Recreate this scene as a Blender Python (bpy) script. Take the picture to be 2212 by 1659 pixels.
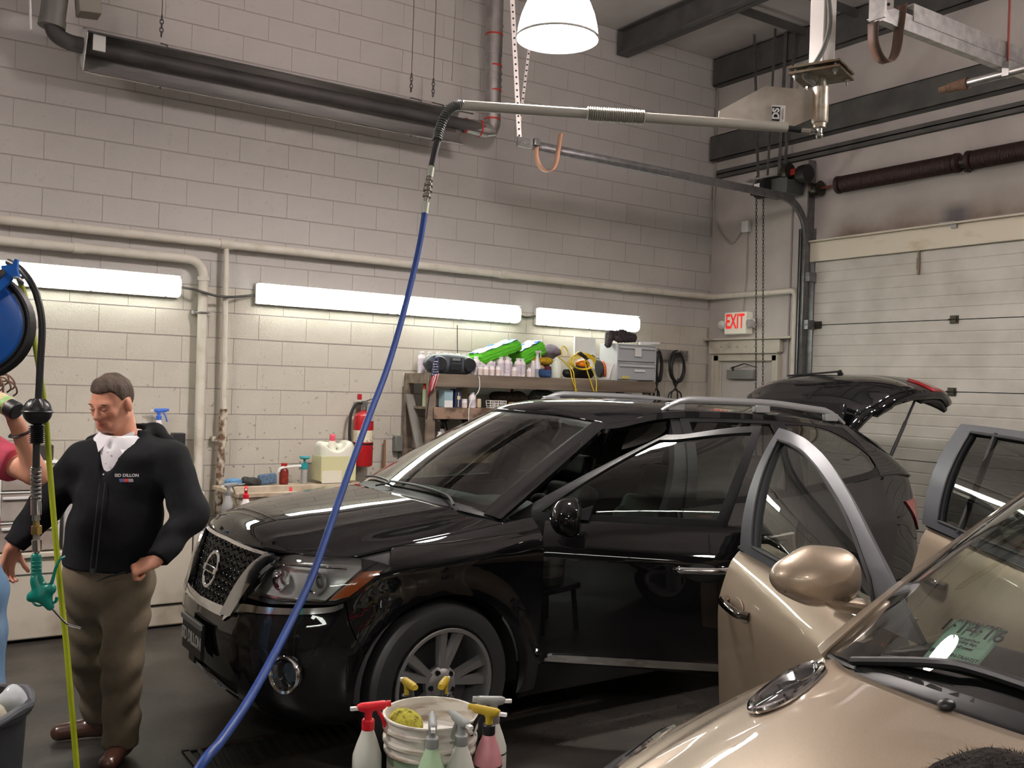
import bpy, bmesh, math, random
import numpy as np
from mathutils import Vector, Matrix
from mathutils.geometry import delaunay_2d_cdt
random.seed(7)
SC = bpy.context.scene
for _o in list(bpy.data.objects): bpy.data.objects.remove(_o)
C = SC.collection
PI = math.pi
# ------------------------------------------------------------------ camera
FPX, PPX, PPY, CAMH = 2061.0, 1106.0, 829.5, 1.80
def _n(v): v = np.array(v, float); return v/np.linalg.norm(v)
_ux = _n((4200-PPX, 932-PPY, FPX)); _uy = np.array((-266-PPX, 785-PPY, FPX), float)
_uy = _n(_uy - _ux*np.dot(_ux, _uy)); _uz = np.cross(_ux, _uy)
RW = np.array([_ux, _uy, _uz])            # camera (right, down, forward) -> world
cd = bpy.data.cameras.new('camera'); cam = bpy.data.objects.new('camera', cd); C.objects.link(cam)
cd.sensor_width = 36; cd.sensor_fit = 'HORIZONTAL'; cd.lens = FPX/2212*36; cd.clip_start = 0.05; cd.clip_end = 100
_r, _d, _f = RW[:, 0], RW[:, 1], RW[:, 2]
cam.matrix_world = Matrix(((_r[0], -_d[0], -_f[0], 0), (_r[1], -_d[1], -_f[1], 0), (_r[2], -_d[2], -_f[2], CAMH), (0, 0, 0, 1)))
SC.camera = cam
def ray(px, py): return RW @ np.array(((px-PPX)/FPX, (py-PPY)/FPX, 1.0))
def atd(px, py, d): return Vector(ray(px, py)*d + np.array((0, 0, CAMH)))
def onY(px, py, Y): r = ray(px, py); return Vector(r*(Y/r[1]) + np.array((0, 0, CAMH)))
def onX(px, py, X): r = ray(px, py); return Vector(r*(X/r[0]) + np.array((0, 0, CAMH)))
def onZ(px, py, z): r = ray(px, py); return Vector(r*((z-CAMH)/r[2]) + np.array((0, 0, CAMH)))
# ------------------------------------------------------------------ world and exposure
W = bpy.data.worlds.new('world'); SC.world = W; W.use_nodes = True
W.node_tree.nodes['Background'].inputs[0].default_value = (0.8, 0.85, 1, 1)
W.node_tree.nodes['Background'].inputs[1].default_value = 0.02
SC.view_settings.view_transform = 'Standard'; SC.view_settings.look = 'None'
SC.view_settings.gamma = 1; SC.view_settings.use_curve_mapping = False
SC.view_settings.exposure = 0.0
TUBE_E, BAY_E = 18.5, 430.0               # strength of the strip light covers and of the high bay shades
# ------------------------------------------------------------------ materials
MATS = {}
def srgb(r, g, b):
    return tuple(((c/255)/12.92 if c/255 <= .04045 else ((c/255+.055)/1.055)**2.4) for c in (r, g, b))
def mat(name, col, rough=.5, metal=0, col2=None, scale=8, detail=4, lo=.35, hi=.65, bump=0, bscale=None, coat=0, trans=0,
        ior=1.45, emit=None, estr=0, spec=.5, alpha=1, stretch=(1, 1, 1), r2=None, sss=0):
    if name in MATS: return MATS[name]
    m = bpy.data.materials.new(name); m.use_nodes = True; MATS[name] = m
    nt = m.node_tree; b = nt.nodes['Principled BSDF']; L = nt.links
    b.inputs['Base Color'].default_value = (*col, 1); b.inputs['Roughness'].default_value = rough
    b.inputs['Metallic'].default_value = metal; b.inputs['IOR'].default_value = ior
    b.inputs['Coat Weight'].default_value = coat; b.inputs['Coat Roughness'].default_value = .02
    b.inputs['Transmission Weight'].default_value = trans; b.inputs['Specular IOR Level'].default_value = spec
    b.inputs['Alpha'].default_value = alpha
    if sss: b.inputs['Subsurface Weight'].default_value = sss; b.inputs['Subsurface Radius'].default_value = (.02, .008, .004)
    if emit: b.inputs['Emission Color'].default_value = (*emit, 1); b.inputs['Emission Strength'].default_value = estr
    if col2 or bump or r2 is not None:
        tc = nt.nodes.new('ShaderNodeTexCoord'); mp = nt.nodes.new('ShaderNodeMapping'); mp.inputs['Scale'].default_value = stretch
        L.new(tc.outputs['Object'], mp.inputs[0])
        nz = nt.nodes.new('ShaderNodeTexNoise'); nz.inputs['Scale'].default_value = scale; nz.inputs['Detail'].default_value = detail
        L.new(mp.outputs[0], nz.inputs['Vector'])
        if col2:
            mr = nt.nodes.new('ShaderNodeMapRange'); mr.inputs[1].default_value = lo; mr.inputs[2].default_value = hi
            L.new(nz.outputs[0], mr.inputs[0])
            mx = nt.nodes.new('ShaderNodeMix'); mx.data_type = 'RGBA'
            mx.inputs[6].default_value = (*col, 1); mx.inputs[7].default_value = (*col2, 1)
            L.new(mr.outputs[0], mx.inputs[0]); L.new(mx.outputs[2], b.inputs['Base Color'])
        if r2 is not None:
            mr2 = nt.nodes.new('ShaderNodeMapRange'); mr2.inputs[1].default_value = lo; mr2.inputs[2].default_value = hi
            mr2.inputs[3].default_value = rough; mr2.inputs[4].default_value = r2
            L.new(nz.outputs[0], mr2.inputs[0]); L.new(mr2.outputs[0], b.inputs['Roughness'])
        if bump:
            n2 = nt.nodes.new('ShaderNodeTexNoise'); n2.inputs['Scale'].default_value = bscale or scale*4; n2.inputs['Detail'].default_value = 5
            L.new(mp.outputs[0], n2.inputs['Vector'])
            bp = nt.nodes.new('ShaderNodeBump'); bp.inputs['Strength'].default_value = bump; bp.inputs['Distance'].default_value = .01
            L.new(n2.outputs[0], bp.inputs['Height']); L.new(bp.outputs[0], b.inputs['Normal'])
    return m
def glassmat(name, tint, mixv=.85, rough=.0):
    """thin car or container glass: a tinted see-through layer under a mirror-like face"""
    if name in MATS: return MATS[name]
    m = bpy.data.materials.new(name); m.use_nodes = True; MATS[name] = m; nt = m.node_tree; nt.nodes.clear(); L = nt.links
    out = nt.nodes.new('ShaderNodeOutputMaterial'); tr = nt.nodes.new('ShaderNodeBsdfTransparent'); tr.inputs[0].default_value = (*tint, 1)
    gl = nt.nodes.new('ShaderNodeBsdfGlossy'); gl.inputs['Roughness'].default_value = rough
    fr = nt.nodes.new('ShaderNodeFresnel'); fr.inputs[0].default_value = 1.5
    ml = nt.nodes.new('ShaderNodeMath'); ml.operation = 'MULTIPLY'; ml.inputs[1].default_value = 1.9; ml.use_clamp = True
    mx = nt.nodes.new('ShaderNodeMixShader'); L.new(fr.outputs[0], ml.inputs[0]); L.new(ml.outputs[0], mx.inputs[0])
    L.new(tr.outputs[0], mx.inputs[1]); L.new(gl.outputs[0], mx.inputs[2]); L.new(mx.outputs[0], out.inputs[0])
    return m
black_pl = mat('black_plastic', (.012, .012, .013), .42)
rubber = mat('rubber', (.014, .014, .015), .6)
chrome = mat('chrome', (.75, .75, .76), .08, 1)
steel = mat('steel', (.42, .41, .39), .35, 1, col2=(.3, .29, .27), scale=14)
galv = mat('galvanised', (.46, .46, .44), .38, .85, col2=(.33, .33, .32), scale=20)
white_pl = mat('white_plastic', (.72, .72, .70), .4)
clear_pl = glassmat('clear_plastic', (.82, .83, .82))
# ------------------------------------------------------------------ objects
def tag(o, label=None, cat=None, group=None, kind=None):
    if label: o['label'] = label
    if cat: o['category'] = cat
    if group: o['group'] = group
    if kind: o['kind'] = kind
    return o
def thing(name, label, cat, loc=(0, 0, 0), rz=0, group=None, rot=None):
    o = bpy.data.objects.new(name, None); C.objects.link(o); o.empty_display_size = .1
    o.location = loc; o.rotation_euler = rot or (0, 0, rz)
    tag(o, label, cat, group); return o
def origin(p):
    v = Vector((0, 0, 0))
    while p is not None: v = v + p.location; p = p.parent
    return v
def dup(root, loc=None, rz=None, label=None, name=None, rot=None):
    r = root.copy(); C.objects.link(r)
    if loc is not None: r.location = loc
    if rz is not None: r.rotation_euler = (0, 0, rz)
    if rot is not None: r.rotation_euler = rot
    if label: r['label'] = label
    for ch in list(root.children):
        c = ch.copy(); C.objects.link(c); c.parent = r
        for g in list(ch.children):
            d = g.copy(); C.objects.link(d); d.parent = c
    return r
def frame(d):
    d = Vector(d).normalized(); a = Vector((0, 0, 1)) if abs(d.z) < .9 else Vector((1, 0, 0))
    u = d.cross(a).normalized(); return u, d.cross(u).normalized(), d
def spline(pts, n=8, closed=False):
    """Catmull-Rom through pts"""
    P = [Vector(p) for p in pts]; out = []; N = len(P)
    for i in range(N if closed else N-1):
        if closed: a, b, c, d = P[i-1], P[i], P[(i+1) % N], P[(i+2) % N]
        else:
            b, c = P[i], P[i+1]; a = P[i-1] if i else b*2-c; d = P[i+2] if i+2 < N else c*2-b
        for k in range(n):
            t = k/n; out.append(.5*((2*b)+(c-a)*t+(2*a-5*b+4*c-d)*t*t+(3*b-a-3*c+d)*t**3))
    if not closed: out.append(P[-1].copy())
    return out
class MB:
    """collects shapes into one mesh"""
    def __init__(s): s.v = []; s.f = []; s.mi = []; s.cur = 0; s.nr = []
    def add(s, V, F):
        k = len(s.v); s.v += [Vector(p) for p in V]
        for f in F: s.f.append(tuple(i+k for i in f)); s.mi.append(s.cur)
        return s
    def m(s, i): s.cur = i; return s
    def box(s, c, d, ax=None, taper=1.0, off=(0, 0)):
        """centre, full size, optional axes (u,v,w); taper shrinks the +w face"""
        u, v, w = [Vector(a) for a in (ax or ((1, 0, 0), (0, 1, 0), (0, 0, 1)))]
        c = Vector(c); V = []
        for sz in (-1, 1):
            t = taper if sz > 0 else 1
            for sx, sy in ((-1, -1), (1, -1), (1, 1), (-1, 1)):
                V.append(c+u*(sx*d[0]/2*t+(off[0] if sz > 0 else 0))+v*(sy*d[1]/2*t+(off[1] if sz > 0 else 0))+w*sz*d[2]/2)
        return s.add(V, [(3, 2, 1, 0), (4, 5, 6, 7), (0, 1, 5, 4), (1, 2, 6, 5), (2, 3, 7, 6), (3, 0, 4, 7)])
    def tube(s, pts, r, n=10, caps=True, closed=False, flat=1.0, up=None):
        P = [Vector(p) for p in pts]; N = len(P); R = r if hasattr(r, '__len__') else [r]*N
        V = []; F = []; u0 = None
        for i in range(N):
            if closed: t = P[(i+1) % N]-P[i-1]
            else: t = (P[min(i+1, N-1)]-P[max(i-1, 0)])
            if t.length < 1e-9: t = Vector((0, 0, 1))
            t.normalize()
            if u0 is None: u, v, _ = frame(t)
            if u0 is None and up is not None: u = Vector(up).cross(t).normalized(); v = t.cross(u)
            elif u0 is not None: u = (u0-t*u0.dot(t)); u = u.normalized() if u.length > 1e-6 else frame(t)[0]; v = t.cross(u)
            u0 = u
            for k in range(n):
                a = 2*PI*k/n; V.append(P[i]+u*math.cos(a)*R[i]+v*math.sin(a)*R[i]*flat)
        for i in range(N if closed else N-1):
            j = (i+1) % N
            for k in range(n):
                F.append((i*n+k, i*n+(k+1) % n, j*n+(k+1) % n, j*n+k))
        if caps and not closed: F += [tuple(range(n-1, -1, -1)), tuple((N-1)*n+k for k in range(n))]
        return s.add(V, F)
    def cyl(s, a, b, r, n=16, r2=None): return s.tube([a, b], [r, r2 if r2 is not None else r], n)
    def lathe(s, prof, o=(0, 0, 0), ax=(0, 0, 1), n=24, a0=0, a1=2*PI, u=None, caps=True):
        """prof: (radius, height) pairs"""
        o = Vector(o); w = Vector(ax).normalized()
        if u is None: u, v, w = frame(w)
        else: u = Vector(u); u = (u-w*u.dot(w)).normalized(); v = w.cross(u)
        full = abs(a1-a0-2*PI) < 1e-6; m = n if full else n+1; V = []; F = []
        for r, h in prof:
            for k in range(m):
                a = a0+(a1-a0)*k/n; V.append(o+w*h+u*math.cos(a)*r+v*math.sin(a)*r)
        for i in range(len(prof)-1):
            for k in range(n):
                F.append((i*m+k, i*m+(k+1) % m, (i+1)*m+(k+1) % m, (i+1)*m+k))
        if full and caps:
            if prof[0][0] > 1e-5: F.append(tuple(range(n-1, -1, -1)))
            if prof[-1][0] > 1e-5: F.append(tuple((len(prof)-1)*m+k for k in range(n)))
        return s.add(V, F)
    def ball(s, c, r, n=12, m=8, ax=None):
        r = r if hasattr(r, '__len__') else (r, r, r); c = Vector(c)
        u, v, w = [Vector(a) for a in (ax or ((1, 0, 0), (0, 1, 0), (0, 0, 1)))]
        V = [c-w*r[2]]; F = []
        for i in range(1, m):
            t = -PI/2+PI*i/m
            for k in range(n):
                a = 2*PI*k/n; V.append(c+u*r[0]*math.cos(t)*math.cos(a)+v*r[1]*math.cos(t)*math.sin(a)+w*r[2]*math.sin(t))
        V.append(c+w*r[2]); last = len(V)-1
        for k in range(n): F.append((0, 1+(k+1) % n, 1+k)); F.append((last, last-n+k, last-n+(k+1) % n))
        for i in range(m-2):
            for k in range(n): F.append((1+i*n+k, 1+i*n+(k+1) % n, 1+(i+1)*n+(k+1) % n, 1+(i+1)*n+k))
        return s.add(V, F)
    def prism(s, poly, d):
        """closed 3D polygon extruded by vector d"""
        n = len(poly); d = Vector(d); V = [Vector(p) for p in poly]+[Vector(p)+d for p in poly]
        F = [tuple(range(n-1, -1, -1)), tuple(range(n, 2*n))]+[(i, (i+1) % n, n+(i+1) % n, n+i) for i in range(n)]
        return s.add(V, F)
    def grid(s, fn, us, vs):
        V = [fn(u, v) for v in vs for u in us]; n = len(us)
        return s.add(V, [(j*n+i, j*n+i+1, (j+1)*n+i+1, (j+1)*n+i) for j in range(len(vs)-1) for i in range(n-1)])
    def bar(s, a, b, w, h, up=(0, 0, 1)):
        a = Vector(a); b = Vector(b); d = (b-a); L = d.length; d.normalize(); u = Vector(up).cross(d)
        u = u.normalized() if u.length > 1e-6 else Vector((1, 0, 0)); v = d.cross(u)
        return s.box((a+b)/2, (w, h, L), (u, v, d))
    def build(s, name, mats, parent=None, smooth=True, bev=0, seg=2, sharp=.6, solid=0, off=-1, subs=0, loc=None, label=None):
        if s.nr and len(s.nr) == len(s.v): return s.build_n(name, mats, parent, solid, label)
        me = bpy.data.meshes.new(name)
        o0 = Vector(loc) if loc is not None else Vector((0, 0, 0))
        me.from_pydata([tuple(p-o0) for p in s.v], [], s.f); me.validate()
        mats = mats if isinstance(mats, (list, tuple)) else [mats]
        for q in mats: me.materials.append(q)
        if len(mats) > 1 and len(me.polygons) == len(s.mi): me.polygons.foreach_set('material_index', s.mi)
        bm = bmesh.new(); bm.from_mesh(me); bmesh.ops.recalc_face_normals(bm, faces=bm.faces)
        bm.to_mesh(me); bm.free()
        if smooth:
            me.polygons.foreach_set('use_smooth', [True]*len(me.polygons)); me.set_sharp_from_angle(angle=sharp)
        me.update()
        o = bpy.data.objects.new(name, me); C.objects.link(o); o.location = o0
        if parent is not None: o.parent = parent
        if solid: q = o.modifiers.new('solid', 'SOLIDIFY'); q.thickness = solid; q.offset = off; q.use_even_offset = False
        if bev: q = o.modifiers.new('bevel', 'BEVEL'); q.width = bev; q.segments = seg; q.limit_method = 'ANGLE'; q.angle_limit = .6
        if subs: q = o.modifiers.new('subdivision', 'SUBSURF'); q.levels = subs; q.render_levels = subs
        if label: o['label'] = label
        return o
    def rel(s, p):
        """shift world coordinates to the frame of thing p (not rotated)"""
        o = origin(p); s.v = [q-o for q in s.v]; return s
    def xf(s, fn, start=0):
        if s.nr: s.nr = [((Vector(fn(q+n*.001))-Vector(fn(q)))*1000) for q, n in zip(s.v, s.nr)]
        s.v = s.v[:start]+[Vector(fn(q)) for q in s.v[start:]]; return s
    def build_n(s, name, m, parent, solid, label):
        """sheet with known surface normals, thickened inwards"""
        N = len(s.v); V = list(s.v); F = []; LN = []; cnt = {}
        for f in s.f:
            a, b, c = (s.v[i] for i in f[:3]); f = f if (b-a).cross(c-a).dot(s.nr[f[0]]+s.nr[f[1]]) >= 0 else f[::-1]
            F.append(f); LN += [s.nr[i] for i in f]
            for i in range(len(f)): cnt[(f[i], f[(i+1) % len(f)])] = 1
        if solid:
            V += [p-n.normalized()*solid for p, n in zip(s.v, s.nr)]
            for f in list(F): g = tuple(i+N for i in f[::-1]); F.append(g); LN += [-s.nr[i-N] for i in g]
            for (a, b) in list(cnt):
                if (b, a) in cnt: continue
                k = len(V); q = [V[a], V[b], V[b+N], V[a+N]]; V += q; n = (q[2]-q[0]).cross(q[1]-q[0]); n = n.normalized() if n.length > 1e-12 else Vector((0, 0, 1))
                F.append((k+3, k+2, k+1, k)); n = (q[2]-q[3]).cross(q[1]-q[3]); n = n.normalized() if n.length > 1e-12 else Vector((0, 0, 1)); LN += [n]*4
        me = bpy.data.meshes.new(name); me.from_pydata([tuple(p) for p in V], [], F); me.materials.append(m)
        me.polygons.foreach_set('use_smooth', [True]*len(me.polygons)); me.update()
        if len(me.loops) == len(LN): me.normals_split_custom_set([tuple(n.normalized()) if n.length > 1e-9 else (0, 0, 1) for n in LN])
        o = bpy.data.objects.new(name, me); C.objects.link(o); o.parent = parent
        if label: o['label'] = label
        return o
def world_part(mb, name, m, p, **k): return mb.rel(p).build(name, m, p, **k)
def single(mb, name, m, label, cat, loc, group=None, **k):
    return tag(mb.build(name, m, None, loc=loc, **k), label, cat, group)
def text_part(s, name, m, parent, pos, right, up, size, depth=.0006, align='CENTER', label=None, squash=1.0, bold=0, rel=True):
    """flat lettering as a mesh: pos is the centre, right/up the directions it reads in"""
    cu = bpy.data.curves.new('lettering', 'FONT'); cu.body = s; cu.size = size; cu.extrude = depth; cu.offset = bold
    cu.align_x = align; cu.align_y = 'CENTER'; cu.resolution_u = 3
    t = bpy.data.objects.new('lettering', cu); C.objects.link(t)
    dg = bpy.context.evaluated_depsgraph_get(); me = bpy.data.meshes.new_from_object(t.evaluated_get(dg))
    bpy.data.objects.remove(t); bpy.data.curves.remove(cu)
    r = Vector(right).normalized(); u = Vector(up); u = (u-r*u.dot(r)).normalized(); n = r.cross(u)
    o0 = origin(parent) if (parent is not None and rel) else Vector((0, 0, 0))
    for v in me.vertices: v.co = Vector(pos)+r*v.co.x*squash+u*v.co.y+n*v.co.z-o0
    me.materials.clear(); me.materials.append(m); me.name = name
    o = bpy.data.objects.new(name, me); C.objects.link(o)
    if parent is not None: o.parent = parent
    if label: o['label'] = label
    return o
# ------------------------------------------------------------------ smooth solids from distance fields (surface nets)
def snet(f, lo, hi, h):
    lo = np.array(lo, float); n = np.ceil((np.array(hi)-lo)/h).astype(int)+1
    ax = [lo[i]+h*np.arange(n[i]) for i in range(3)]
    X, Y, Z = np.meshgrid(*ax, indexing='ij'); D = f(X, Y, Z); ins = D < 0
    cs = [(i, j, k) for i in (0, 1) for j in (0, 1) for k in (0, 1)]
    def sub(A, c): return A[c[0]:A.shape[0]-1+c[0], c[1]:A.shape[1]-1+c[1], c[2]:A.shape[2]-1+c[2]]
    cnt = sum(sub(ins, c).astype(int) for c in cs); act = (cnt > 0) & (cnt < 8)
    idx = -np.ones(act.shape, int); q = np.argwhere(act); idx[tuple(q.T)] = np.arange(len(q))
    acc = np.zeros((len(q), 3)); num = np.zeros(len(q))
    val = {c: sub(D, c)[act] for c in cs}
    for a in cs:
        for k in range(3):
            if a[k]: continue
            b = list(a); b[k] = 1; b = tuple(b); va, vb = val[a], val[b]; m = (va < 0) != (vb < 0)
            t = va[m]/(va[m]-vb[m]); p = np.tile(np.array(a, float), (m.sum(), 1)); p[:, k] += t
            acc[m] += p; num[m] += 1
    V = lo+h*(q+acc/num[:, None]); F = []
    for k in range(3):
        sl = [slice(None)]*3; sl2 = [slice(None)]*3; sl[k] = slice(0, -1); sl2[k] = slice(1, None)
        A, B = ins[tuple(sl)], ins[tuple(sl2)]; e = np.argwhere(A != B)
        o1, o2 = (k+1) % 3, (k+2) % 3
        e = e[(e[:, o1] > 0) & (e[:, o2] > 0) & (e[:, o1] < n[o1]-1) & (e[:, o2] < n[o2]-1)]
        if not len(e): continue
        fl = A[tuple(e.T)]; ids = []
        for d1, d2 in ((1, 1), (0, 1), (0, 0), (1, 0)):
            g = e.copy(); g[:, o1] -= d1; g[:, o2] -= d2; ids.append(idx[tuple(g.T)])
        Q = np.stack(ids, 1); Q[~fl] = Q[~fl][:, ::-1]; F.append(Q)
    F = np.concatenate(F); return V, F[(F >= 0).all(1)]
def smin(a, b, k):
    h = np.clip(.5+.5*(b-a)/k, 0, 1); return b*(1-h)+a*h-k*h*(1-h)
def smax(a, b, k): return -smin(-a, -b, k)
def s_cone(a, b, ra, rb, sq=None):
    """round cone; sq=(axis, factor) flattens the section along an axis"""
    a = np.array(a, float); b = np.array(b, float); ba = b-a; L = np.dot(ba, ba)
    def f(X, Y, Z):
        P = [X-a[0], Y-a[1], Z-a[2]]; t = np.clip((P[0]*ba[0]+P[1]*ba[1]+P[2]*ba[2])/max(L, 1e-9), 0, 1)
        Q = [P[i]-ba[i]*t for i in range(3)]
        if sq is not None:
            w = np.array(sq[0], float); w /= np.linalg.norm(w); dd = Q[0]*w[0]+Q[1]*w[1]+Q[2]*w[2]
            Q = [Q[i]+w[i]*dd*(1/sq[1]-1) for i in range(3)]
        return np.sqrt(Q[0]**2+Q[1]**2+Q[2]**2)-(ra+(rb-ra)*t)
    return f
def s_ell(c, r, ax=None):
    c = np.array(c, float); M = np.array(ax, float) if ax is not None else np.eye(3)
    def f(X, Y, Z):
        P = (X-c[0], Y-c[1], Z-c[2]); q = [(P[0]*M[i][0]+P[1]*M[i][1]+P[2]*M[i][2]) for i in range(3)]
        k0 = np.sqrt(sum((q[i]/r[i])**2 for i in range(3))); k1 = np.sqrt(sum((q[i]/r[i]**2)**2 for i in range(3)))+1e-9
        return k0*(k0-1)/k1
    return f
def s_box(c, d, r=.01, ax=None):
    c = np.array(c, float); M = np.array(ax, float) if ax is not None else np.eye(3)
    def f(X, Y, Z):
        P = (X-c[0], Y-c[1], Z-c[2]); q = [np.abs(P[0]*M[i][0]+P[1]*M[i][1]+P[2]*M[i][2])-d[i]/2+r for i in range(3)]
        return np.sqrt(sum(np.maximum(a, 0)**2 for a in q))+np.minimum(np.maximum(q[0], np.maximum(q[1], q[2])), 0)-r
    return f
def blend(fs, k=.03):
    def f(X, Y, Z):
        d = fs[0](X, Y, Z)
        for g in fs[1:]:
            kk = k
            if isinstance(g, tuple): g, kk = g
            d = smin(d, g(X, Y, Z), kk)
        return d
    return f
def carve(f, g, k=.01): return lambda X, Y, Z: smax(f(X, Y, Z), -g(X, Y, Z), k)
def solidmesh(f, lo, hi, h, name, m, parent=None, loc=(0, 0, 0), xf=None, label=None):
    V, F = snet(f, lo, hi, h); mb = MB(); mb.v = [Vector(p) for p in V]; mb.f = [tuple(int(i) for i in q) for q in F]; mb.mi = [0]*len(mb.f)
    if xf: mb.xf(xf)
    return mb.build(name, m, parent, sharp=3.2, loc=loc, label=label)
# ------------------------------------------------------------------ the room
WY, WX, ZC = 7.63, 7.70, 5.48           # back wall, garage door wall, ceiling
X0, Y0 = -4.6, -6.5                      # the two walls behind the camera
CH, CL, ZB = .2032, .4064, .06           # block course height, block length, height of the first bed joint
def wallpaint(name, a, b):
    """painted concrete block with grime specks and a little rust near the floor"""
    m = mat(name, a, .62, 0, col2=b, scale=1.6, detail=6, lo=.3, hi=.75, bump=.35, bscale=90)
    nt = m.node_tree; L = nt.links; bs = nt.nodes['Principled BSDF']; src = bs.inputs['Base Color'].links[0].from_socket
    tc = nt.nodes.new('ShaderNodeTexCoord'); gm = nt.nodes.new('ShaderNodeNewGeometry')
    n1 = nt.nodes.new('ShaderNodeTexNoise'); n1.inputs['Scale'].default_value = 26; n1.inputs['Detail'].default_value = 2
    n2 = nt.nodes.new('ShaderNodeTexNoise'); n2.inputs['Scale'].default_value = 1.3; n2.inputs['Detail'].default_value = 3
    for q in (n1, n2): L.new(gm.outputs['Position'], q.inputs['Vector'])
    r1 = nt.nodes.new('ShaderNodeMapRange'); r1.inputs[1].default_value = .67; r1.inputs[2].default_value = .74
    L.new(n1.outputs[0], r1.inputs[0])
    sp = nt.nodes.new('ShaderNodeSeparateXYZ'); L.new(gm.outputs['Position'], sp.inputs[0])
    rz = nt.nodes.new('ShaderNodeMapRange'); rz.inputs[1].default_value = 2.1; rz.inputs[2].default_value = 1.0
    rz.inputs[3].default_value = .12; rz.inputs[4].default_value = .75; L.new(sp.outputs[2], rz.inputs[0])
    mu = nt.nodes.new('ShaderNodeMath'); mu.operation = 'MULTIPLY'; L.new(r1.outputs[0], mu.inputs[0]); L.new(rz.outputs[0], mu.inputs[1])
    mx = nt.nodes.new('ShaderNodeMix'); mx.data_type = 'RGBA'; L.new(mu.outputs[0], mx.inputs[0]); L.new(src, mx.inputs[6])
    mx.inputs[7].default_value = (.10, .075, .055, 1); L.new(mx.outputs[2], bs.inputs['Base Color'])
    return m
paint_lo = wallpaint('wall_paint_white', srgb(198, 193, 181), srgb(174, 166, 152))
paint_hi = wallpaint('wall_paint_grey', srgb(190, 186, 181), srgb(174, 170, 166))
joint_m = mat('mortar_joint', srgb(160, 153, 147), .9, bump=.3, bscale=60)
liner = mat('painted_liner', srgb(186, 180, 174), .6, col2=srgb(172, 165, 160), scale=2.2, detail=5, bump=.08, bscale=40)
def struct(mb, name, m, parent=None, **k):
    o = mb.build(name, m, parent, **k)
    if parent is None: o['kind'] = 'structure'
    return o
# floor: dark wet concrete
fm = mat('wet_concrete', srgb(46, 44, 41), .42, col2=srgb(74, 70, 65), scale=1.4, detail=8, lo=.42, hi=.72, bump=.12, bscale=30, r2=.2, spec=.4)
flo = struct(MB().box(((X0+WX)/2, (Y0+WY)/2, -.05), (WX-X0+.6, WY-Y0+.6, .1)), 'floor', fm)
ceil_m = mat('roof_liner', srgb(196, 192, 188), .7, col2=srgb(178, 172, 168), scale=1.5, bump=.3, bscale=6)
ceil = struct(MB().box(((X0+WX)/2, (Y0+WY)/2, ZC+.05), (WX-X0+.6, WY-Y0+.6, .1)), 'ceiling', ceil_m)
# back wall: a mortar bed with every block standing 6 mm proud of it
wb = struct(MB().box(((X0+WX)/2+.1, WY+.11, ZC/2), (WX-X0+.2, .2, ZC)), 'wall_back', joint_m)
def block_mesh(L, H, m):
    c = .003; mb = MB(); y0 = .012
    for y, i in ((y0, 0), (0, c)):
        mb.v += [Vector((x, y, z)) for x, z in ((i*.5, i), (L-i*.5, i), (L-i*.5, H-i), (i*.5, H-i))]
    mb.f = [(4, 5, 6, 7), (0, 1, 5, 4), (1, 2, 6, 5), (2, 3, 7, 6), (3, 0, 4, 7)]; mb.mi = [0]*5
    me = bpy.data.meshes.new('block'); me.from_pydata([tuple(p) for p in mb.v], [], mb.f); me.materials.append(m)
    return me
G = .005; GV = .0022; cells = []
for n in range(0, 27):
    z0 = ZB+n*CH; off = 1.365 if n % 2 == 0 else 1.365-CL/2
    k = -20
    while off+k*CL < WX-.01:
        a, b = max(off+k*CL, X0), min(off+(k+1)*CL, WX); k += 1
        if b-a < .04: continue
        cells.append((a, b, z0, min(z0+CH, ZC)))
def shows(c):
    a, b, z0, z1 = c; q = [np.linalg.inv(RW) @ (np.array((x, WY, z))-np.array((0, 0, CAMH))) for x in (a, b) for z in (z0, z1)]
    p = [(PPX+FPX*v[0]/v[2], PPY+FPX*v[1]/v[2]) for v in q if v[2] > .1]
    if len(p) < 4: return 0
    xs = [u[0] for u in p]; ys = [u[1] for u in p]
    if max(xs) < 0 or min(xs) > 2212 or max(ys) < 0 or min(ys) > 1659 or z1 < .9: return 0
    return (max(xs)-min(xs))*(max(ys)-min(ys))
order = sorted(range(len(cells)), key=lambda i: -shows(cells[i])); near = set(i for i in order[:300] if shows(cells[i]) > 0)
cache = {}; rest = {0: MB(), 1: MB()}
for i, (a, b, z0, z1) in enumerate(cells):
    top = (z0+z1)/2 > ZB+12*CH
    if i in near:
        key = (round(b-a, 3), round(z1-z0, 3), top)
        if key not in cache: cache[key] = block_mesh(b-a-GV, z1-z0-G, paint_hi if top else paint_lo)
        o = bpy.data.objects.new('block', cache[key]); C.objects.link(o); o.parent = wb
        o.location = (a+GV/2, WY+.0065+random.uniform(-.0008, .0008), z0+G/2)
    else:
        L, H, c = b-a-GV, z1-z0-G, .003; x, z = a+GV/2, z0+G/2; y = WY+.0065
        V = [(x, y+.012, z), (x+L, y+.012, z), (x+L, y+.012, z+H), (x, y+.012, z+H), (x+c, y, z+c), (x+L-c, y, z+c), (x+L-c, y, z+H-c), (x+c, y, z+H-c)]
        rest[1 if top else 0].add(V, [(4, 5, 6, 7), (0, 1, 5, 4), (1, 2, 6, 5), (2, 3, 7, 6), (3, 0, 4, 7)])
for t in (0, 1):
    o = rest[t].build('block_courses', paint_hi if t else paint_lo, wb, smooth=False); o['kind'] = 'stuff'
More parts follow.
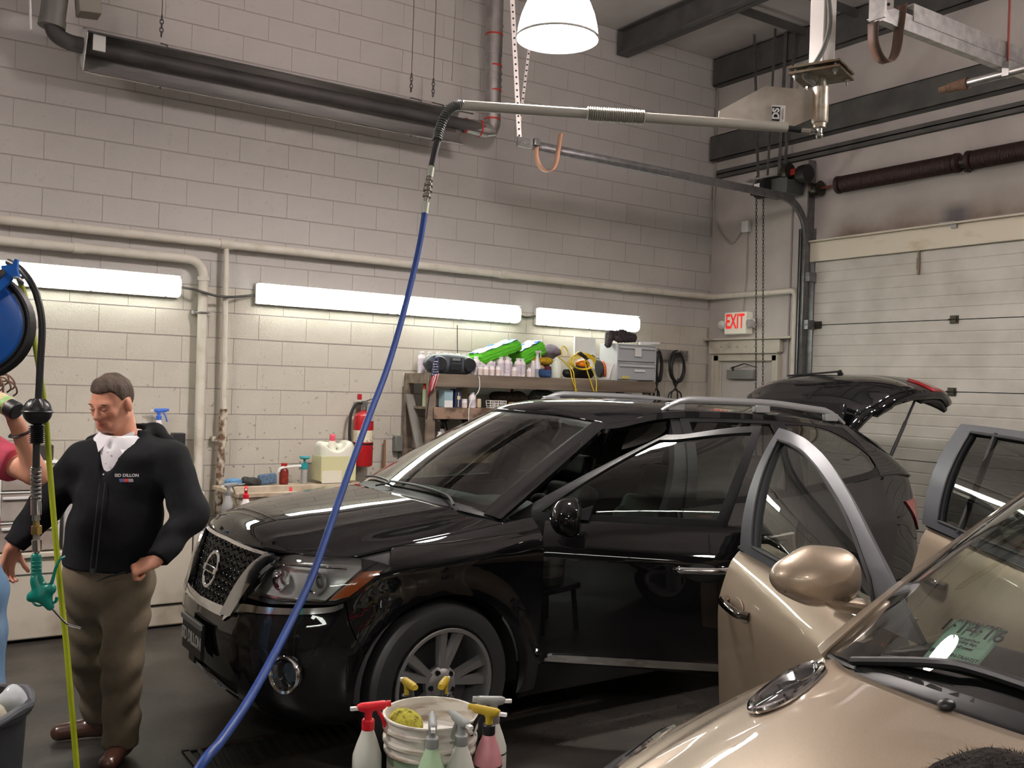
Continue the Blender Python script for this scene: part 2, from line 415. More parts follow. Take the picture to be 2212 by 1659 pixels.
# the walls behind the camera: brown-grey, shade put into the colour for dim reflections
paint_far = mat('wall_paint_dimmed', srgb(92, 86, 80), .7, col2=srgb(74, 68, 62), scale=2)
struct(MB().box((X0-.1, (Y0+WY)/2, ZC/2), (.2, WY-Y0+.6, ZC)), 'wall_left', paint_far)
struct(MB().box(((X0+WX)/2, Y0-.1, ZC/2), (WX-X0, .2, ZC)), 'wall_front', paint_far)
# garage door wall, with the openings for the big door and the exit door
DY0 = 6.20; DZ1 = 3.10
DYE = 3.05
EY0, EY1, EZ = 6.70, 7.45, 2.13
wr = MB()
for y0, y1, z0, z1 in ((EY1+.0, WY+.2, 0, ZC), (EY0, EY1, EZ, ZC), (DY0, EY0, 0, ZC), (DYE, DY0, DZ1, ZC), (Y0-.3, DYE, 0, ZC)):
    wr.box((WX+.1, (y0+y1)/2, (z0+z1)/2), (.2, y1-y0, z1-z0))
wall_r = struct(wr, 'wall_right', liner)
nt = liner.node_tree; bs = nt.nodes['Principled BSDF']; src = bs.inputs['Base Color'].links[0].from_socket; gm = nt.nodes.new('ShaderNodeNewGeometry'); sp = nt.nodes.new('ShaderNodeSeparateXYZ'); nt.links.new(gm.outputs['Position'], sp.inputs[0])
def rng(sock, a, b, c, d):
    r1 = nt.nodes.new('ShaderNodeMapRange'); r1.inputs[1].default_value = a; r1.inputs[2].default_value = b; nt.links.new(sock, r1.inputs[0])
    r2 = nt.nodes.new('ShaderNodeMapRange'); r2.inputs[1].default_value = d; r2.inputs[2].default_value = c; nt.links.new(sock, r2.inputs[0])
    m = nt.nodes.new('ShaderNodeMath'); m.operation = 'MULTIPLY'; nt.links.new(r1.outputs[0], m.inputs[0]); nt.links.new(r2.outputs[0], m.inputs[1]); return m.outputs[0]
def mul(a, b):
    m = nt.nodes.new('ShaderNodeMath'); m.operation = 'MULTIPLY'; m.use_clamp = True; nt.links.new(a, m.inputs[0])
    if isinstance(b, float): m.inputs[1].default_value = b
    else: nt.links.new(b, m.inputs[1])
    return m.outputs[0]
nz = nt.nodes.new('ShaderNodeTexNoise'); nz.inputs['Scale'].default_value = 2.6; nz.inputs['Detail'].default_value = 5; nt.links.new(gm.outputs['Position'], nz.inputs['Vector'])
band = mul(mul(rng(sp.outputs[2], 3.28, 3.34, 3.36, 3.62), nz.outputs[0]), 1.5); band = mul(band, rng(sp.outputs[1], 3.0, 3.4, 5.9, 6.2)); blot = mul(mul(rng(sp.outputs[2], 3.25, 3.32, 3.42, 3.52), rng(sp.outputs[1], 4.55, 4.70, 4.80, 4.95)), .8)
for fac, col in ((band, (.16, .11, .08, 1)), (blot, (.06, .06, .07, 1))):
    mx = nt.nodes.new('ShaderNodeMix'); mx.data_type = 'RGBA'; nt.links.new(fac, mx.inputs[0]); nt.links.new(src, mx.inputs[6]); mx.inputs[7].default_value = col; src = mx.outputs[2]
nt.links.new(src, bs.inputs['Base Color'])
# sheet seams of the liner above the door
seam = mat('liner_seam', srgb(150, 144, 138), .7)
# dark steel framing on the garage wall and under the roof
paint_st = mat('grey_steel', srgb(74, 74, 72), .55, col2=srgb(88, 87, 84), scale=5, spec=.35)
def girt(name, z0, z1, depth, label, y1=WY-.03, y0=Y0):
    mb = MB(); t = .012; x = WX
    mb.box((x-depth+t/2, (y0+y1)/2, (z0+z1)/2), (t, y1-y0, z1-z0))
    mb.box((x-depth/2, (y0+y1)/2, z1-t/2), (depth, y1-y0, t)); mb.box((x-depth/2, (y0+y1)/2, z0+t/2), (depth, y1-y0, t))
    return single(mb, name, paint_st, label, 'beam', (x, y1, z0), bev=.003)
girt('eave_beam', 5.16, 5.455, .11, 'dark grey steel channel running under the ceiling along the garage door wall')
girt('wall_girt', 4.335, 4.60, .12, 'wide dark grey steel channel across the wall above the torsion springs')
mb = MB().box((WX-.03, 2.0, 4.185), (.06, 11.1, .012)).box((WX-.010, 2.0, 4.185), (.012, 11.1, .085)).box((WX-.054, 2.0, 4.185), (.012, 11.1, .085))
single(mb, 'angle_iron', paint_st, 'narrow dark grey steel rail just above the torsion springs', 'beam', (WX, 7.5, 4.15))
# rafter I-beams under the ceiling, running away from the garage door wall
def ibeam(y, xa, xb, z1, h, w, label):
    mb = MB(); t = .014
    mb.box(((xa+xb)/2, y, z1-h/2), (xb-xa, .01, h)); mb.box(((xa+xb)/2, y, z1-t/2), (xb-xa, w, t)); mb.box(((xa+xb)/2, y, z1-h+t/2), (xb-xa, w, t))
    return single(mb, 'roof_beam', paint_st, label, 'beam', (xa, y, z1-h), bev=.002)
ib = onY(1337, 64, 7.6)
ibX = ib.x+.06
mb = MB(); t = .014; ya, yb = Y0+.1, WY-.03
mb.box((ibX, (ya+yb)/2, 5.47-.13), (.012, yb-ya, .26)).box((ibX, (ya+yb)/2, 5.463), (.15, yb-ya, t)).box((ibX, (ya+yb)/2, 5.217), (.15, yb-ya, t)).box((ibX, yb, 5.34), (.15, .012, .26))
single(mb, 'roof_beam', paint_st, 'dark steel I-beam under the ceiling ending at the block wall', 'beam', (ibX, yb, 5.21), bev=.002)
for k, (y, lab) in enumerate(((6.35, 'thin dark purlin bar under the ceiling nearest the block wall'), (5.75, 'thin dark purlin bar under the ceiling, second from the block wall'))):
    single(MB().box(((ibX+WX)/2, y, 5.40), (WX-ibX-.02, .035, .07)), 'purlin', paint_st, lab, 'beam', ((ibX+WX)/2, y, 5.36))
# ------------------------------------------------------------------ strip lights on the block wall (and their twins on the wall behind the camera)
tube_on = mat('lit_diffuser', (.9, .9, .88), .4, emit=(.95, 1.0, .90), estr=TUBE_E)
tube_end = mat('diffuser_end', (.8, .82, .80), .35, emit=(.93, 1.0, .88), estr=TUBE_E*.12)
grey_en = mat('fixture_enamel', srgb(205, 205, 200), .4)
clip_m = mat('latch_steel', (.5, .5, .5), .3, 1)
def strip_light(label, group, L=1.275):
    """local: wall at y=0, projecting to -y, length along x from 0 to L, centre height z=0"""
    t = thing('strip_light', label, 'strip light', group=group)
    MB().box((L/2, -.02, 0), (L, .04, .165)).box((L/2, -.052, .0835), (L, .104, .006)).build('housing', grey_en, t, bev=.002)
    def sec(x, s):
        return [Vector((x, -.022+y, z*s)) for y, z in ((-.018, -.078), (-.050, -.074), (-.074, -.056), (-.082, -.028), (-.082, .028), (-.074, .056), (-.050, .074), (-.018, .078))]
    mb = MB(); xs = (.012, L-.012); A, B = sec(xs[0], 1), sec(xs[1], 1); n = len(A)
    mb.add(A+B, [(i, i+1, n+i+1, n+i) for i in range(n-1)]+[(0, n, 2*n-1, n-1)])
    df = mb.build('diffuser', tube_on, t)
    for x, sx in ((xs[0], -1), (xs[1], 1)):
        e = MB(); e.add(sec(x, 1)+sec(x+sx*.012, .96), [tuple(range(n)), tuple(range(2*n-1, n-1, -1))]+[(i, (i+1) % n, n+(i+1) % n, n+i) for i in range(n)])
        e.build('end_cap', tube_end, t)
    for k in range(3):
        for z in (-1, 1):
            MB().box((L*(.08+.42*k), -.052, z*.081+(.008 if z > 0 else 0)), (.022, .03, .008)).build('latch', clip_m, df)
    return t
GL = 'enclosed fluorescent strip lights on the block wall'
LZ = 2.466
l0 = strip_light('lit strip light at the left edge, behind the blue hose reel', GL); l0.location = (.655, WY, LZ)
for x, lab in ((2.535, 'lit strip light left of the blue hose, first of the joined pair'), (3.815, 'lit strip light crossed by the blue hose, second of the joined pair'),
               (5.31, 'lit strip light over the shelf, nearest the corner')):
    dup(l0, (x, WY, LZ), 0, lab)
for k, y in enumerate((-5.9, -4.6, -3.3, -2.0)):
    d = dup(l0, (X0, y, 2.64), PI/2, 'lit strip light on the side wall left of the camera'); d['group'] = 'strip lights on the side wall'
for k, x in enumerate((.9, 2.2)):
    d = dup(l0, (x+1.275, Y0, 2.466), PI, 'lit strip light on the wall behind the camera'); d['group'] = 'strip lights on the wall opposite the block wall'
def cable(name, pts, r, m, label, cat='cable', n=8, k=8):
    p = spline(pts, k); return single(MB().tube(p, r, n), name, m, label, cat, p[0])
gcab = mat('grey_cable', srgb(60, 58, 55), .5)
cable('light_cable', [(1.935, WY-.02, 2.47), (2.02, WY-.125, 2.45), (2.11, WY-.135, 2.43), (2.2, WY-.13, 2.415), (2.30, WY-.125, 2.415), (2.40, WY-.06, 2.43), (2.53, WY-.02, 2.455)], .010, gcab, 'dark cable sagging between two strip lights past the white pipes')
cable('light_cable', [(5.095, WY-.02, 2.47), (5.2, WY-.03, 2.45), (5.31, WY-.02, 2.47)], .010, gcab, 'short dark cable joining the strip lights over the shelf')
# ------------------------------------------------------------------ high bay lamps
bay_m = mat('lit_shade', (.9, .85, .85), .35, emit=(1.0, .86, .84), estr=BAY_E*.16)
bay_in = mat('lit_reflector', (.9, .9, .88), .3, emit=(1.0, .93, .88), estr=BAY_E*.46)
bulb_m = mat('lit_bulb', (1, 1, 1), .4, emit=(1.0, .90, .85), estr=BAY_E*1.6)
rim_m = mat('shade_rim', (.75, .74, .73), .3, .4)
def high_bay(label, group):
    """local: rim plane at z=0"""
    t = thing('high_bay_lamp', label, 'lamp', group=group); R = .235
    out = [(R*1.0, .0), (R*.97, .06), (R*.90, .13), (R*.78, .20), (R*.60, .26), (R*.42, .29), (R*.36, .30)]
    MB().lathe(out+[(r-.006, h-.004) for r, h in out[::-1]], n=48, caps=False).build('shade', bay_m, t)
    MB().lathe([(R-.012, .002), (R*.93, .06), (R*.86, .13), (R*.74, .195), (R*.56, .25), (R*.30, .28), (.0, .282)], n=48, caps=False).build('reflector', bay_in, t)
    MB().tube([(math.cos(a)*R, math.sin(a)*R, 0) for a in [2*PI*k/48 for k in range(48)]], .008, 8, closed=True).build('rim', rim_m, t)
    MB().lathe([(.0, .03), (.045, .06), (.058, .11), (.05, .16), (.03, .2), (.022, .27)], n=20).build('bulb', bulb_m, t)
    MB().lathe([(.09, .29), (.09, .33), (.075, .36), (.075, .52), (.05, .55), (.0, .55)], n=24).build('ballast_housing', galv, t)
    MB().cyl((0, 0, .55), (0, 0, ZC-3.80-.004), .008).build('hanging_rod', steel, t)
    return t
hb = high_bay('glowing white dome lamp hanging at the top of the picture', 'high bay lamps')
hb.location = atd(1205, 62, 5.5); hb.location.z = 3.80
for x, y in ((-1.6, 4.4), (5.5, 1.3), (-1.0, -2.4)):
    dup(hb, (x, y, 3.80), 0, 'glowing dome lamp over the part of the shop behind the camera')
# ------------------------------------------------------------------ white pipes
pipe_m = mat('pipe_paint', srgb(208, 203, 190), .5, col2=srgb(185, 178, 160), scale=6, lo=.5, hi=.8)
rust_m = mat('pipe_rust', srgb(196, 188, 172), .65, col2=srgb(104, 78, 58), scale=22, lo=.42, hi=.6, bump=.3)
def elbow(p, q, r, rad, n=6):
    """arc points of a bend at corner between directions -> list"""
    p = Vector(p); a, b = Vector(q[0]).normalized(), Vector(q[1]).normalized()
    return [p-a*rad*(1-math.sin(t))+b*rad*(1-math.cos(t)) for t in [PI/2*k/n for k in range(n+1)]]
PZ = 2.832; PY = WY-.075
t = thing('water_pipe', 'long white painted pipe running along the whole block wall above the lights', 'pipe', (2.27, PY, PZ))
world_part(MB().tube([(X0+.05, PY, PZ), (WX-.09, PY, PZ)], .034, 16), 'pipe_run', pipe_m, t)
for x in (2.273, 4.9, 6.4): world_part(MB().cyl((x-.05, PY, PZ), (x+.05, PY, PZ), .041, 16), 'coupling', pipe_m, t)
world_part(MB().tube([(2.273, PY, PZ), (2.29, PY, 1.62), (2.295, PY, 1.53)], .022, 14), 'drop_pipe', pipe_m, t)
world_part(MB().tube([(2.295, PY, 1.53), (2.29, PY, 1.2), (2.283, PY, 1.0), (2.28, PY, .12)], .031, 14), 'rusty_sleeve', rust_m, t, label='rusted lower sleeve with flaking paint')
world_part(MB().box((2.285, WY-.03, 1.29), (.13, .05, .04)), 'bracket', rust_m, t)
t = thing('drain_pipe', 'white pipe bending down the wall behind the man', 'pipe', (2.11, PY, 2.69))
p = [(X0+.05, PY, 2.688)]+elbow((2.102, PY, 2.688), ((1, 0, 0), (0, 0, -1)), 0, .12)+[(2.115, PY, .06)]
world_part(MB().tube(p, .036, 16), 'pipe_run', pipe_m, t)
world_part(MB().cyl((2.103, PY, 2.53), (2.103, PY, 2.56), .045, 16), 'coupling', pipe_m, t)
world_part(MB().box((2.106, WY-.02, 2.28), (.15, .035, .03)).tube([(2.106+.05*math.cos(a), PY-.05*math.sin(a)*.9, 2.28) for a in [PI*k/8 for k in range(9)]], .008, 6), 'pipe_strap', galv, t)
for (x, y) in ((1.2, PY),): world_part(MB().cyl((x-.04, y, 2.688), (x+.04, y, 2.688), .042, 16), 'coupling', pipe_m, t)
# pipe that turns the corner, runs over the exit door and drops beside the track
t = thing('corner_pipe', 'white pipe over the exit sign dropping beside the garage door', 'pipe', (WX-.06, 6.42, 2.832))
p = [(WX-.06, WY-.07, 2.832)]+elbow((WX-.06, 6.40, 2.832), ((0, -1, 0), (0, 0, -1)), 0, .05)+[(WX-.06, 6.395, .05)]
world_part(MB().tube(p, .03, 14), 'pipe_run', pipe_m, t)
# ------------------------------------------------------------------ radiant tube heater
hy = 7.2; hz = 4.17
refl = mat('heater_reflector', (.66, .64, .62), .42, .35, col2=(.56, .54, .52), scale=30, stretch=(.1, 1, 1))
tube_bl = mat('heater_tube', srgb(62, 60, 60), .6, col2=srgb(80, 76, 74), scale=3)
t = thing('tube_heater', 'long dull metal radiant tube heater slung along the block wall', 'heater', (2.7, hy, hz))
xa, xb = onY(180, 62, hy).x, onY(1000, 240, hy).x
sec = [(-.03, -.30), (.0, -.305), (.10, -.15), (.14, -.03), (.10, .03), (0.0, .05), (-.10, .03), (-.14, -.03), (-.165, -.13)]
tl_ = 1.0; prof = [(hy+(a*.9)*math.cos(tl_)+(b+.12)*math.sin(tl_), hz-.12-(a*.9)*math.sin(tl_)+(b+.12)*math.cos(tl_)) for a, b in ((.155, -.245), (.165, -.24), (.12, -.06), (.07, .0), (-.07, .0), (-.12, -.06), (-.165, -.235), (-.155, -.245))]
mb = MB(); mb.add([(x, y, z) for x in (xa, xb) for y, z in prof], [(i, i+1, len(prof)+i+1, len(prof)+i) for i in range(len(prof)-1)])
rf = world_part(mb, 'reflector', refl, t, solid=.004, sharp=.3)
for q_ in (0, -1): world_part(MB().tube([(xa, prof[q_][0], prof[q_][1]), (xb, prof[q_][0], prof[q_][1])], .007, 8), 'reflector_lip', chrome if q_ == 0 else tube_bl, t)
world_part(MB().tube([(xa-.1, hy, hz-.12), (xb+.25, hy, hz-.12)], .052, 18), 'heater_tube', tube_bl, t)
world_part(MB().prism([(xa, a, b) for a, b in prof[1:-1]], (.006, 0, 0)).box((xa+.08, hy-.15, hz-.12), (.08, .012, .12)), 'end_plate', grey_en, t)
for x in (xa+.52, xa+2.55, xb-.3):
    world_part(MB().tube([(x, y_, z_) for y_, z_ in [((a-hy)*1.06+hy, (b-hz+.12)*1.06+hz-.12) for a, b in prof]], .005, 6), 'hanger_strap', tube_bl, t)
    ch = MB(); z = hz+.06
    for k in range(5): ch.tube([(x+.012*math.cos(a)*(k % 2), hy+.012*math.cos(a)*((k+1) % 2), z+.02+.03*k+.02*math.sin(a)) for a in [2*PI*j/10 for j in range(10)]], .004, 6, closed=True)
    ch.cyl((x, hy, z+.15), (x, hy, ZC-.004), .003, 6)
    world_part(ch, 'hanging_chain', tube_bl, t)
# burner end elbow and gas box (upper left)
world_part(MB().tube(spline([(xa+.02, hy, hz-.12), (xa-.09, hy, hz-.115), (xa-.17, hy, hz-.08), (xa-.20, hy, hz-.01)], 6), .055, 18), 'inlet_elbow', tube_bl, t)
world_part(MB().cyl((xa-.20, hy, hz-.03), (xa-.13, hy, hz+.75), .082, 20).cyl((xa-.20, hy, hz-.04), (xa-.195, hy, hz+.01), .088, 20), 'burner_can', mat('burner_grey', srgb(120, 118, 112), .5, .4), t)
world_part(MB().box((xa+.02, hy, hz+.22), (.15, .16, .26), ((.96, 0, .1), (0, 1, 0), (-.1, 0, .96))), 'control_box', mat('control_box_paint', srgb(138, 134, 122), .5), t, bev=.006)
world_part(MB().bar((xa-.37, hy-.03, hz+.72), (xa-.33, hy-.03, hz-.1), .05, .012), 'hanging_bar', white_pl, t)
# flue duct with red sealed joints
red_seal = mat('red_sealant', srgb(186, 52, 40), .5)
duct_m = mat('duct_metal', (.50, .48, .47), .34, .9, col2=(.38, .36, .35), scale=7)
fx, fy = 4.505, 7.22
t = thing('flue_duct', 'grey metal flue duct with red sealed joints rising beside the heater', 'duct', (fx, fy, 4.0))
world_part(MB().cyl((fx-.01, fy, 4.72), (fx-.02, fy, ZC-.003), .078, 24), 'duct_section', duct_m, t)
world_part(MB().cyl((fx, fy, 4.18), (fx-.01, fy, 4.74), .072, 24), 'duct_section', duct_m, t)
world_part(MB().tube([(fx, fy, 4.19), (fx, fy, 4.10), (fx-.02, fy, 4.055), (fx-.07, fy, 4.045), (fx-.20, fy, 4.05), (fx-.29, fy, 4.05)], [.072, .072, .074, .074, .068, .060], 24), 'elbow', duct_m, t, sharp=.25)
for a, b, r in (((fx, fy, 4.40), (fx, fy, 4.415), .0745), ((fx-.004, fy, 4.62), (fx-.004, fy, 4.635), .0745), ((fx-.012, fy, 4.895), (fx-.012, fy, 4.91), .081),
                ((fx, fy, 4.145), (fx, fy, 4.16), .0745), ((fx-.13, fy, 4.05), (fx-.145, fy, 4.05), .074), ((fx-.27, fy, 4.05), (fx-.285, fy, 4.05), .066)):
    world_part(MB().cyl(a, b, r, 24), 'sealed_joint', red_seal, t)
for z in (4.44, 4.50, 4.56, 4.30, 4.98): world_part(MB().cyl((fx-.002, fy, z), (fx-.002, fy, z+.012), .0765, 24), 'seam_ring', duct_m, t)
# thin rods hanging from the ceiling by the heater end
x, y = onY(985, 5, 7.0).x, 7.0
cable('hanging_rod', [(x, y, ZC-.003), (x-.01, y, 4.6), (x-.015, y, 4.33)], .004, steel, 'thin rusty rod hanging over the end of the boom', 'rod')
# ------------------------------------------------------------------ garage door
door_m = mat('door_steel', srgb(190, 187, 178), .48, col2=srgb(168, 164, 154), scale=2.5, detail=6, bump=.05, bscale=200)
DX = WX-.02; NS = 5; SH = DZ1/NS
t = thing('garage_door', 'closed white ribbed sectional garage door behind the raised tailgate', 'garage door', (WX, DY0, 0))
t.name = 'door_1'; t['kind'] = 'structure'
for k in range(NS):
    z0 = k*SH+.004; z1 = (k+1)*SH-.004; mb = MB(); prof = [(.03, z0), (0, z0)]; nr = 6; w = (z1-z0)/nr
    for j in range(nr):
        a = z0+j*w
        if j: prof += [(0, a-.008), (.0045, a-.004), (.0045, a+.004), (0, a+.008)]
    prof += [(0, z1), (.03, z1)]
    P = [(DX+a, y, z) for y in (DYE, DY0) for a, z in prof]; n = len(prof)
    mb.add(P, [(i, i+1, n+i+1, n+i) for i in range(n-1)]+[(n-1, 0, n, 2*n-1)])
    sec_ = world_part(mb, 'door_section', door_m, t, sharp=.2)
hinge_m = mat('hinge_metal', srgb(70, 66, 58), .4, .8)
for k in range(1, NS):
    for y in (4.72, DY0-.06, DYE+.06):
        world_part(MB().box((DX-.006, y, k*SH+.018), (.012, .075, .035)).box((DX-.006, y, k*SH-.018), (.012, .075, .035)).cyl((DX-.016, y-.045, k*SH), (DX-.016, y+.045, k*SH), .009, 10).box((DX-.016, y, k*SH), (.012, .05, .05)), 'hinge', hinge_m, t)
world_part(MB().box((DX-.012, 5.07, 3.02), (.015, .02, .26)).box((DX-.018, 5.07, 2.99), (.01, .03, .1)), 'door_latch', mat('latch_brown', srgb(120, 108, 88), .5, .5), t)
# header board and stain
hd_m = mat('header_board', srgb(204, 196, 178), .6, col2=srgb(170, 150, 120), scale=3, lo=.55, hi=.8, stretch=(1, 1, 3))
hd = thing('trim_1', None, None, (WX, DY0, 3.10)); hd['kind'] = 'structure'
world_part(MB().box((WX-.028, (DY0+DYE)/2, 3.20), (.05, DY0-DYE+.1, .19)), 'header_board', hd_m, hd, bev=.004)
world_part(MB().box((WX-.05, (DY0+DYE)/2, 3.302), (.1, DY0-DYE+.1, .014)).box((WX-.04, (DY0+DYE)/2, 3.11), (.02, DY0-DYE+.1, .012)), 'header_angle', mat('header_angle_paint', srgb(196, 188, 172), .5), hd)
world_part(MB().box((WX-.06, 4.78, 3.305), (.05, .14, .03)).box((WX-.07, 4.72, 3.28), (.03, .05, .04)), 'bracket', galv, hd)
stain = mat('soot_stain', srgb(152, 132, 116), .8, col2=srgb(186, 180, 174), scale=2.4, detail=5, lo=.40, hi=.62, stretch=(1, .5, 3))
# jamb angle, vertical track and its curve
tr_m = mat('track_steel', (.20, .20, .20), .42, .6, col2=(.14, .14, .14), scale=16)
t = thing('door_track', 'dark curved steel door track bending down beside the exit door', 'door track', (WX-.1, DY0+.03, 0))
TZ = 3.70; TY = DY0+.03
def track_path(y, xe):
    x = WX-.12; R = .38
    return [Vector((x, y, .05)), Vector((x, y, TZ-R))]+[Vector((x-R*(1-math.cos(a)), y, TZ-R+R*math.sin(a))) for a in [PI/2*k/12 for k in range(1, 13)]]+[Vector((xe, y, TZ))]
def channel(path, y, w=.07, d=.03, th=.004):
    """C section swept along a path in the x-z plane"""
    mb = MB(); sec = [(-.5*w, d), (-.5*w, 0), (.5*w, 0), (.5*w, d)]; V = []; N = len(path)
    for i, p in enumerate(path):
        tt = (path[min(i+1, N-1)]-path[max(i-1, 0)]).normalized(); nn = Vector((-tt.z, 0, tt.x))
        for a, b in sec: V.append(p+nn*a+Vector((0, b, 0)))
    mb.add(V, [(i*4+j, i*4+j+1, (i+1)*4+j+1, (i+1)*4+j) for i in range(N-1) for j in range(3)]); return mb
xe = onY(1120, 307, TY).x
world_part(channel(track_path(TY, xe), TY), 'track_rail', tr_m, t, solid=.005, sharp=.35)
world_part(MB().box((WX-.05, TY+.10, 1.72), (.1, .012, 3.44)).box((WX-.006, TY+.05, 1.72), (.012, .12, 3.44)), 'jamb_angle', tr_m, t)
world_part(MB().box((WX-.08, DY0+.14, 1.72), (.012, .05, 3.44)), 'weather_strip', rubber, t)
for k, z in enumerate((.62, 1.24, 1.86, 2.48, 2.95)):
    world_part(MB().box((WX-.09, TY-.03, z), (.10, .05, .09)).cyl((WX-.12, TY-.06, z), (WX-.12, TY+.02, z), .022, 12), 'roller_bracket', tr_m, t)
strap_m = mat('perforated_strap', srgb(216, 210, 205), .45, .2)
def perforated(a, b, w, parent, nm='hanger_strap'):
    a, b = Vector(a), Vector(b); d = (b-a).normalized(); cd_ = (Vector((0, 0, CAMH))-(a+b)/2); nn = (cd_-d*cd_.dot(d)).normalized(); u = d.cross(nn)
    mb = MB().bar(a, b, w, .003, up=u.cross(d)) if False else MB().box((a+b)/2, (w, .003, (b-a).length), (u, nn, d))
    o = world_part(mb, nm, strap_m, parent); n = int((b-a).length/.05); hm = MB()
    for k in range(n):
        c = a+d*(.025+k*.05); hm.cyl(c+nn*.0005, c+nn*.0022, .0085, 8)
    h = world_part(hm, 'punched_holes', mat('hole_dark', (.03, .03, .03), .9), o); h['kind'] = 'stuff'
    return o
perforated((xe+.02, TY+.01, TZ-.02), (onY(1090, 0, TY).x, TY, ZC-.003), .036, t)
perforated((xe+.03, TY+.06, TZ+.02), (onY(1168, 0, TY+.3).x, TY+.3, ZC-.003), .022, t)
world_part(MB().box((xe+.05, TY-.01, TZ), (.14, .02, .075)).box((xe+.15, TY-.03, TZ+.02), (.04, .05, .05)).cyl((xe+.06, TY-.025, TZ), (xe+.06, TY-.01, TZ), .012, 8), 'end_bracket', galv, t)
strip_o = mat('bumper_strip', srgb(196, 150, 124), .55); strip_d = mat('bumper_strip_dark', srgb(84, 76, 70), .6)
def bumper(x, y, z, parent, m):
    p = spline([(x+.05, y, z-.02), (x+.06, y, z-.12), (x+.12, y, z-.19), (x+.20, y, z-.19), (x+.25, y, z-.12), (x+.27, y, z+.0), (x+.29, y, z+.13)], 6)
    mb = MB(); V = []; N = len(p)
    for q in p: V += [q+Vector((0, -.03, 0)), q+Vector((0, .03, 0))]
    mb.add(V, [(2*i, 2*i+1, 2*i+3, 2*i+2) for i in range(N-1)])
    return world_part(mb, 'bumper_spring', m, parent, solid=.004)
bumper(xe+.10, TY-.03, TZ-.0, t, strip_o)
# the other track, towards the camera (top right)
t = thing('door_track', 'galvanised horizontal door track at the top right corner', 'door track', (WX-.1, DYE, 0))
T2 = DYE-.01; xe2 = onY(1888, 48, T2).x; TZ2 = TZ+.06
world_part(MB().bar((xe2, T2, TZ2), (WX-.42, T2, TZ2), .006, .085).bar((xe2, T2+.02, TZ2-.042), (WX-.42, T2+.02, TZ2-.042), .045, .006).bar((xe2+.32, T2-.005, TZ2+.06), (WX-.42, T2-.005, TZ2+.06), .006, .09).bar((xe2+.32, T2+.02, TZ2+.105), (WX-.42, T2+.02, TZ2+.105), .05, .006), 'track_rail', galv, t)
world_part(MB().box((xe2-.0, T2-.02, TZ2), (.02, .09, .12)).box((xe2+.04, T2-.03, TZ2-.06), (.09, .05, .03)), 'end_bracket', galv, t)
perforated((xe2+.10, T2-.01, TZ2+.02), (xe2+.07, T2-.01, ZC-.003), .05, t)
bumper(xe2-.06, T2+.0, TZ2-.05, t, [mat('bumper_worn', srgb(120, 84, 66), .6, col2=srgb(70, 66, 60), scale=5)])
# conduit with rusty fitting under that track, on a red rod
cx = 5.36; cz = 3.682
t = thing('hung_conduit', 'pale steel pipe with rusty end fitting hung on a red rod', 'pipe', (cx, 3.05, cz))
ye = onX(2085, 160, cx).y
world_part(MB().tube([(cx, ye, cz), (cx, .4, cz)], .024, 14), 'pipe_run', galv, t)
rfit = mat('rusty_fitting', srgb(120, 92, 72), .7, col2=srgb(88, 66, 50), scale=40, bump=.3)
world_part(MB().cyl((cx, ye-.02, cz), (cx, ye+.03, cz), .036, 12).cyl((cx, ye+.03, cz), (cx, ye+.10, cz), .030, 12).cyl((cx, ye+.10, cz), (cx, ye+.16, cz), .020, 10), 'end_fitting', rfit, t)
world_part(MB().cyl((cx, 3.02, cz+.03), (cx, 3.02, ZC-.003), .008, 8), 'red_rod', mat('red_rod_paint', srgb(120, 58, 48), .6), t)
world_part(MB().box((cx, 3.02, cz+.02), (.05, .04, .08)), 'clevis', galv, t)
# ------------------------------------------------------------------ torsion springs, shaft, chain operator
spr_m = mat('spring_steel', srgb(46, 34, 32), .55, .3, col2=srgb(66, 46, 42), scale=30)
t = thing('torsion_spring', 'black torsion springs on their shaft above the garage door', 'spring', (WX-.1, 5.3, 3.81))
sx = WX-.09; sz = 3.81
world_part(MB().cyl((sx, DYE-.1, sz), (sx, 6.18, sz), .0145, 12), 'shaft', mat('shaft_rust', srgb(110, 62, 54), .6, .3), t)
for y0, y1 in ((4.72, 5.86), (3.35, 4.55)):
    mb = MB(); n = int((y1-y0)/.026); prof = []
    for k in range(n):
        a = y0+(y1-y0)*k/n; w = (y1-y0)/n; prof += [(.073, a), (.080, a+w*.3), (.080, a+w*.6), (.073, a+w*.95)]
    mb.lathe([(.03, y0)]+prof+[(.03, y1)], (sx, 0, sz), (0, 1, 0), 28)
    world_part(mb, 'spring_coil', spr_m, t, sharp=1.2)
    for y in (y0-.03, y1+.03): world_part(MB().lathe([(.02, -.035), (.05, -.03), (.082, -.01), (.086, .02), (.06, .035), (.02, .035)], (sx, y, sz), (0, 1, 0), 20), 'spring_cone', spr_m, t)
world_part(MB().box((WX-.034, 4.64, sz), (.06, .03, .16)).cyl((sx, 4.62, sz), (sx, 4.66, sz), .05, 16), 'centre_bearing', hinge_m, t)
world_part(MB().lathe([(.02, -.06), (.075, -.05), (.06, -.03), (.06, .03), (.075, .05), (.03, .06)], (sx, 6.16, sz), (0, 1, 0), 24), 'cable_drum', hinge_m, t)
world_part(MB().box((WX-.064, 6.245, 3.72), (.10, .012, .78)), 'bearing_plate', tr_m, t)
t = thing('door_operator', 'grey chain hoist door operator with motor beside the track', 'door operator', (WX-.3, 6.5, 3.8))
oy = 6.62; oz = 3.86; ox = WX-.28
world_part(MB().box((ox+.10, oy-.10, oz), (.26, .34, .16)), 'gear_box', mat('operator_grey', srgb(96, 98, 96), .5, .3), t, bev=.01)
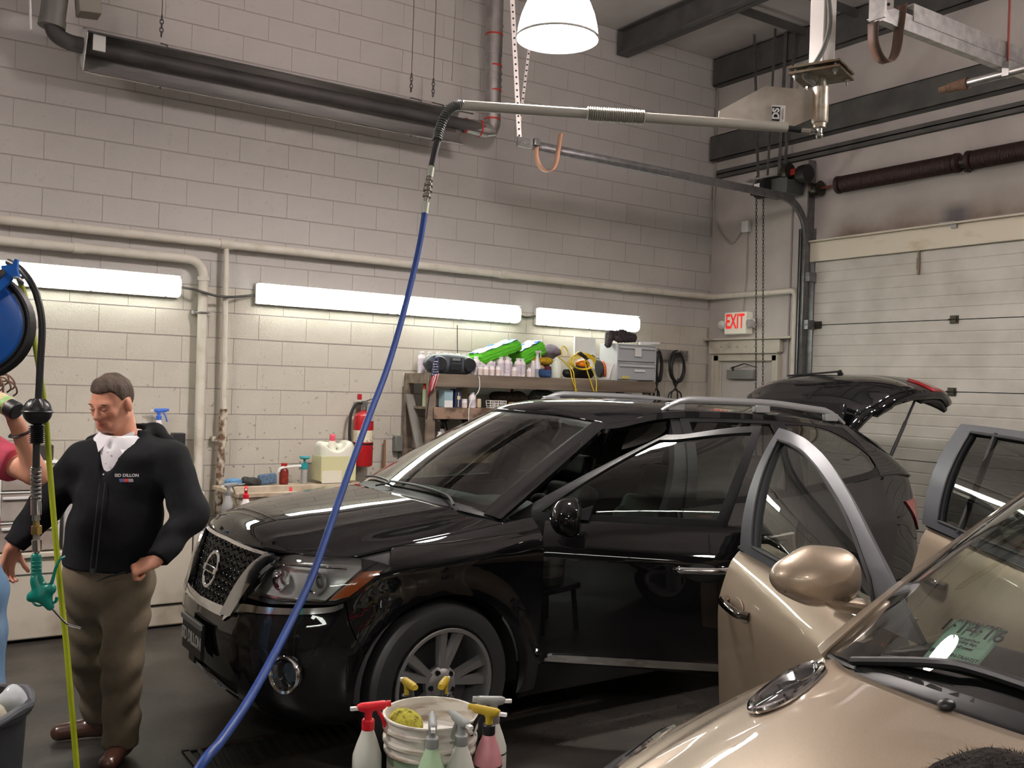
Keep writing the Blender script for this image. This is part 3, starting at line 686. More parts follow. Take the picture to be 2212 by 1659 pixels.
world_part(MB().lathe([(.03, -.10), (.085, -.10), (.09, -.09), (.09, .04), (.08, .06), (.03, .06)], (ox-.06, oy+.02, oz-.02), (0, 1, 0), 24).box((ox-.06, oy+.09, oz-.02), (.1, .06, .1)), 'motor', mat('motor_black', srgb(34, 34, 36), .4, .3), t)
world_part(MB().box((ox-.153, oy+.0, oz-.0), (.004, .07, .05)), 'motor_label', white_pl, t)
world_part(MB().lathe([(.02, -.03), (.08, -.03), (.085, 0), (.08, .03), (.02, .03)], (ox+.02, 6.38, oz+.13), (0, 1, 0), 20).box((ox+.02, 6.42, oz+.12), (.05, .05, .05)), 'sprocket', hinge_m, t)
world_part(MB().lathe([(.02, -.05), (.085, -.05), (.09, 0), (.085, .05), (.02, .05)], (ox+.1, 6.24, oz+.10), (0, 1, 0), 20).bar((ox+.1, 6.24, oz+.1), (sx, 6.2, sz), .02, .04), 'sprocket', mat('sprocket_black', srgb(26, 24, 24), .5), t)
world_part(MB().box((ox+.04, 6.33, oz+.12), (.04, .07, .06)), 'clutch_block', mat('clutch_red', srgb(150, 40, 30), .5), t)
world_part(MB().bar((ox-.02, oy+.10, oz+.05), (ox-.02, oy+.22, ZC-.01), .035, .006).bar((ox+.12, oy-.04, oz+.05), (ox+.16, oy-.04, ZC-.01), .04, .006).bar((ox+.02, oy+.02, oz+.05), (ox+.02, oy-.02, ZC-.01), .03, .006).bar((ox+.1, oy-.12, oz+.05), (ox+.1, oy-.22, ZC-.01), .04, .006), 'hanger_angle', tr_m, t)
world_part(MB().box((ox+.05, oy+.02, oz+.10), (.25, .42, .02)), 'mounting_plate', galv, t)
# the hand chains
chain_m = mat('chain_metal', srgb(60, 56, 50), .5, .6)
link = MB().tube([(.008*math.cos(a), 0, .017*math.sin(a)+.006*(1 if math.sin(a) > 0 else -1)) for a in [2*PI*j/10 for j in range(10)]], .003, 5, closed=True)
lm = bpy.data.meshes.new('chain_link'); lm.from_pydata([tuple(p) for p in link.v], [], link.f); lm.materials.append(chain_m)
lm.polygons.foreach_set('use_smooth', [True]*len(lm.polygons))
for px, lab in ((1636, 'hand chain hanging in front of the exit door, the strand nearer the sign'), (1651, 'hand chain hanging in front of the exit door, the strand nearer the garage door')):
    a = onX(px-2, 385, ox-.06); b = onX(px+2, 850, ox-.06); b = Vector((a.x, b.y, 1.0)); n = int((a-b).length/.036)
    t = thing('hand_chain', lab, 'chain', a)
    for k in range(n):
        o = bpy.data.objects.new('chain_link', lm); C.objects.link(o); o.parent = t
        o.location = (b-a)*(k/n); o.rotation_euler = (0, 0, PI/2*(k % 2)+.4)
# ------------------------------------------------------------------ exit sign and exit door
ex = WX-.11
sg = mat('sign_white', srgb(236, 232, 214), .4, emit=(1, .97, .86), estr=.06)
t = thing('exit_sign', 'white exit sign with red letters and two round emergency lamps', 'sign', (WX, 7.24, 2.42))
y1, y0 = onX(1565, 673, ex).y, onX(1612, 673, ex).y; zt, zb = onX(1588, 674, ex).z, onX(1588, 722, ex).z
world_part(MB().box((WX-.055, (y0+y1)/2, (zt+zb)/2), (.11, y1-y0, zt-zb)), 'sign_body', sg, t, bev=.012)
text_part('EXIT', 'lettering', mat('exit_red', srgb(236, 40, 36), .5, emit=(1, .05, .04), estr=.35), t, (ex-.002, (y0+y1)/2, (zt+zb)/2+.012), (0, -1, 0), (0, 0, 1), .215, label='red EXIT lettering', squash=.60, bold=.005)
for y in (y1+.03, y0-.06):
    world_part(MB().lathe([(.0, -.052), (.045, -.046), (.048, -.04), (.04, .0), (.02, .03), (.0, .035)], (WX-.085, y, (zt+zb)/2-.01), (1, -.3 if y < 7 else .3, .1), 20), 'emergency_lamp', mat('lamp_face', (.62, .62, .6), .2, .5), t)
world_part(MB().box((WX-.05, y0-.03, (zt+zb)/2), (.09, .05, .10)), 'lamp_mount', white_pl, t, bev=.006)
cond = mat('conduit_paint', srgb(168, 160, 152), .5)
t = thing('conduit', 'thin conduit with a junction box dropping to the exit sign', 'conduit', (WX, 7.2, 3.4))
jb = onX(1612, 490, WX-.03)
world_part(MB().tube(spline([(WX-.02, WY-.02, 5.15), (WX-.02, WY-.02, 3.9), (WX-.02, WY-.06, 3.66), (WX-.02, 7.42, 3.46), (WX-.02, 7.30, 3.42), (WX-.02, jb.y+.05, jb.z)], 6), .010, 8), 'conduit_run', cond, t)
world_part(MB().box((WX-.029, jb.y, jb.z), (.05, .10, .12)), 'junction_box', white_pl, t, bev=.005)
world_part(MB().tube([(WX-.02, jb.y-.01, jb.z-.05), (WX-.02, jb.y-.01, 3.0), (WX-.02, jb.y+.02, zt-.005)], .006, 8), 'wire_run', cond, t)
t = thing('door_2', None, None, (WX, (EY0+EY1)/2, 0)); t['kind'] = 'structure'
fr_m = mat('frame_paint', srgb(186, 180, 165), .5, col2=srgb(150, 140, 124), scale=5, lo=.55, hi=.8)
leaf_m = mat('door_leaf_paint', srgb(186, 182, 178), .5, col2=srgb(172, 166, 160), scale=2)
world_part(MB().box((WX+.03, (EY0+EY1)/2, EZ/2), (.045, EY1-EY0-.03, EZ-.02)), 'door_leaf', leaf_m, t, bev=.003)
fr = MB()
for y, s in ((EY0, -1), (EY1, 1)):
    fr.box((WX-.005, y+s*.045, EZ/2+.03), (.07, .09, EZ+.06)).box((WX+.02, y+s*.0, EZ/2), (.05, .03, EZ)).box((WX-.045, y+s*.078, EZ/2+.03), (.02, .025, EZ+.06))
fr.box((WX-.005, (EY0+EY1)/2, EZ+.04), (.07, EY1-EY0+.16, .08)).box((WX+.02, (EY0+EY1)/2, EZ), (.05, EY1-EY0, .03))
world_part(fr, 'door_frame', fr_m, t, bev=.003)
world_part(MB().box((WX-.035, (EY0+EY1)/2+.0, EZ+.155), (.06, EY1-EY0+.24, .13)).box((WX-.05, (EY0+EY1)/2-.06, EZ+.235), (.1, EY1-EY0+.44, .025)).box((WX-.04, (EY0+EY1)/2, EZ+.085), (.08, EY1-EY0+.2, .016)), 'door_header', fr_m, t, bev=.003)
for k in range(7): world_part(MB().cyl((WX-.064, EY1-.06-.14*k*.85, EZ+.15), (WX-.07, EY1-.06-.14*k*.85, EZ+.15), .007, 8), 'bolt', galv, t)
cl = world_part(MB().box((WX-.02, 7.13, 1.985), (.06, .37, .10)), 'door_closer', mat('closer_grey', srgb(140, 140, 136), .4, .5), t, bev=.006)
world_part(MB().bar((WX-.05, 7.25, 2.05), (WX-.06, 7.05, 2.10), .02, .008).bar((WX-.06, 7.05, 2.10), (WX-.06, 6.88, 2.06), .02, .008).cyl((WX-.05, 7.22, 2.02), (WX-.05, 7.22, 2.07), .012, 8), 'closer_arm', hinge_m, cl)
# stiles and light seams on the stretch of wall between exit door and garage door
for y, w, lab in ((6.52, .018, 'thin vertical seam strip on the wall between the exit door and the white pipe'),):
    single(MB().box((WX-.006, y, 2.0), (.012, w, 3.9)), 'wall_seam', seam, lab, 'trim', (WX, y, 0))
# ------------------------------------------------------------------ swing boom with its post
post_m = mat('post_white', srgb(200, 198, 192), .45)
bd = 5.1; pv = atd(1773, 200, bd)
t = thing('swing_boom', 'grey overhead swing boom on a white ceiling post carrying the hose', 'boom', pv)
top = Vector((pv.x, pv.y, ZC-.003)); plz = atd(1775, 165, bd).z
world_part(MB().box((pv.x, pv.y, (plz+ZC)/2), (.098, .098, ZC-plz)), 'post', post_m, t, bev=.008)
rot45 = ((.93, .36, 0), (-.36, .93, 0), (0, 0, 1))
plate = mat('rusty_plate', srgb(112, 112, 96), .5, .5, col2=srgb(96, 74, 52), scale=14)
world_part(MB().box((pv.x, pv.y, plz), (.27, .27, .012), rot45).box((pv.x, pv.y, plz+.03), (.27, .27, .012), rot45), 'base_plate', plate, t)
for sx_, sy_ in ((1, 1), (1, -1), (-1, 1), (-1, -1)):
    c = Vector((pv.x, pv.y, plz))+Vector(rot45[0])*.105*sx_+Vector(rot45[1])*.105*sy_
    world_part(MB().cyl(c+Vector((0, 0, -.035)), c+Vector((0, 0, .05)), .007, 8).cyl(c+Vector((0, 0, -.02)), c+Vector((0, 0, -.006)), .014, 6), 'bolt', galv, t)
z1, z0 = atd(1770, 190, bd).z, atd(1770, 262, bd).z
pm = mat('pivot_metal', (.46, .45, .40), .42, .7, col2=(.34, .27, .18), scale=18)
world_part(MB().lathe([(.0, z0-.035), (.032, z0-.035), (.034, z0-.012), (.039, z0-.01), (.043, z0), (.043, z1), (.03, z1+.005), (.02, plz)], (pv.x, pv.y, 0), n=24), 'pivot', pm, t)
world_part(MB().cyl((pv.x, pv.y, z0-.075), (pv.x, pv.y, z0-.03), .016, 12).ball((pv.x, pv.y, z0-.075), .02), 'swivel', steel, t)
tip = atd(988, 227, 4.95); inn = atd(1700, 275, bd-.0)
world_part(MB().tube([inn, (inn*.6+tip*.4), tip], .0265, 18), 'boom_tube', mat('boom_grey', srgb(176, 174, 164), .5, .1), t)
a, b = inn*.56+tip*.44, inn*.385+tip*.615; d = (b-a); n = 26; mb = MB()
mb.lathe([(.027, 0)]+[(.030+.009*(1 if k % 2 else 0), d.length*k/(2*n)) for k in range(2*n+1)]+[(.027, d.length)], a, d, 20)
world_part(mb, 'boom_spring', mat('boom_spring_grey', srgb(160, 158, 148), .5, .1), t, sharp=1.2)
bp = [atd(x, y, bd) for x, y in ((1553, 240), (1653, 186), (1757, 196), (1755, 255), (1705, 277), (1640, 268), (1552, 253))]
nn = (bp[1]-bp[0]).cross(bp[3]-bp[0]).normalized()
pl = world_part(MB().prism([p-nn*.006 for p in bp], nn*.012), 'gusset_plate', mat('brushed_plate', (.78, .73, .65), .38, .75, col2=(.46, .40, .33), scale=5), t)
sc_ = [atd(x, y, bd-.012) for x, y in ((1666, 227), (1697, 228), (1694, 265), (1664, 262))]
world_part(MB().prism(sc_, nn*.0015*(-1 if nn.dot(Vector((0, 0, CAMH))-pv) < 0 else 1)), 'sticker', white_pl, t, label='white sticker with a black two-letter logo')
vd = (Vector((0, 0, CAMH))-pv).normalized()
fwd = [atd(x, y, bd-.017) for x, y in ((1668, 230), (1686, 231), (1684, 262), (1667, 260))]
world_part(MB().prism(fwd, vd*.001), 'logo_shield', black_pl, t)
cx_ = atd(1676.5, 245.5, bd-.022); upd = (atd(1666, 245, bd)-atd(1690, 245.5, bd))
text_part('DS', 'lettering', white_pl, t, cx_, atd(1676, 230, bd)-atd(1675, 262, bd), upd, .05, label='DS lettering turned on its side', bold=.002)
text_part('detail systems', 'lettering', black_pl, t, atd(1691, 246, bd-.016), atd(1691, 230, bd)-atd(1690, 262, bd), upd, .0105)
world_part(MB().tube([atd(1700, 277, bd), atd(1730, 281, bd)], .016, 12), 'hose_end', rubber, t)
world_part(MB().tube([atd(1728, 281, bd), atd(1752, 284, bd)], .014, 12).tube([atd(1752, 284, bd), atd(1764, 285, bd)], .010, 10).cyl(atd(1750, 284, bd), atd(1754, 284, bd), .018, 6), 'hose_fitting', chrome, t)
world_part(MB().tube(spline([atd(1785, -40, bd-.06), atd(1793, 40, bd-.075), atd(1783, 95, bd-.075), atd(1762, 135, bd-.075), atd(1742, 155, bd-.06), atd(1738, 165, bd-.04), atd(1752, 176, bd-.02), atd(1760, 182, bd)], 8), .013, 10), 'feed_hose', mat('feed_hose_grey', srgb(110, 112, 108), .5), t)
# black strain relief and blue hose
hs = thing('pressure_hose', 'blue pressure hose hanging from the boom and sweeping past the black car', 'hose', tip)
p0 = spline([atd(1000, 226, 4.95), atd(978, 231, 4.94), atd(962, 248, 4.92), atd(951, 275, 4.9), atd(945, 300, 4.88)], 8)
mb = MB().tube(p0, .016, 12)
world_part(mb, 'guard_core', rubber, hs)
mb = MB(); n = 22
for k in range(n):
    s = k/(n-1)*(len(p0)-1.001); i = int(s); q = p0[i].lerp(p0[i+1], s-i); d = (p0[i+1]-p0[i]).normalized(); u, v, _ = frame(d)
    mb.tube([q+u*.021*math.cos(a)+v*.021*math.sin(a) for a in [2*PI*j/14 for j in range(14)]], .005, 6, closed=True)
world_part(mb, 'spring_guard', mat('spring_guard_grey', srgb(96, 100, 96), .45, .4), hs)
world_part(MB().tube([atd(947, 296, 4.88), atd(939, 330, 4.86), atd(932, 362, 4.84)], .017, 12), 'rubber_whip', rubber, hs)
fl = [atd(x, y, d) for x, y, d in ((932, 360, 4.84), (927, 392, 4.82), (924, 412, 4.81), (921, 432, 4.80), (917, 462, 4.78))]
world_part(MB().tube([fl[0], fl[0].lerp(fl[1], .7)], .0165, 14).tube([fl[3].lerp(fl[4], .2), fl[4]], .018, 14), 'crimp_sleeve', mat('crimp_green', srgb(176, 182, 168), .4, .3), hs)
mb = MB()
for a, r in ((.02, .013), (.12, .019), (.2, .013), (.34, .023), (.45, .017), (.55, .024), (.66, .016), (.78, .022), (.9, .014)):
    q = fl[0].lerp(fl[3], .3+a*.75); d = (fl[3]-fl[0]).normalized()*.006; mb.tube([q-d, q+d], r, 12)
mb.tube([fl[0].lerp(fl[1], .6), fl[3].lerp(fl[4], .25)], .012, 12)
world_part(mb, 'quick_coupler', mat('coupler_metal', (.30, .29, .26), .35, .8), hs)
bl = [(918, 458, 4.78), (908, 520, 4.72), (893, 590, 4.64), (868, 690, 4.5), (835, 800, 4.32), (797, 900, 4.12), (757, 1010, 3.9), (715, 1130, 3.68), (672, 1250, 3.46), (610, 1380, 3.2), (540, 1508, 2.95), (478, 1600, 2.76), (425, 1668, 2.62)]
pp = [atd(*q) for q in bl]; e = pp[-1]
pp += [e+Vector((-.22, -.12, -.25)), Vector((e.x-.55, e.y-.35, .03)), Vector((e.x-.9, e.y-.3, .016)), Vector((e.x-1.2, e.y-.7, .016))]
world_part(MB().tube(spline(pp, 8), .0145, 12), 'blue_hose', mat('hose_blue', srgb(24, 58, 124), .42), hs)
# ------------------------------------------------------------------ car bodies: panels cut from two smooth surfaces
_TAB = {}
def interp(tab, x):
    """smooth monotone interpolation through a table of (x, value)"""
    key = tuple(tab)
    if key not in _TAB:
        n = len(tab); d = [(tab[i+1][1]-tab[i][1])/(tab[i+1][0]-tab[i][0]) for i in range(n-1)]; m = [d[0]]
        for i in range(1, n-1): m.append(0 if d[i-1]*d[i] <= 0 else 2*d[i-1]*d[i]/(d[i-1]+d[i]))
        _TAB[key] = m+[d[-1]]
    if x <= tab[0][0]: return tab[0][1]
    m = _TAB[key]
    for i in range(len(tab)-1):
        if x <= tab[i+1][0]:
            h = tab[i+1][0]-tab[i][0]; t = (x-tab[i][0])/h; a, b = tab[i][1], tab[i+1][1]
            return a*(1+2*t)*(1-t)**2+b*t*t*(3-2*t)+h*m[i]*t*(1-t)**2-h*m[i+1]*t*t*(1-t)
    return tab[-1][1]
def sstep(a, b, x): t = min(max((x-a)/(b-a), 0), 1); return t*t*(3-2*t)
def inpoly(x, y, P):
    c = False; j = len(P)-1
    for i in range(len(P)):
        if (P[i][1] > y) != (P[j][1] > y) and x < (P[j][0]-P[i][0])*(y-P[i][1])/(P[j][1]-P[i][1])+P[i][0]: c = not c
        j = i
    return c
def dens(P, step):
    out = []
    for i in range(len(P)):
        a, b = P[i], P[(i+1) % len(P)]; L = math.hypot(b[0]-a[0], b[1]-a[1]); n = max(1, int(L/step))
        for k in range(n): out.append((a[0]+(b[0]-a[0])*k/n, a[1]+(b[1]-a[1])*k/n))
    return out
def sm(pts, n=6): return [(p.x, p.y) for p in spline([(a, b, 0) for a, b in pts], n)]
def shrink(P, d):
    """move a 2D outline inwards by d"""
    n = len(P); A = sum(P[i][0]*P[(i+1) % n][1]-P[(i+1) % n][0]*P[i][1] for i in range(n)); sg = 1 if A > 0 else -1; out = []
    for i in range(n):
        a, b, c = P[i-1], P[i], P[(i+1) % n]; t = Vector((c[0]-a[0], c[1]-a[1])); 
        if t.length < 1e-9: out.append(b); continue
        t.normalize(); out.append((b[0]-t.y*d*sg, b[1]+t.x*d*sg))
    return out
class Car:
    def __init__(s, plan, pf, ps, pr, ztop, roll, B, T, bulge, arches, fx, rx):
        s.pl = [(p.x, p.y) for p in spline([(a, b, 0) for a, b in plan], 10)]; s.cu = [0]
        for a, b in zip(s.pl, s.pl[1:]): s.cu.append(s.cu[-1]+math.hypot(b[0]-a[0], b[1]-a[1]))
        s.pf, s.ps, s.pr, s.zt, s.roll, s.bul, s.arches, s.fx, s.rx = pf, ps, pr, ztop, roll, bulge, arches, fx, rx
        s.cxm = (fx+rx)/2; s.B = [Vector(p) for p in B]; s.T = [Vector(p) for p in T]
    def plan(s, u):
        k = 0; lo, hi = 0, len(s.cu)-1; u = min(max(u, 0), s.cu[-1])
        while hi-lo > 1:
            m = (lo+hi)//2
            if s.cu[m] <= u: lo = m
            else: hi = m
        t = (u-s.cu[lo])/max(s.cu[hi]-s.cu[lo], 1e-9); a, b = s.pl[lo], s.pl[hi]
        return a[0]+(b[0]-a[0])*t, a[1]+(b[1]-a[1])*t
    def U(s, x):
        lo, hi = 0, s.cu[-1]
        for _ in range(40):
            m = (lo+hi)/2
            if s.plan(m)[0] > x: lo = m
            else: hi = m
        return lo
    def UF(s, y):
        lo, hi = 0, s.U(s.fx-.6)
        for _ in range(40):
            m = (lo+hi)/2
            if s.plan(m)[1] < y: lo = m
            else: hi = m
        return lo
    def S(s, u, z, off=0):
        sg = -1 if u < 0 else 1; u = abs(u); x, y = s.plan(u); e = .004
        x1, y1 = s.plan(u-e); x2, y2 = s.plan(u+e); 
        if u < e: x1, y1 = x2, -y2
        t = Vector((x2-x1, y2-y1)); t.normalize(); n = Vector((-t.y, t.x)) if True else None
        if n.x*(x-(s.fx+s.rx)/2)+n.y*y < 0: n = -n
        wf = sstep(s.fx-.62, s.fx-.12, x); wr = sstep(s.rx+.55, s.rx+.12, x)
        ins = interp(s.ps, z)*(1-wf-wr)+interp(s.pf, z)*wf+interp(s.pr, z)*wr
        zt = interp(s.zt, -x) if True else 0
        q = max(0, (z-(zt-s.roll[0]))/s.roll[0]); ins += s.roll[1]*q*q*(1-wf)*(1-wr)
        for cx, cz, r in s.arches:
            d = math.hypot(x-cx, z-cz); ins -= .016*sstep(r+.14, r+.02, d)
        ins -= off
        return Vector((x-n.x*ins, sg*(y-n.y*ins), z))
    def G(s, u, t, off=0):
        """u counts key stations from the windscreen centre round to the rear"""
        sg = -1 if u < 0 else 1; a = abs(u)
        def cr(P):
            i = min(int(a), len(P)-2); f = a-i; b, c = P[i], P[i+1]
            p = P[i-1] if i else Vector((c.x, -c.y, c.z)); d = P[i+2] if i+2 < len(P) else c*2-b
            return .5*((2*b)+(c-p)*f+(2*p-5*b+4*c-d)*f*f+(3*b-p-3*c+d)*f**3)
        b, c = cr(s.B), cr(s.T); p = b.lerp(c, t)
        o = Vector((p.x-(s.B[0].x+s.B[-1].x)/2, p.y*2.2, 0)); 
        w = Vector((.35, .0, .8)) if a < 2 else Vector((0, 1, .25))
        if 1.6 < a < 3.2: k = sstep(1.6, 3.2, a); w = Vector((.35, 0, .8)).lerp(Vector((0, 1, .25)), k)
        p = p+w*(interp(s.bul, a)*4*t*(1-t)+off)
        return Vector((p.x, sg*p.y, p.z))
    def panel(s, outer, surf='S', holes=(), h=.05, gap=0, off=0, side=1, mb=None, nrm=True):
        """triangulated sheet inside outer (minus holes) on surface S(u,z) or G(u,t)"""
        O = shrink(outer, gap) if gap else list(outer); stp = h if surf == 'S' else h*1.2
        sx, sy = (1, 1) if surf == 'S' else (1.1, 1.0)
        loops = [dens(O, stp*.7)]+[dens(q, stp*.7) for q in holes]; V = []; E = []
        for L in loops:
            k = len(V); V += [Vector(p) for p in L]; E += [(k+i, k+(i+1) % len(L)) for i in range(len(L))]
        xs = [p[0] for p in loops[0]]; ys = [p[1] for p in loops[0]]; x = min(xs)+stp*.5; sty = .026 if surf == 'S' and nrm and h < .08 else stp
        allb = np.array([p for L in loops for p in L])
        while x < max(xs):
            y = math.ceil(min(ys)/sty)*sty
            while y < max(ys):
                if inpoly(x, y, loops[0]) and not any(inpoly(x, y, q) for q in loops[1:]):
                    if ((allb[:, 0]-x)**2+(allb[:, 1]-y)**2).min() > (min(stp, sty)*.42)**2: V.append(Vector((x, y)))
                y += sty
            x += stp
        v2, _, f2, *_r = delaunay_2d_cdt(V, E, [], 0, 1e-6)
        F = []
        for f in f2:
            cx = sum(v2[i].x for i in f)/len(f); cy = sum(v2[i].y for i in f)/len(f)
            if inpoly(cx, cy, loops[0]) and not any(inpoly(cx, cy, q) for q in loops[1:]): F.append(tuple(f))
        fn = s.S if surf == 'S' else s.G
        P = [fn(p.x, p.y, off) for p in v2]; e = .003; Nn = []
        for p, q in zip(v2, P):
            du = fn(p.x+e, p.y, off)-fn(p.x-e, p.y, off) if abs(p.x) > e else fn(e*2, p.y, off)-fn(-e*2, p.y, off)
            n = du.cross(fn(p.x, p.y+e, off)-fn(p.x, p.y-e, off))
            n = n.normalized() if n.length > 1e-12 else Vector((1, 0, 0))
            if n.x*(q.x-s.cxm)+n.y*q.y*2.5+n.z*(q.z-.7)*1.0 < 0: n = -n
            Nn.append(n)
        if side < 0: P = [Vector((p.x, -p.y, p.z)) for p in P]; Nn = [Vector((p.x, -p.y, p.z)) for p in Nn]
        mb = mb or MB(); mb.add(P, F)
        if nrm: mb.nr += Nn
        return mb
    def edge(s, pts, r, surf='S', off=0, side=1, n=8, mb=None, closed=False, flat=1.0):
        fn = s.S if surf == 'S' else s.G; P = [fn(a, b, off) for a, b in (pts if closed else pts)]
        if side < 0: P = [Vector((p.x, -p.y, p.z)) for p in P]
        return (mb or MB()).tube(P, r, n, closed=closed, flat=flat)
def coons(F, K, Lc, Rc, centre=None, nu=25, nv=19, bump=None):
    """F(w), K(w): front and back edges, Lc(v), Rc(v): sides at w=1 and w=-1"""
    def P(v, w):
        a = (1+w)/2
        r = F(w)*(1-v)+K(w)*v+Lc(v)*a+Rc(v)*(1-a)-((F(-1)*(1-a)+F(1)*a)*(1-v)+(K(-1)*(1-a)+K(1)*a)*v)
        return r
    def Q(w, v):
        r = P(v, w)
        if centre is not None:
            c = centre(v)-P(v, 0).z; r = r+Vector((0, 0, c*(1-w*w)**1.4))
        if bump is not None: r = r+Vector((0, 0, bump(w, v)))
        return r
    return MB().grid(Q, [-1+2*i/(nu-1) for i in range(nu)], [i/(nv-1) for i in range(nv)])
def hinge_fn(h, ax, ang):
    R = Matrix.Rotation(ang, 4, Vector(ax)); h = Vector(h)
    return lambda p: R @ (Vector(p)-h)+h
glass_t = glassmat('car_glass', (.62, .70, .65)); glass_d = glassmat('privacy_glass', (.16, .165, .16)); glass_c = glassmat('lens_glass', (.93, .94, .93))
trim_bk = mat('trim_black', (.006, .006, .007), .45, spec=.3); inner_bk = mat('cabin_dark', (.010, .010, .011), .7)
seat_m = mat('seat_leather', (.020, .020, .022), .45, bump=.05)
liner_g = mat('headliner', srgb(120, 122, 112), .8)
def wheel(parent, c, R, rr, side, rim_mat, width=.235, yaw=0, nm='wheel'):
    """one wheel as a part: tyre is the part, rim, spokes and bolts are sub-parts"""
    cx, cy, cz = c; s = side; M = Matrix.Rotation(yaw, 4, 'Z'); o = Vector(c)
    fx_ = lambda p: (M @ (Vector(p)-o))+o
    prof = [(rr+.004, -.02), (rr+.02, -.006), (R-.06, .0), (R-.025, -.008), (R-.006, -.03), (R, -.055), (R, -width+.05), (R-.01, -width+.02), (R-.06, -width), (rr, -width+.01)]
    t = MB().lathe(prof, c, (0, s, 0), 56, caps=False); t.v = [fx_(p) for p in t.v]; ty = t.build('tyre', rubber, parent, sharp=.5)
    r = MB().lathe([(rr+.006, .0), (rr+.002, .006), (rr-.012, .004), (rr-.02, -.02), (rr-.03, -.10), (rr-.035, -width+.02)], c, (0, s, 0), 56, caps=False)
    r.v = [fx_(p) for p in r.v]; r.build('rim', rim_mat, ty)
    d = MB().lathe([(.0, -.11), (rr-.06, -.11), (rr-.06, -.13), (0, -.13)], c, (0, s, 0), 32); d.v = [fx_(p) for p in d.v]; d.build('brake_disc', mat('brake_disc', (.10, .10, .10), .4, .8), ty)
    for k in range(5):
        a = PI/2+.18+k*2*PI/5
        for dd, w0, w1 in ((-.19, .045, .060), (.19, .045, .060)):
            u0 = Vector((math.cos(a+dd*.35), 0, math.sin(a+dd*.35))); u1 = Vector((math.cos(a+dd), 0, math.sin(a+dd)))
            n0 = Vector((-u0.z, 0, u0.x)); n1 = Vector((-u1.z, 0, u1.x)); Y = Vector((0, s, 0)); m = MB(); V = []
            for (u, n, rad, w, y, th) in ((u0, n0, .05, w0, -.030, .03), (u1, n1, rr*.62, w1*.85, -.020, .03), (u1, n1, rr-.012, w1, -.012, .03)):
                V += [o+u*rad-n*w/2*.6+Y*y, o+u*rad+n*w/2*.6+Y*y, o+u*rad+n*w/2+Y*(y-th), o+u*rad-n*w/2+Y*(y-th)]
            m.add(V, [(i*4+j, i*4+(j+1) % 4, i*4+4+(j+1) % 4, i*4+4+j) for i in (0, 1) for j in range(4)]+[(0, 1, 2, 3), (8, 9, 10, 11)])
            m.v = [fx_(p) for p in m.v]; m.build('spoke', rim_mat, ty, sharp=.3)
    h = MB().lathe([(.0, -.012), (.035, -.012), (.06, -.02), (.085, -.035), (.085, -.06), (.0, -.06)], c, (0, s, 0), 24)
    h.v = [fx_(p) for p in h.v]; h.build('hub_cap', rim_mat, ty)
    for k in range(5):
        a = PI/2+.18+PI/5+k*2*PI/5; q = o+Vector((math.cos(a)*.062, 0, math.sin(a)*.062)); Y = Vector((0, s, 0))
        m = MB().cyl(q-Y*.05, q-Y*.018, .013, 10); m.v = [fx_(p) for p in m.v]; m.build('wheel_nut', trim_bk, ty)
    return ty
def seat(parent, x, y, z, m, lean=.3, name='seat'):
    """car seat facing +x: cushion and backrest in one mesh, head rest as sub-part"""
    f = blend([s_box((x, y, z+.09), (.5, .48, .17), .06), s_box((x+.05, y+.2, z+.14), (.46, .1, .14), .045), s_box((x+.05, y-.2, z+.14), (.46, .1, .14), .045)], .04)
    ax = ((math.cos(lean), 0, math.sin(lean)), (0, 1, 0), (-math.sin(lean), 0, math.cos(lean)))
    c = Vector((x-.25, y, z+.1))+Vector(ax[2])*.33
    g = blend([f, s_box(c, (.15, .47, .66), .06, ax), s_box(c+Vector((.05, .19, -.02)), (.14, .09, .5), .04, ax), s_box(c+Vector((.05, -.19, -.02)), (.14, .09, .5), .04, ax)], .04)
    o = solidmesh(g, (x-.62, y-.3, z-.02), (x+.3, y+.3, z+.85), .022, name, m, parent)
    hc = c+Vector(ax[2])*.45
    solidmesh(s_box(hc, (.10, .27, .17), .045, ax), hc-Vector((.16, .2, .18)), hc+Vector((.16, .2, .18)), .016, 'head_rest', m, o)
    return o
def steering(parent, c, m, R=.185, tilt=.45):
    c = Vector(c); n = Vector((-math.cos(tilt), 0, math.sin(tilt))); u = Vector((0, 1, 0)); v = n.cross(u)
    mb = MB().tube([c+u*R*math.cos(a)+v*R*math.sin(a) for a in [2*PI*k/32 for k in range(32)]], .016, 10, closed=True)
    mb.ball(c-n*.02, (.07, .06, .04), 12, 8, (u, v, n))
    for a in (0, PI, -PI/2 if v.z > 0 else PI/2): mb.bar(c-n*.015, c+(u*math.cos(a)+v*math.sin(a))*R, .035, .02, up=n)
    mb.cyl(c-n*.02, c-n*.3, .04, 12)
    return mb.build('steering_wheel', m, parent)
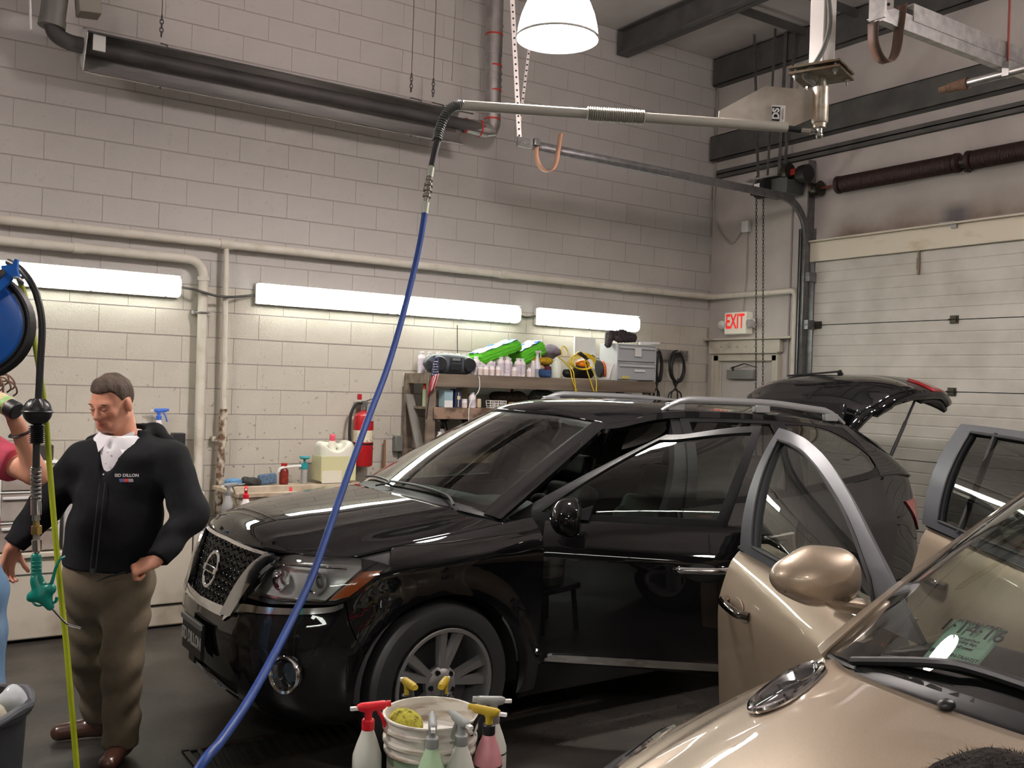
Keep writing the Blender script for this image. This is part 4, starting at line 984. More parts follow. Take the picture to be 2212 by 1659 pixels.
# ------------------------------------------------------------------ the black car
bp_m = mat('black_paint', (.0045, .0045, .005), .5, 0, coat=1.0, spec=.0)
rail_m = mat('roof_rail_silver', (.34, .35, .36), .35, .7)
rim_s = mat('alloy_rim', (.42, .42, .42), .32, .8)
SUV = Car(
    plan=[(.865, 0), (.858, .22), (.83, .42), (.775, .60), (.675, .745), (.53, .845), (.35, .905), (.1, .945), (-.4, .962), (-1.5, .968), (-2.6, .966), (-3.2, .957), (-3.62, .935), (-3.88, .875), (-4.03, .72), (-4.09, .4), (-4.11, 0)],
    pf=[(.18, .20), (.25, .09), (.33, .04), (.45, .01), (.56, .0), (.66, .015), (.74, .04), (.86, .075), (.96, .115), (1.02, .17), (1.1, .26)],
    ps=[(.18, .10), (.27, .06), (.36, .036), (.5, .022), (.7, .012), (.88, .004), (.955, .0), (.985, .006), (1.04, .024), (1.12, .052), (1.25, .095)],
    pr=[(.2, .12), (.3, .04), (.5, .0), (.68, .0), (.8, .01), (1.0, .025), (1.2, .07), (1.4, .18)],
    ztop=[(-.95, 1.0), (-.5, .985), (-.2, 1.035), (.13, 1.075), (.55, 1.13), (1.0, 1.20), (4, 1.4)], roll=(.13, .075),
    B=[(-.18, 0, 1.185), (-.215, .40, 1.178), (-.335, .745, 1.14), (-.50, .85, 1.122), (-1.50, .905, 1.135), (-2.50, .905, 1.175), (-3.46, .865, 1.27), (-3.94, .74, 1.24), (-4.05, 0, 1.24)],
    T=[(-1.02, 0, 1.64), (-1.065, .32, 1.633), (-1.17, .575, 1.607), (-1.28, .640, 1.60), (-1.68, .668, 1.668), (-2.55, .662, 1.655), (-3.22, .635, 1.602), (-3.48, .56, 1.585), (-3.62, 0, 1.61)],
    bulge=[(0, .03), (1.5, .028), (2.2, .012), (3, .056), (4, .058), (5, .052), (6, .03), (8, .03)],
    arches=[(0, .383, .43), (-2.9, .383, .43)], fx=.865, rx=-4.11)
car = thing('black_suv', 'glossy black SUV with its front door and tailgate open', 'car', (2.235, 4.81, 0), PI+.012)
U, UF = SUV.U, SUV.UF
def zt(u): return interp(SUV.zt, -SUV.plan(abs(u))[0])
def arc(cx, cz, r, a0, a1, n=18): return [(U(cx+r*math.cos(a)), cz+r*math.sin(a)) for a in [a0+(a1-a0)*k/n for k in range(n+1)]]
AR = .425; XD0, XD1, XR = -.555, -1.53, -2.56
uc = UF(.66)
def ztF(u):
    a = abs(u); return .975+.012*sstep(0, uc, a) if a <= uc else max(zt(u), .987)
# dark inner shell so that every shut line reads black
for sd in (1, -1):
    shell = MB()
    lo = [(U(-3.95), .3), (U(-3.36), .3)]+arc(-2.9, .383, AR+.01, -.2, PI+.2)[::1]+[(U(-2.44), .3), (U(-.47), .3)]+arc(0, .383, AR+.01, PI+.2, -.2)[::-1][::-1]+[(U(.45), .3)]
    outl = [(U(-.47), .3)]+[(U(-.555), .28)]+[(U(-.555), 1.06)]+[(u, ztF(u)-.01) for u in [U(-.5+.9*k/10) for k in range(11)]]+[(U(.44), .35)]+arc(0, .383, AR+.01, 0.05, PI)
    SUV.panel(outl, off=-.016, side=sd, mb=shell, h=.08).build('inner_fender', inner_bk, car); shell = MB()
    if sd < 0: SUV.panel([(U(XD0), .3), (U(XD0), 1.12), (U(XR), 1.16), (U(XR), .3)], off=-.018, side=sd, mb=shell, h=.1)
    if sd > 0: SUV.panel([(U(XD1+.02), .3), (U(XD1+.02), 1.12), (U(XR), 1.16), (U(XR), .3)], off=-.018, side=sd, mb=shell, h=.1)
    shell.build('inner_body', inner_bk, car)

for sd in (1, -1):
    # fender
    F = [(U(XD0), .27), (U(XD0), zt(U(XD0))-.005)]+[(u, ztF(u)) for u in [U(XD0+(.26-XD0)*k/14) for k in range(1, 15)]]
    F += [(U(.285), .955), (U(.37), .885), (U(.475), .805), (U(.455), .70), (U(.40), .585)]
    F += arc(0, .383, AR, .44, PI, 22)+[(U(-.43), .27)]
    SUV.panel(F, h=.035, gap=.0018, side=sd).build('fender', bp_m, car, sharp=1.2, solid=.008)
    # liner of the wheel arch
    for cx in (0, -2.9):
        mb = MB(); n = 20
        P = [(cx+AR*math.cos(a), .383+AR*math.sin(a)) for a in [-.1+(PI+.2)*k/n for k in range(n+1)]]
        mb.add([(x, sd*y, z) for y in (.93, .55) for x, z in P], [(i, i+1, n+2+i, n+1+i) for i in range(n)])
        mb.add([(x, sd*.56, z) for x, z in P], [tuple(range(n+1))]); mb.build('arch_liner', inner_bk, car)
    # rear door, quarter panel
    if True:
        Rd = [(U(XD1), .40), (U(XD1), 1.135), (U(XR), 1.175), (U(XR), .95), (U(XR), .70)]+arc(-2.9, .383, AR+.012, .66, .08, 8)+[(U(-2.462), .40)]
        rd = SUV.panel(Rd, h=.07, gap=.002, side=sd).build('rear_door', bp_m, car, sharp=1.2, solid=.01)
        hp = SUV.S(U(-2.38), .955, .022); hq = SUV.S(U(-2.17), .945, .03)
        MB().tube([Vector((p.x, sd*p.y, p.z)) for p in spline([SUV.S(U(-2.40), .95, .0), hp, hq, SUV.S(U(-2.14), .94, 0)], 5)], .012, 10).build('door_handle', chrome, rd)
        SUV.panel([(U(XD1-.03), .42), (U(XD1-.03), .465), (U(-2.46), .49), (U(-2.46), .455)], off=.012, side=sd, h=.03).build('chrome_strip', chrome, rd, solid=.012)
    Qp = [(U(XR), 1.175), (U(-3.0), 1.21), (U(-3.46), 1.27), (U(-3.70), 1.262), (U(-3.92), 1.25), (U(-3.98), 1.12), (U(-3.82), 1.06), (U(-3.80), 1.0), (U(-3.94), .9), (U(-3.98), .60), (U(-3.55), .55), (U(-3.315), .52)]+arc(-2.9, .383, AR, PI-.35, .68, 20)+[(U(XR), .72)]
    SUV.panel(Qp, h=.06, gap=.002, side=sd).build('quarter_panel', bp_m, car, sharp=1.2, solid=.01)
    tl = [(U(-3.68), 1.085), (U(-4.03), 1.095), (U(-4.05), .93), (U(-3.90), .87)]
    SUV.panel(sm(tl+tl[:1], 4), h=.03, off=.012, side=sd).build('tail_lamp', mat('tail_red', (.22, .004, .008), .12, coat=1), car, solid=.04, label='red tail lamp')
    # sill
    SUV.panel([(U(-.46), .23), (U(-.46), .40), (U(-2.46), .40), (U(-2.46), .23)], h=.06, gap=.002, off=-.012, side=sd).build('sill', trim_bk, car, solid=.04)
    # headlight
    Hl = sm([(UF(.40), .768), (UF(.44), .85), (UF(.53), .945), (UF(.62), .975)], 4)+sm([(uc+.05, .985), (U(.42), .982), (U(.30), .962), (U(.275), .945)], 4)+sm([(U(.33), .89), (U(.45), .812), (U(.52), .785)], 4)+[(UF(.62), .765)]
    hl = SUV.panel(Hl, h=.03, off=.001, side=sd).build('headlight', glass_c, car, sharp=1.5, label='clear swept-back headlight')
    SUV.panel(shrink(Hl, .004), h=.05, off=-.065, side=sd).build('lamp_bowl', mat('lamp_bowl_chrome', (.60, .60, .60), .22, .45), hl, sharp=.3)
    mb = MB(); A = [SUV.S(a, b, -.001) for a, b in Hl]; Bq = [SUV.S(a, b, -.066) for a, b in Hl]; n = len(Hl)
    mb.add([Vector((p.x, sd*p.y, p.z)) for p in A+Bq], [(i, (i+1) % n, n+(i+1) % n, n+i) for i in range(n)]); mb.build('lamp_wall', trim_bk, hl)
    am = [(U(.315), .935), (U(.40), .928), (U(.545), .80), (U(.46), .818)]
    SUV.panel(am, h=.03, off=-.012, side=sd).build('turn_signal', mat('amber_lens', (.55, .12, .012), .2, coat=.6), hl, solid=.03, label='amber turn signal')
    SUV.edge([(U(.40), .94), (U(.56), .795), (UF(.66), .79), (UF(.48), .79)], .006, off=-.012, side=sd, n=6).build('lamp_bezel', chrome, hl)
    SUV.edge([(UF(.47), .80), (UF(.53), .90), (UF(.60), .935), (U(.62), .94), (U(.47), .94)], .007, off=-.018, side=sd, n=6).build('lamp_bezel', chrome, hl)
    c1 = SUV.S(UF(.62), .865, -.055); c2 = SUV.S(U(.60), .87, -.05)
    for c, r in ((c1, .048), (c2, .055)):
        MB().lathe([(r, 0.02), (r*1.05, .028), (r*.9, .0), (r*.5, -.02), (0, -.025)], (c.x, sd*c.y, c.z), (1, sd*.25, 0), 24, caps=False).build('reflector', chrome, hl)
        MB().ball((c.x-.0, sd*c.y, c.z), (.014, .03, .03), 14, 8).build('projector', glass_c, hl)
    # chrome strip under the headlight and the blade beside the grille
    st = sm([(UF(.31), .672), (UF(.42), .735), (UF(.60), .752), (U(.56), .775), (U(.485), .795)], 5)
    st2 = sm([(U(.485), .775), (U(.56), .750), (UF(.60), .722), (UF(.42), .70), (UF(.31), .640)], 5)
    SUV.panel(st+st2, h=.02, off=.012, side=sd).build('chrome_strip', chrome, car, solid=.02, sharp=1.2)
    bl_ = sm([(UF(.285), .665), (UF(.33), .78), (UF(.41), .90), (UF(.50), .978)], 5)+sm([(UF(.62), .972), (UF(.52), .90), (UF(.44), .78), (UF(.385), .675)], 5)
    SUV.panel(bl_, h=.02, off=.022, side=sd).build('grille_blade', mat('dark_chrome', (.42, .42, .43), .10, 1), car, solid=.03, sharp=1.2)
    # fog lamp
    fc = SUV.S(UF(.725), .475, .012); fd = (SUV.S(UF(.725), .475, .05)-fc).normalized(); fd = Vector((fd.x*1.0, fd.y*.6, fd.z)).normalized(); fc.y *= sd; fd.y *= sd
    fg = MB().lathe([(.082, -.03), (.088, .0), (.083, .012), (.072, .006), (.06, -.04), (.058, -.05)], fc, fd, 32, caps=False).build('fog_lamp', chrome, car)
    MB().lathe([(.0, -.035), (.045, -.035), (.055, -.05), (0, -.05)], fc, fd, 24).build('fog_lens', glass_c, fg)
    MB().lathe([(.0, -.048), (.06, -.048), (.06, -.06), (0, -.06)], fc, fd, 24).build('fog_bowl', trim_bk, fg)
# front bumper (right round the nose) with openings
bt = [(UF(.0), .655), (UF(.28), .655), (UF(.315), .636), (UF(.42), .695), (UF(.60), .718), (U(.56), .745), (U(.485), .772), (U(.478), .80), (U(.458), .70), (U(.405), .583)]
ba = [q for q in arc(0, .383, AR, .42, .0, 6)]
bl2 = [(U(.43), .30), (U(.46), .225), (UF(.75), .215), (UF(.45), .20), (0, .20)]
half = bt+ba+bl2
full = half+[(-a, b) for a, b in half[::-1][1:-1]]
def circ(y, z, ry, rz, n=24, sg=1): c = UF(y); return [(sg*(c+ry*math.cos(a)), z+rz*math.sin(a)) for a in [2*PI*k/n for k in range(n)]]
intake = [(-.42, .36), (-.36, .265), (.36, .265), (.42, .36)]
SUV.panel(full, h=.045, gap=.0015, holes=[circ(.725, .475, .075, .075), circ(.725, .475, .075, .075, sg=-1), intake]).build('front_bumper', bp_m, car, sharp=1.2, solid=.008)
SUV.panel([(-.44, .38), (-.38, .25), (.38, .25), (.44, .38)], h=.08, off=-.03).build('lower_intake', inner_bk, car)
# grille: dark mesh panel, chrome lower bar, honeycomb studs and round badge
gr = [(0, .66), (UF(.30), .665), (UF(.36), .78), (UF(.43), .88), (UF(.52), .97), (0, .985)]; gr = gr+[(-a, b) for a, b in gr[::-1][1:-1]]
gp = SUV.panel(gr, h=.05, off=-.025).build('grille', trim_bk, car)
def gdiv(z): return .30+(z-.665)*.6
mb = MB()
for r in range(9):
    z = .69+r*.033
    for k in range(-9, 10):
        y = (k+.5*(r % 2))*.05
        if abs(y) > gdiv(z)-.02 or math.hypot(y, (z-.825)) < .085: continue
        p = SUV.S(math.copysign(UF(abs(y)), y), z, -.018); mb.ball(p, (.004, .008, .0035), 6, 4)
g2 = mb.build('mesh_studs', mat('stud_chrome', (.35, .35, .35), .25, 1), gp); g2['kind'] = 'stuff'
mb = MB()
for r in range(10):
    z = .675+r*.033; w = gdiv(z); n = 10
    mb.tube([SUV.S(math.copysign(UF(abs(y)), y), z+(.008 if i % 2 else -.008), -.02) for i, y in enumerate([w*(-1+2*k/20) for k in range(21)])], .004, 5)
mb.build('mesh_bars', trim_bk, gp)
lb = [(0, .655), (UF(.30), .66), (UF(.325), .70), (UF(.29), .705), (0, .695)]; lb = lb+[(-a, b) for a, b in lb[::-1][1:-1]]
SUV.panel(lb, h=.025, off=.02).build('grille_bar', chrome, car, solid=.03, sharp=1.2)
hbar = [(0, .982), (UF(.50), .975), (UF(.48), .962), (0, .968)]; hbar = hbar+[(-a, b) for a, b in hbar[::-1][1:-1]]
SUV.panel(hbar, h=.03, off=.004).build('grille_top_bar', chrome, car, solid=.02)
bc = SUV.S(0.0001, .825, .012); bn = Vector((.93, 0, .28)).normalized(); bu = Vector((0, 1, 0)); bw = bn.cross(bu)
bd_ = MB().tube([bc+bu*.085*math.cos(a)+bw*.085*math.sin(a) for a in [2*PI*k/40 for k in range(40)]], .0105, 8, closed=True, flat=.7).build('badge', chrome, car, label='round chrome badge with a cross bar')
MB().box(bc+bn*.004, (.20, .034, .012), (bu, bw, bn)).build('badge_bar', chrome, bd_, bev=.003)
text_part('NISSAN', 'lettering', trim_bk, car, bc+bn*.0108, Vector((0, 1, 0)), -bw if bw.z < 0 else bw, .034, rel=False, bold=.0008)
# licence plate holder
pc = SUV.S(0.0001, .50, .03); ph = MB().box(pc, (.02, .32, .17)).box(pc+Vector((.0, 0, -.10)), (.012, .10, .05)).build('plate_holder', black_pl, car, bev=.004)
MB().box(pc+Vector((.012, 0, .075)), (.012, .325, .025)).build('plate_rim', mat('plate_rim_grey', (.25, .25, .26), .4), ph)
text_part('SID DILLON', 'lettering', white_pl, car, pc+Vector((.0112, 0, -.01)), (0, 1, 0), (0, 0, 1), .085, rel=False, squash=.72, bold=.002)
# hood
xe_c = -.50
KD = None
def Ff(w): return SUV.S(math.copysign(max(abs(w)*uc, 1e-4), w), ztF(w*uc), .002)
def Kf(w):
    a = abs(w)*2.15; p = SUV.G(math.copysign(max(a, 1e-4), w), 0.0)+Vector((.075, 0, .004)); return p if KD is None else p+Vector((KD.x, math.copysign(KD.y, w), KD.z))*abs(w)**5
ue = U(-.40)
def Lf(v): u = uc+(ue-uc)*v; return SUV.S(u, ztF(u), .001)
KD = Lf(1)-Kf(1)
def Lf2(v): return Lf(v)
def Rf2(v): p = Lf2(v); return Vector((p.x, -p.y, p.z))
def hood_c(v): return interp([(0, .975), (.03, 1.0), (.08, 1.03), (.2, 1.075), (.45, 1.125), (.75, 1.165), (1, 1.19)], v)
def hood_b(w, v): a = abs(w); return .010*math.exp(-((a-.60-.1*v)/.05)**2)*sstep(0, .15, v)-.008*math.exp(-((a-.78)/.1)**2)*sstep(0, .2, v)
coons(Ff, Kf, Lf2, Rf2, hood_c, 61, 41, hood_b).build('hood', bp_m, car, sharp=1.5, solid=.01)
# cowl, windscreen, pillars, roof
cw = MB().grid(lambda w, v: Kf(w)*(1-v)+(SUV.G(math.copysign(max(abs(w)*2.15, 1e-4), w), .03, -.004))*v-Vector((0, 0, .012*math.sin(PI*v))), [-1+2*k/30 for k in range(31)], [0, .33, .66, 1])
cw.build('cowl', trim_bk, car)
SUV.panel([(-1.93, .02), (1.93, .02), (1.93, .965), (-1.93, .965)], 'G', h=.14, off=-.004).build('windscreen', glass_t, car)
SUV.panel([(-2.0, .0), (2.0, .0), (2.0, 1.0), (-2.0, 1.0)], 'G', holes=[[(-1.86, .07), (1.86, .07), (1.86, .93), (-1.86, .93)]], h=.14, off=-.012).build('windscreen_band', trim_bk, car)
for sd in (1, -1):
    SUV.panel([(1.95, 0.0), (2.62, 0.0), (2.62, 1.0), (1.95, 1.0)], 'G', h=.07, side=sd).build('roof_pillar', bp_m, car, sharp=1.2, solid=.03)
    SUV.panel([(2.62, .93), (7.0, .93), (7.0, 1.0), (2.62, 1.0)], 'G', h=.09, off=.0, side=sd).build('roof_side', bp_m, car, sharp=1.2, solid=.03)
    SUV.panel([(3.93, -.02), (4.07, -.02), (4.05, .93), (3.95, .93)], 'G', h=.09, off=-.012, side=sd).build('centre_pillar', trim_bk, car, solid=.05)
    SUV.panel([(5.95, .0), (7.05, .0), (7.0, .93), (6.12, .93)], 'G', h=.1, side=sd).build('rear_pillar', bp_m, car, sharp=1.2, solid=.04)
    SUV.panel([(4.10, .03), (4.97, .03), (4.97, .92), (4.10, .92)], 'G', h=.14, off=-.008, side=sd).build('rear_door_glass', glass_d, car, sharp=1.5)
    SUV.panel([(4.06, -.02), (5.04, -.02), (5.02, .935), (4.05, .935)], 'G', holes=[[(4.14, .06), (4.93, .06), (4.93, .88), (4.14, .88)]], h=.08, off=-.003, side=sd).build('rear_door_frame', trim_bk, car, solid=.02)
    SUV.panel([(5.06, .02), (6.15, .02), (6.15, .92), (5.06, .92)], 'G', h=.14, off=-.006, side=sd).build('quarter_glass', glass_d, car, sharp=1.5)
    SUV.panel([(5.02, -.02), (6.25, -.02), (6.15, .935), (5.02, .935)], 'G', holes=[sm([(5.10, .08), (5.72, .08), (5.98, .16), (6.0, .4), (5.86, .7), (5.6, .88), (5.10, .88)], 3)], h=.08, off=-.002, side=sd).build('quarter_frame', trim_bk, car, solid=.02)
    # roof rail
    P = []
    for k in range(0, 25):
        f = k/24; x = -1.62-1.75*f; rise = .065*min(1, math.sin(min(f, 1-f)*PI/.26) if min(f, 1-f) < .13 else 1); p = SUV.G(4+f*1.9 if x < -1.6 else 3.2+.8*f*6, 1.0)
        yy = interp([(-1.3, .60), (-1, .6)], x); P.append(Vector((x, sd*(.628-.02*f), interp([(1.3, 1.655), (1.7, 1.675), (2.5, 1.668), (3.0, 1.635), (3.4, 1.600)], -x)+max(rise, .0))))
    MB().tube(P, [.012+.012*min(1, min(k, 24-k)/3) for k in range(25)], 10, flat=.75, up=(0, 1, 0)).build('roof_rail', rail_m, car)
    for x in (-1.74, -2.5, -3.2): MB().box((x, sd*.62, interp([(1.3, 1.655), (1.7, 1.675), (2.5, 1.668), (3.0, 1.635), (3.4, 1.600)], -x)+.025), (.14, .03, .05)).build('rail_foot', rail_m, car, bev=.006)
def Fr(w): return SUV.G(math.copysign(max(abs(w)*2.4, 1e-4), w), 1.0)
def Kr(w): return SUV.G(math.copysign(max(8-abs(w)*1.4, 1e-4), w if w else 1), 1.0)
def Lr(v): return SUV.G(2.4+(6.6-2.4)*v, 1.0)
def Rr(v): p = Lr(v); return Vector((p.x, -p.y, p.z))
coons(Fr, Kr, Lr, Rr, lambda v: interp([(0, 1.64), (.08, 1.678), (.2, 1.71), (.4, 1.73), (.65, 1.72), (.85, 1.675), (1, 1.62)], v), 31, 31).build('roof', bp_m, car, sharp=1.5, solid=.03)
MB().grid(lambda w, v: Lr(.05+.9*v)*((1+w)/2)+Rr(.05+.9*v)*((1-w)/2)-Vector((0, 0, .045)), [-.97+1.94*k/8 for k in range(9)], [k/10 for k in range(11)]).build('headliner', liner_g, car)
# tailgate frame of the body, and the raised tailgate
MB().tube([SUV.G(8-.4*k/1, 1.0)+Vector((-.0, 0, -.03)) for k in (0, 1, 2, 3)]+[SUV.G(6.95, .6, -.02), SUV.G(6.95, .2, -.02), SUV.S(U(-3.92), 1.1, -.03), SUV.S(U(-3.95), .75, -.03)], .025, 8).build('hatch_seal', rubber, car)
MB().tube([Vector((p.x, -p.y, p.z)) for p in [SUV.G(8-.4*k/1, 1.0)+Vector((-.0, 0, -.03)) for k in (0, 1, 2, 3)]+[SUV.G(6.95, .6, -.02), SUV.G(6.95, .2, -.02), SUV.S(U(-3.92), 1.1, -.03), SUV.S(U(-3.95), .75, -.03)]], .025, 8).build('hatch_seal', rubber, car)
rb = [(U(-3.55), .54), (U(-3.97), .58), (U(-4.06), .62), (SUV.cu[-1]-.001, .62), (SUV.cu[-1]-.001, .25), (U(-3.9), .25), (U(-3.34), .28)]+arc(-2.9, .383, AR, PI-.05, PI-.36, 4)
for sd in (1, -1): SUV.panel(rb, h=.07, gap=.001, side=sd).build('rear_bumper', bp_m, car, sharp=1.2, solid=.01)
HG = (-3.56, 0, 1.61)
hrot = hinge_fn(HG, (0, 1, 0), 1.40)
hp_ = [(-3.56, 1.625, .52), (-3.72, 1.56, .60), (-3.86, 1.42, .67), (-3.96, 1.25, .73), (-4.0, 1.12, .765), (-4.03, 1.0, .77), (-4.045, .86, .76), (-4.02, .72, .72), (-4.0, .68, .70)]
hpS = [spline([(a, c, b) for a, b, c in hp_], 4)][0]
def hatchP(w, k):
    p = hpS[k]; a = abs(w); return Vector((p.x+.13*a**3.2*(1 if p.z < 1.5 else .7), p.y*w, p.z-.03*a*a*(1 if p.z > 1.4 else 0)))
NK = len(hpS); ws = [-1+2*k/24 for k in range(25)]
def hatch_part(k0, k1, w0, w1, off=0):
    mb = MB(); Ws = [w0+(w1-w0)*i/24 for i in range(25)]
    V = [hatchP(w, k)+Vector((-off, 0, .3*off)) for k in range(k0, k1+1) for w in Ws]
    mb.add(V, [(j*25+i, j*25+i+1, (j+1)*25+i+1, (j+1)*25+i) for j in range(k1-k0) for i in range(24)]); return mb
kg0, kg1 = 3, 15
hg = hatch_part(0, NK-1, -1, 1).xf(hrot).build('tailgate', bp_m, car, sharp=1.5, solid=.05, label='raised black tailgate')
hatch_part(kg0, kg1, -.93, .93, .006).xf(hrot).build('tailgate_glass', mat('privacy_glass_opaque', (.008, .008, .009), .04, coat=1), hg, solid=.004)
MB().box((-3.62, 0, 1.645), (.14, .98, .03)).xf(hrot).build('spoiler', bp_m, hg, bev=.01)
a_, b_ = hatchP(.05, 14)+Vector((-.03, 0, 0)), hatchP(-.55, 12)+Vector((-.02, 0, 0))
MB().tube([a_, b_], .008, 8).cyl(hatchP(.05, 15), a_, .02, 10).xf(hrot).build('rear_wiper', black_pl, hg)
for sd in (1, -1):
    q = MB().grid(lambda w, k: hatchP(sd*(.70+.29*w), int(k))+Vector((-.014, 0, .003)), [k/6 for k in range(7)], list(range(19, 25)))
    q.xf(hrot).build('hatch_lamp', MATS['tail_red'], hg, solid=.02, label='red lamp on the raised tailgate')
MB().grid(lambda w, k: hatchP(w, int(k))+Vector((-.016, 0, 0)), [-.6+1.2*k/10 for k in range(11)], [25, 26]).xf(hrot).build('chrome_strip', chrome, hg, solid=.02)
MB().box((-3.95, 0, .67), (.08, .16, .06)).xf(hrot).build('latch', hinge_m, hg)
MB().grid(lambda w, k: hatchP(w*.94, int(k))+Vector((.07, 0, -.02)), ws, list(range(kg1+1, NK))).xf(hrot).build('inner_trim', black_pl, hg, solid=.03)
for sd in (1, -1):
    a = SUV.G(6.93, .35, -.02); a.y *= sd; b = hrot(hatchP(sd*.88, 17)+Vector((.05, 0, 0)))
    m_ = a.lerp(b, .55); MB().tube([a, m_], .013, 8).tube([m_, b], .009, 8).build('gas_strut', black_pl, car)
# open front door on the driver's side, closed one on the other
def front_door(sd, ang):
    hx = SUV.S(U(XD0-.0), .7, -.02); fn = hinge_fn((hx.x, sd*hx.y, 0), (0, 0, 1), -ang*sd)
    D = [(U(XD0), .415), (U(XD0), 1.122), (U(-.75), 1.126), (U(-1.1), 1.13), (U(XD1), 1.135), (U(XD1), .415)]
    def bd(mb): return mb.xf(fn)
    d = bd(SUV.panel(D, h=.05, gap=.002, side=sd)).build('front_door', bp_m, car, sharp=1.2, solid=.012)
    bd(SUV.panel(shrink(D, .015), h=.09, off=-.075, side=sd)).build('door_trim', black_pl, d, solid=.02)
    mb = MB(); n = len(dens(D, .08)); Dd = dens(D, .08); A = [SUV.S(a, b, -.004) for a, b in Dd]; Bq = [SUV.S(a, b, -.085) for a, b in Dd]
    mb.add([Vector((p.x, sd*p.y, p.z)) for p in A+Bq], [(i, (i+1) % n, n+(i+1) % n, n+i) for i in range(n)]); bd(mb).build('door_edge', bp_m, d)
    fo = [(2.66, -.02), (3.96, -.02), (3.95, .925), (3.3, .925), (2.66, .925)]
    fi = [(3.02, .05), (3.90, .05), (3.89, .85), (3.0, .85), (2.80, .85)]
    fi = [(2.98, .06), (3.90, .06), (3.89, .86), (2.80, .86)]
    bd(SUV.panel(fo, 'G', holes=[fi], h=.06, off=.0, side=sd)).build('window_frame', trim_bk, d, solid=.03, sharp=1.2)
    bd(SUV.panel(shrink(fi, -.02), 'G', h=.12, off=-.012, side=sd)).build('door_glass', glass_t, d)
    hs_ = [SUV.S(U(-1.21), .92, .0), SUV.S(U(-1.25), .925, .030), SUV.S(U(-1.36), .93, .036), SUV.S(U(-1.45), .935, .030), SUV.S(U(-1.49), .94, .0)]
    bd(MB().tube([Vector((p.x, sd*p.y, p.z)) for p in spline(hs_, 5)], .012, 10, flat=1.3)).build('door_handle', chrome, d)
    c = SUV.S(U(-1.35), .915, -.002); c.y *= sd
    bd(MB().ball(c, (.10, .006, .05), 20, 8)).build('handle_cup', inner_bk, d)
    stp_ = sm([(U(-.585), .425), (U(-.60), .445), (U(-.70), .462), (U(XD1+.01), .475)], 4)+[(U(XD1+.01), .438), (U(-.72), .425)]
    bd(SUV.panel(stp_, h=.03, off=.016, side=sd)).build('chrome_strip', chrome, d, solid=.018, sharp=1.2)
    # mirror (the far one is folded away out of sight)
    if sd < 0: return d
    mc = np.array((-.69, .985+.12, 1.17)); 
    f = blend([s_ell(mc, (.085, .135, .095)), s_box(mc+np.array((-.03, 0, -.005)), (.08, .22, .15), .05)], .05)
    f = carve(f, s_box(mc+np.array((-.115, 0, 0)), (.1, .5, .5), .005), .012)
    f2 = blend([f, s_cone((-.70, .90, 1.105), (-.695, 1.02, 1.115), .035, .03)], .04)
    mr = solidmesh(f2, mc-np.array((.16, .26, .16)), mc+np.array((.16, .2, .16)), .012, 'door_mirror', bp_m, d, xf=lambda p: fn(Vector((p[0], sd*p[1], p[2]))))
    MB().ball((mc[0]-.062, sd*mc[1], mc[2]), (.003, .105, .066), 20, 10).xf(fn).build('mirror_glass', mat('mirror_silver', (.8, .8, .8), .02, 1), d)
    MB().prism([Vector((x, sd*y, z)) for x, y, z in ((-.62, .862, 1.13), (-.78, .872, 1.13), (-.80, .855, 1.20))], (0, sd*.02, 0)).xf(fn).build('mirror_sail', trim_bk, d)
    return d
front_door(1, .74); front_door(-1, 0)
# wipers
for y0, y1 in ((.52, -.1), (-.08, -.62)):
    b = SUV.G(1.2 if y0 > 0 else -.3, .0)+Vector((.03, 0, .02))
    p = [Kf(y0/.75)+Vector((-.02, 0, .015)), SUV.G(y0*2.3, .04, .02), SUV.G((y0*.5+y1*.5)*2.3, .06, .018), SUV.G(y1*2.3, .05, .018)]
    MB().tube(spline(p, 5), .007, 6).build('wiper', black_pl, car)
# cabin
MB().box((-2.0, 0, .36), (3.4, 1.62, .06)).box((-.42, 0, .75), (.06, 1.5, .75)).build('cabin_floor', inner_bk, car)
f = blend([s_box((-.66, 0, 1.0), (.42, 1.5, .26), .09), s_box((-.62, .38, 1.06), (.36, .42, .22), .08)], .06)
solidmesh(f, (-1.0, -.85, .8), (-.35, .85, 1.25), .03, 'dashboard', mat('dash_vinyl', (.03, .033, .032), .6), car)
steering(car, (-1.03, .38, 1.0), black_pl)
seat(car, -1.35, .40, .40, seat_m); seat(car, -1.35, -.40, .40, seat_m)
seat(car, -2.30, .42, .44, seat_m); seat(car, -2.30, -.42, .44, seat_m)
MB().box((-1.16, 0, 1.54), (.02, .22, .06)).cyl((-1.16, 0, 1.55), (-1.10, 0, 1.62), .01, 8).build('rear_view_mirror', black_pl, car, bev=.01)
for sd in (1, -1):
    MB().grid(lambda x, t: (lambda p: Vector((p.x, sd*(p.y-.06), p.z)))(SUV.S(U(x), t)), [-1.6-.35*k for k in range(6)], [.4, .7, 1.0, 1.1]).build('side_trim', inner_bk, car)
wheel(car, (0, .955, .383), .383, .262, 1, rim_s, yaw=.05); wheel(car, (0, -.955, .383), .383, .262, -1, rim_s)
wheel(car, (-2.9, .955, .383), .383, .262, 1, rim_s); wheel(car, (-2.9, -.955, .383), .383, .262, -1, rim_s)
MB().box((-1.62, 0, .31), (4.3, 1.4, .10)).build('underbody', inner_bk, car)
